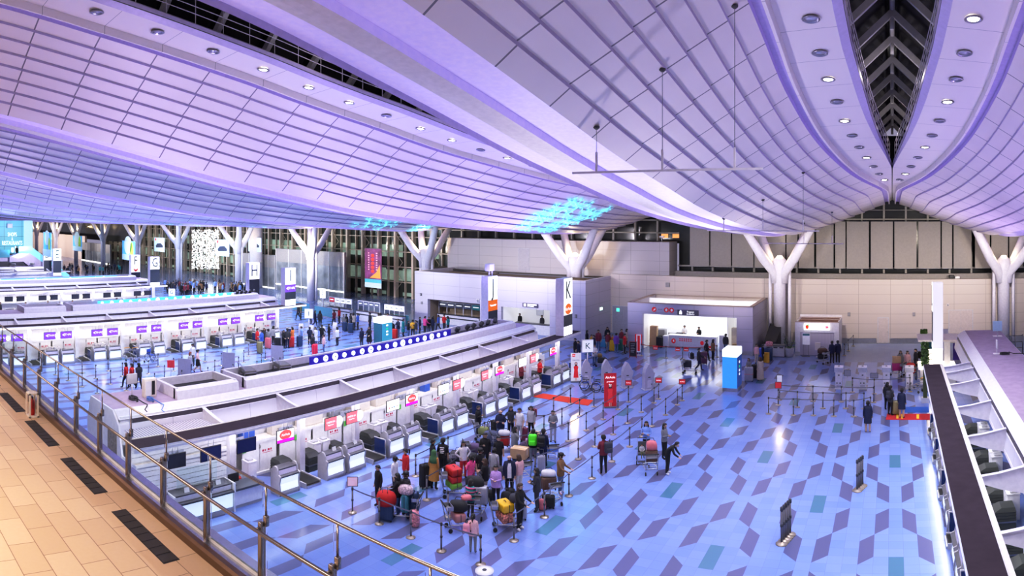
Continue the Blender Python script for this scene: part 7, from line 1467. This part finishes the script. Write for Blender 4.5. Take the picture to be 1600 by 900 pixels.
# ---- curtain of sparkling lights before the glass wall
rnd = random.Random(9); m_ = MB()
for k in range(1500):
    a = wpt(rnd.uniform(300, 342), rnd.uniform(367, 428) - 8, 66); r_ = rnd.uniform(.06, .16); m_.poly([(a.x - r_, a.y, a.z), (a.x, a.y, a.z - r_ * rnd.uniform(.3, 1.2)), (a.x + r_, a.y, a.z), (a.x, a.y, a.z + r_ * rnd.uniform(.3, 1.2))])
tag(obj('light_curtain', m_, mat('sparkle', (1, 1, 1), .4, emit=2.6, ecol=(.9, .95, 1.))), 'sparkling curtain of small white lights before the far glass wall', 'string lights', None, 'stuff')
# grey translucent rooms behind the trees
room = mat('grey_glass_room', (.20, .22, .25), .3, noise=.4, scale=.6); litl = mat('lit_line', (1, 1, 1), .4, emit=2.2, ecol=(1., .97, .85))
for x0, x1, y0, y1, Y, lb in ((432, 538, 388, 478, 63, 'grey glazed room behind the column left of the number 2 desks'), (128, 172, 378, 436, 62, 'grey glazed room between the far left columns'), (380, 430, 395, 470, 64, 'dim glazed lobby behind sign H')):
    a, b = wpt(x0, y0, Y), wpt(x1, y1, Y); t = thing('glazed_room', lb, 'room', (0, Y, 0)); obj('glass_front', MB().box(a.x, b.x, 0, .3, 0, a.z), room, t); obj('mesh_band', MB().box(a.x - .1, b.x + .1, -.08, 0, a.z - 2.0, a.z), mat('mesh_grey', (.27, .26, .27), .6), t)
    zl = wpt(x0, 444 if Y != 62 else 406, Y).z; obj('light_line', MB().box(a.x, b.x, -.14, -.06, zl, zl + .16), litl, t)
    for k in range(6): obj('frame_post', MB().box(a.x + (b.x - a.x) * k / 5 - .06, a.x + (b.x - a.x) * k / 5 + .06, -.1, 0, 0, a.z), lgrey, t)
t = thing('plain_column', 'plain round pale column left of pylon I', 'column', (wpt(412, 400, 64).x, 62.5, 0)); obj('shaft', MB().lathe([(1.05, 0), (1.05, 12)], 18), colm, t); obj('collar', MB().lathe([(1.1, 3.9), (1.12, 4.0), (1.1, 4.1)], 18), lgrey, t)
struct('wall_far', MB().box(-280, -160, 62, 62.5, 0, 6.2), mat('far_wall_tan', (.62, .50, .44), .6))
struct('window_7', MB().box(-290, -140, 67, 67.2, 5.0, 17), nightg)
# ---- restaurants facade, gallery and escalator at far left
tealw = mat('facade_teal', (.10, .45, .50), .35, noise=0, emit=.2, ecol=(.10, .55, .62)); n_ = NB(tealw); n_.base(n_.mix(n_.m('MAXIMUM', n_.line(n_.y, 3.0, .06, 300.), n_.line(n_.z, 1.6, .06)), (.2, .6, .65), (.05, .2, .25)))
FXX = -106.0
t = thing('restaurant_facade', 'teal glowing wall with white lettering at the far left', 'facade', (FXX, 0, 0)); f_ = obj('panel', MB().box(-.3, 0, 12, 30.3, 5.2, 10.6), tealw, t); obj('lit_edge', MB().box(-.3, .05, 30.3, 31.8, 5.2, 10.6), mat('facade_mint', (.6, .9, .85), .4, emit=.3, ecol=(.55, .95, .9)), t)
for s_, z_, sz in (('SHOPS', 8.3, .95), ('&', 7.6, .75), ('RESTAURANTS', 6.9, .95)): label_on(f_, s_, sz, inkw, (.02, 28.35, z_), FX, .55)
obj('lamp_box', MB().rbox(0, .5, 27.4, 28.3, 9.4, 10.1, .05), white, t); obj('skyline_print', MB().box(.01, .03, 28.2, 28.6, 5.4, 6.2).box(.01, .03, 28.8, 29.0, 5.4, 6.4).box(.01, .03, 26.9, 27.1, 5.4, 5.8), inkw, f_)
t = thing('gallery', 'glass-fronted gallery and white sloped escalator housing below the teal wall', 'gallery', (FXX, 0, 0))
esc = mat('escalator_lilac', (.66, .58, .74), .45); e0, e1 = wptx(18, 408, FXX + 4), wptx(95, 436, FXX + 4); z0_ = 5.0
Y0, Y1 = 29.3, 36.6
obj('gallery_floor', MB().box(0, 4.9, 10, Y0 - 3, 4.3, 4.9), esc, t); obj('glass_front', MB().box(4.9, 5, 10, 26.6, 4.9, 6.1), mat('gallery_glass', (.1, .35, .4), .1, emit=.1), t); obj('dark_soffit', MB().box(4.7, 5.02, 10, 26.4, 2.6, 4.3), dark, t)
obj('escalator_side', MB().prism([(26.6, 4.2), (26.6, 5.0), (28.2, 5.5), (Y0 + .6, 5.5), (Y0 + .6, 4.2)], 3.6, 5.0, 'x').prism([(Y0 + .6, 5.5), (Y1, .9), (Y1, 0), (Y1 - 2.8, 0), (Y0 - .4, 4.2), (Y0 + .6, 4.2)], 3.6, 5.0, 'x'), esc, t)
obj('escalator_glass', MB().poly([(4.6, Y0 + .6, 5.5), (4.6, Y1, .9), (4.6, Y1, 1.9), (4.6, Y0 + .8, 6.6), (4.6, 28.2, 6.6), (4.6, 28.2, 5.5)]), mat('escalator_teal', (.3, .75, .8), .2, emit=.5, ecol=(.3, .8, .85)), t)
obj('base_wall', MB().box(0, 3, 10, 36, 0, 4.2), mat('base_beige', (.62, .58, .52), .5), t)
for i in range(3): person(Vector((FXX + 3.5, e0.y - 3.5 + 1.5 * i + (1.5 if i == 2 else 0), 4.9)), -PI / 2, 'person standing on the far left gallery, %s from the left' % nth(i), top=['black', 'dark', 'black'][i], bot='dark', wear='jacket', h=1.66)
# dark leaning clutter around the far aisles: kiosks
for i, (x, y) in enumerate(((470, 522), (486, 525), (504, 527), (523, 520), (385, 505))): P_kio(gp(x, y + 8), 2.2, 'grey self-service kiosk in the far aisle by counter I, %s from the left' % nth([1, 2, 3, 4, 0][i]))
for i, (x, y) in enumerate(((288, 588), (357, 577), (433, 565), (447, 540))):
    p = gp(x, y); t = thing('divider_panel', 'thin grey divider panel standing in the far queue, %s from the left' % nth([0, 1, 2, 3][i]), 'divider', p, .6); obj('panel', MB().box(-.5, .5, -.02, .02, .1, 1.25), mat('divider_grey', (.36, .33, .40), .5), t); obj('foot', MB().box(-.5, -.42, -.2, .2, 0, .1).box(.42, .5, -.2, .2, 0, .1), steel_d, t)
t = thing('red_notice', 'small red notice panel standing near the violet screen queue', 'sign', gp(267, 596), 1.); obj('panel', MB().box(-.25, .25, -.02, .02, .95, 1.45), reds, t); obj('post', MB().tube([(0, 0, 0), (0, 0, .95)], .02, 6), steel, t); obj('foot', MB().lathe([(.18, 0), (.18, .02), (.03, .04)], 12), steel, t)
# glass fence and signs of the far aisle
for i, (x, y, w_) in enumerate(((470, 487, 3.2), (505, 495, 3.0), (625, 508, 2.4))):
    t = thing('glass_barrier', 'teal tinted glass barrier in the far aisle, %s from the left' % nth(i), 'barrier', gp(x, y)); obj('pane', MB().box(-w_ / 2, w_ / 2, 0, .02, .1, 1.1), mat('barrier_teal', (.12, .35, .42), .15), t); obj('rail', MB().tube([(-w_ / 2, 0, 1.12), (w_ / 2, 0, 1.12)], .03, 6), steel, t); obj('foot', MB().box(-w_ / 2, w_ / 2, -.05, .07, 0, .1), steel, t)
# ---- frost-flower light patterns thrown on the ceiling
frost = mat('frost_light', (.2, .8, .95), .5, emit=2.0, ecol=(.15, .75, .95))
def frost_patch(px, py, n_, size, label, kx, more=()):
    """branching light on the underside of a shell, laid along its surface"""
    xv = -9.8 - 19.6 * kx; rnd = random.Random(int(px)); m_ = MB()
    def meet(px, py):
        """where a surveyed direction meets the shell"""
        th = (px - X0) / F; best = None
        for q in range(200, 1300):
            r_ = q * .1; X, Y = r_ * math.sin(th), r_ * math.cos(th)
            if not (xv - .2 < X < xv + 9.4) or Y > 58: continue
            dz = EYE + (YH - py) / F * r_ - ceil_z(X, Y)
            if best is None or abs(dz) < best[0]: best = (abs(dz), X, Y)
        return best[1:] if best else None
    spots = [q for q in (meet(*c) for c in ((px, py),) + tuple(more)) if q]
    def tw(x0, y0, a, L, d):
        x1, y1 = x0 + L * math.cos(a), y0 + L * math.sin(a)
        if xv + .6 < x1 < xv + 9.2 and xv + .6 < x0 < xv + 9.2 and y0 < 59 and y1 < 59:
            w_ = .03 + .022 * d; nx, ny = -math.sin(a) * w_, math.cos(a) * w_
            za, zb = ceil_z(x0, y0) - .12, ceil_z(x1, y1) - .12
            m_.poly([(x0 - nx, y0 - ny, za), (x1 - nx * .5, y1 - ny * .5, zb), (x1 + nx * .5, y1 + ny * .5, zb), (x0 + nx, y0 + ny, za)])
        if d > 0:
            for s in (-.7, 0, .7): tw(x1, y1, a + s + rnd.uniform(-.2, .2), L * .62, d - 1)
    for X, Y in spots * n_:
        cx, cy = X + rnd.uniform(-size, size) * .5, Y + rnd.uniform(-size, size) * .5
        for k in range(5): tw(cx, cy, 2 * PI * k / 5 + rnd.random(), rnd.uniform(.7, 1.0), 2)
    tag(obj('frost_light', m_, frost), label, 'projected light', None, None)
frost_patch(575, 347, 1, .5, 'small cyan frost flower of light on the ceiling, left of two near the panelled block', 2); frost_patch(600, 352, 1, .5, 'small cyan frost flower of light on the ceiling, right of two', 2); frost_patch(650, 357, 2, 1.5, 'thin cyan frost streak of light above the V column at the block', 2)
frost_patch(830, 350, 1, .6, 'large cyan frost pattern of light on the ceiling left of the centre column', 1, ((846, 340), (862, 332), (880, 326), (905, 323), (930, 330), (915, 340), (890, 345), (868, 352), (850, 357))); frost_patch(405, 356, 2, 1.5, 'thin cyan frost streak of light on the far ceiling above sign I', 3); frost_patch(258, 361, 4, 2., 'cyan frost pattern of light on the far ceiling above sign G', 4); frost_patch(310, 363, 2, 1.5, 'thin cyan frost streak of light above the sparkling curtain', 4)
# ================================================================ LIGHT
w = bpy.data.worlds.new('night_hall'); sc.world = w; w.use_nodes = True
bg = w.node_tree.nodes['Background']; bg.inputs[0].default_value = (.74, .69, .95, 1); bg.inputs[1].default_value = .42
def lamp(kind, name, loc, energy, col, size=.2, rot=None, size_y=None, spot=None, blend=.6):
    l = bpy.data.lights.new(name, kind); l.energy = energy; l.color = col
    if kind == 'AREA':
        l.size = size
        if size_y: l.shape = 'RECTANGLE'; l.size_y = size_y
    else: l.shadow_soft_size = size
    if kind == 'SPOT': l.spot_size = spot; l.spot_blend = blend
    o = bpy.data.objects.new(name, l); C.objects.link(o); o.location = loc
    if rot: o.rotation_euler = rot
    return o
UP = (PI, 0, 0)
# violet uplights on the counter roofs
for X, e, c_ in ((6.6, 1800, (.56, .42, 1.)), (-26.7, 4200, (.42, .33, 1.)), (-53.8, 4600, (.56, .44, 1.)), (-76.8, 4600, (.48, .46, 1.)), (-100, 4600, (.40, .5, 1.))):
    for Y in (14, 28, 42):
        lamp('SPOT', 'roof_uplight', (X, Y, 4.6), e * (.8 if Y == 14 else 1.), tuple(q * .5 + r * .5 for q, r in zip(c_, (.95, .76, .95))) if Y == 14 and X > -60 else c_, .3, UP, spot=2.6, blend=1.)
# added white fill aimed up at the middle shell, no fixtures on that floor
for X, Y, e in ((-11, 20, 2600), (-11, 34, 2600), (-12, 48, 1800), (2, 48, 900)): lamp('SPOT', 'ceiling_wash', (X, Y, 5.), e, (.95, .86, 1.), .3, UP, spot=2.7, blend=1.)
# downlights shining on the floor
for X in (-2.3, 2.3, -17.3, -21.9):
    for Y in (12, 19, 26, 33, 40): lamp('SPOT', 'down_beam', (X, Y, EYE + smooth_table(HR, Y) - .3), 1400 if X < -20 else 2700, (.86, .88, 1.), .12, (0, 0, 0), spot=1.9, blend=.9)
for X in (-37, -43, -59, -66, -82, -98, -112):
    for Y in (16, 28, 40): lamp('SPOT', 'down_beam', (X, Y, ceil_z(X, Y) - .35), 9500 if X < -50 else 6000, (.84, .90, 1.), .2, (0, 0, 0), spot=2.1, blend=.9)
for X, y0, y1, e in ((-22.4, 11, 43, 420), (-49.5, 12, 40, 420), (-72.5, 10, 37, 300)): lamp('AREA', 'canopy_light', (X, (y0 + y1) / 2, 2.78), e, (.95, .88, 1.) if X > -30 else (1., .93, .85), .25, (0, .35, 0), y1 - y0)
lamp('AREA', 'canopy_light', (LX + .4, 23, 2.78), 300, (1., .95, .92), .25, (0, -.35, 0), 30)
# warm walkway light
for X in (-3, -11, -20, -32): lamp('AREA', 'walkway_light', (X, 1.2, 11.), 330, (1., .80, .60), 5, (0, 0, 0), 1.5)
for rx in (0, -19.6, -39.2):
    for Y in (8, 18, 28, 36): lamp('POINT', 'skylight_fill', (rx, Y, EYE + smooth_table(HR, Y) + 1.6), 55, (1., .9, .85), .1)  # added fill so the rafters show; the dark skylights hold no lamps
for X in (-49, -68, -86, -105, -124, -145, -170): lamp('SPOT', 'column_wash', (X, 43, 5.2), 4200, (.95, .95, 1.), .3, (math.radians(92), 0, 0), spot=1.5, blend=1.)  # added fill from the walkway side to lift the dark far columns
for X in (-29.4, -9.8, 9.8): lamp('SPOT', 'column_wash', (X, 45, 8.0), 1500, (.95, .93, 1.), .3, (math.radians(88), 0, 0), spot=.9, blend=1.)  # same added fill for the nearer columns
for X in (-41, -33): lamp('SPOT', 'block_wash', (X, 45, 8.5), 3600, (.94, .90, 1.), .3, (math.radians(70), 0, 0), spot=1.3, blend=1.)  # added fill brightening the panelled block, no fixture hangs there
lamp('SPOT', 'end_wall_fill', (-22, 6.2, 10.5), 2600, (1., .93, .88), .3, (math.radians(32), 0, math.radians(25)), spot=1.2, blend=1.)  # added spot that lifts the shaded island end wall
lamp('SPOT', 'gallery_fill', (-90, 31, 9.3), 4500, (.95, .92, 1.), .3, (math.radians(62), 0, math.radians(90)), spot=1.6, blend=1.)  # added spot brightening the gallery and escalator housing
for X in (-165, -180, -200): lamp('SPOT', 'far_wall_wash', (X, 50, 5.5), 7000, (1., .90, .85), .3, (math.radians(90), 0, 0), spot=1.9, blend=1.)  # added fill to lighten the far tan wall
for X in (-98, -117.6, -137.2): lamp('SPOT', 'down_beam', (X, 50, ceil_z(X, 50) - .3), 12000, (.84, .92, 1.), .2, (0, 0, 0), spot=2.2, blend=.9)  # added beams to brighten the dark far floor, not ceiling fixtures
# added wash for the back wall and its shops, no fixtures there
for X in (-33, -23, -13, -5, 2, 8): lamp('SPOT', 'wall_wash', (X, 46, 8.8), 4300 if X > -10 else 2900, (1., .88, .77) if X > -20 else (.95, .88, 1.), .3, (math.radians(78), 0, 0), spot=1.25, blend=1.)
for X in (-55, -68, -80, -95, -112, -130, -148): lamp('SPOT', 'glass_wall_wash', (X, 54, 6.0), 3600, (1., .9, .8), .3, (math.radians(92), 0, 0), spot=2.0, blend=1.)  # added fill so the mullions of the glass wall come out lighter
for X in (-75, -95): lamp('AREA', 'aisle_wash', (X, 47, 9.2), 1500, (.8, .92, 1.), 10, (math.radians(60), 0, 0), 1.)  # added fill for the dim far end, no such fixture
lamp('AREA', 'shop_light', (-17, 56.5, 3.0), 110, (1., .98, .96), 5, (0, 0, 0), 2.)
sc.view_settings.view_transform = 'Standard'; sc.view_settings.look = 'None'; sc.view_settings.exposure = 0.; sc.view_settings.gamma = 1.
sc.view_settings.use_curve_mapping = True
cm_ = sc.view_settings.curve_mapping; cv_ = cm_.curves[3]
for a_, b_ in ((.2, .165), (.72, .765)): cv_.points.new(a_, b_)
cm_.update()
sc.cycles.use_denoising = True
sc.cycles.max_bounces = 6; sc.cycles.diffuse_bounces = 3; sc.cycles.glossy_bounces = 3; sc.cycles.transmission_bounces = 6; sc.cycles.sample_clamp_indirect = 6; sc.cycles.caustics_reflective = False; sc.cycles.caustics_refractive = False
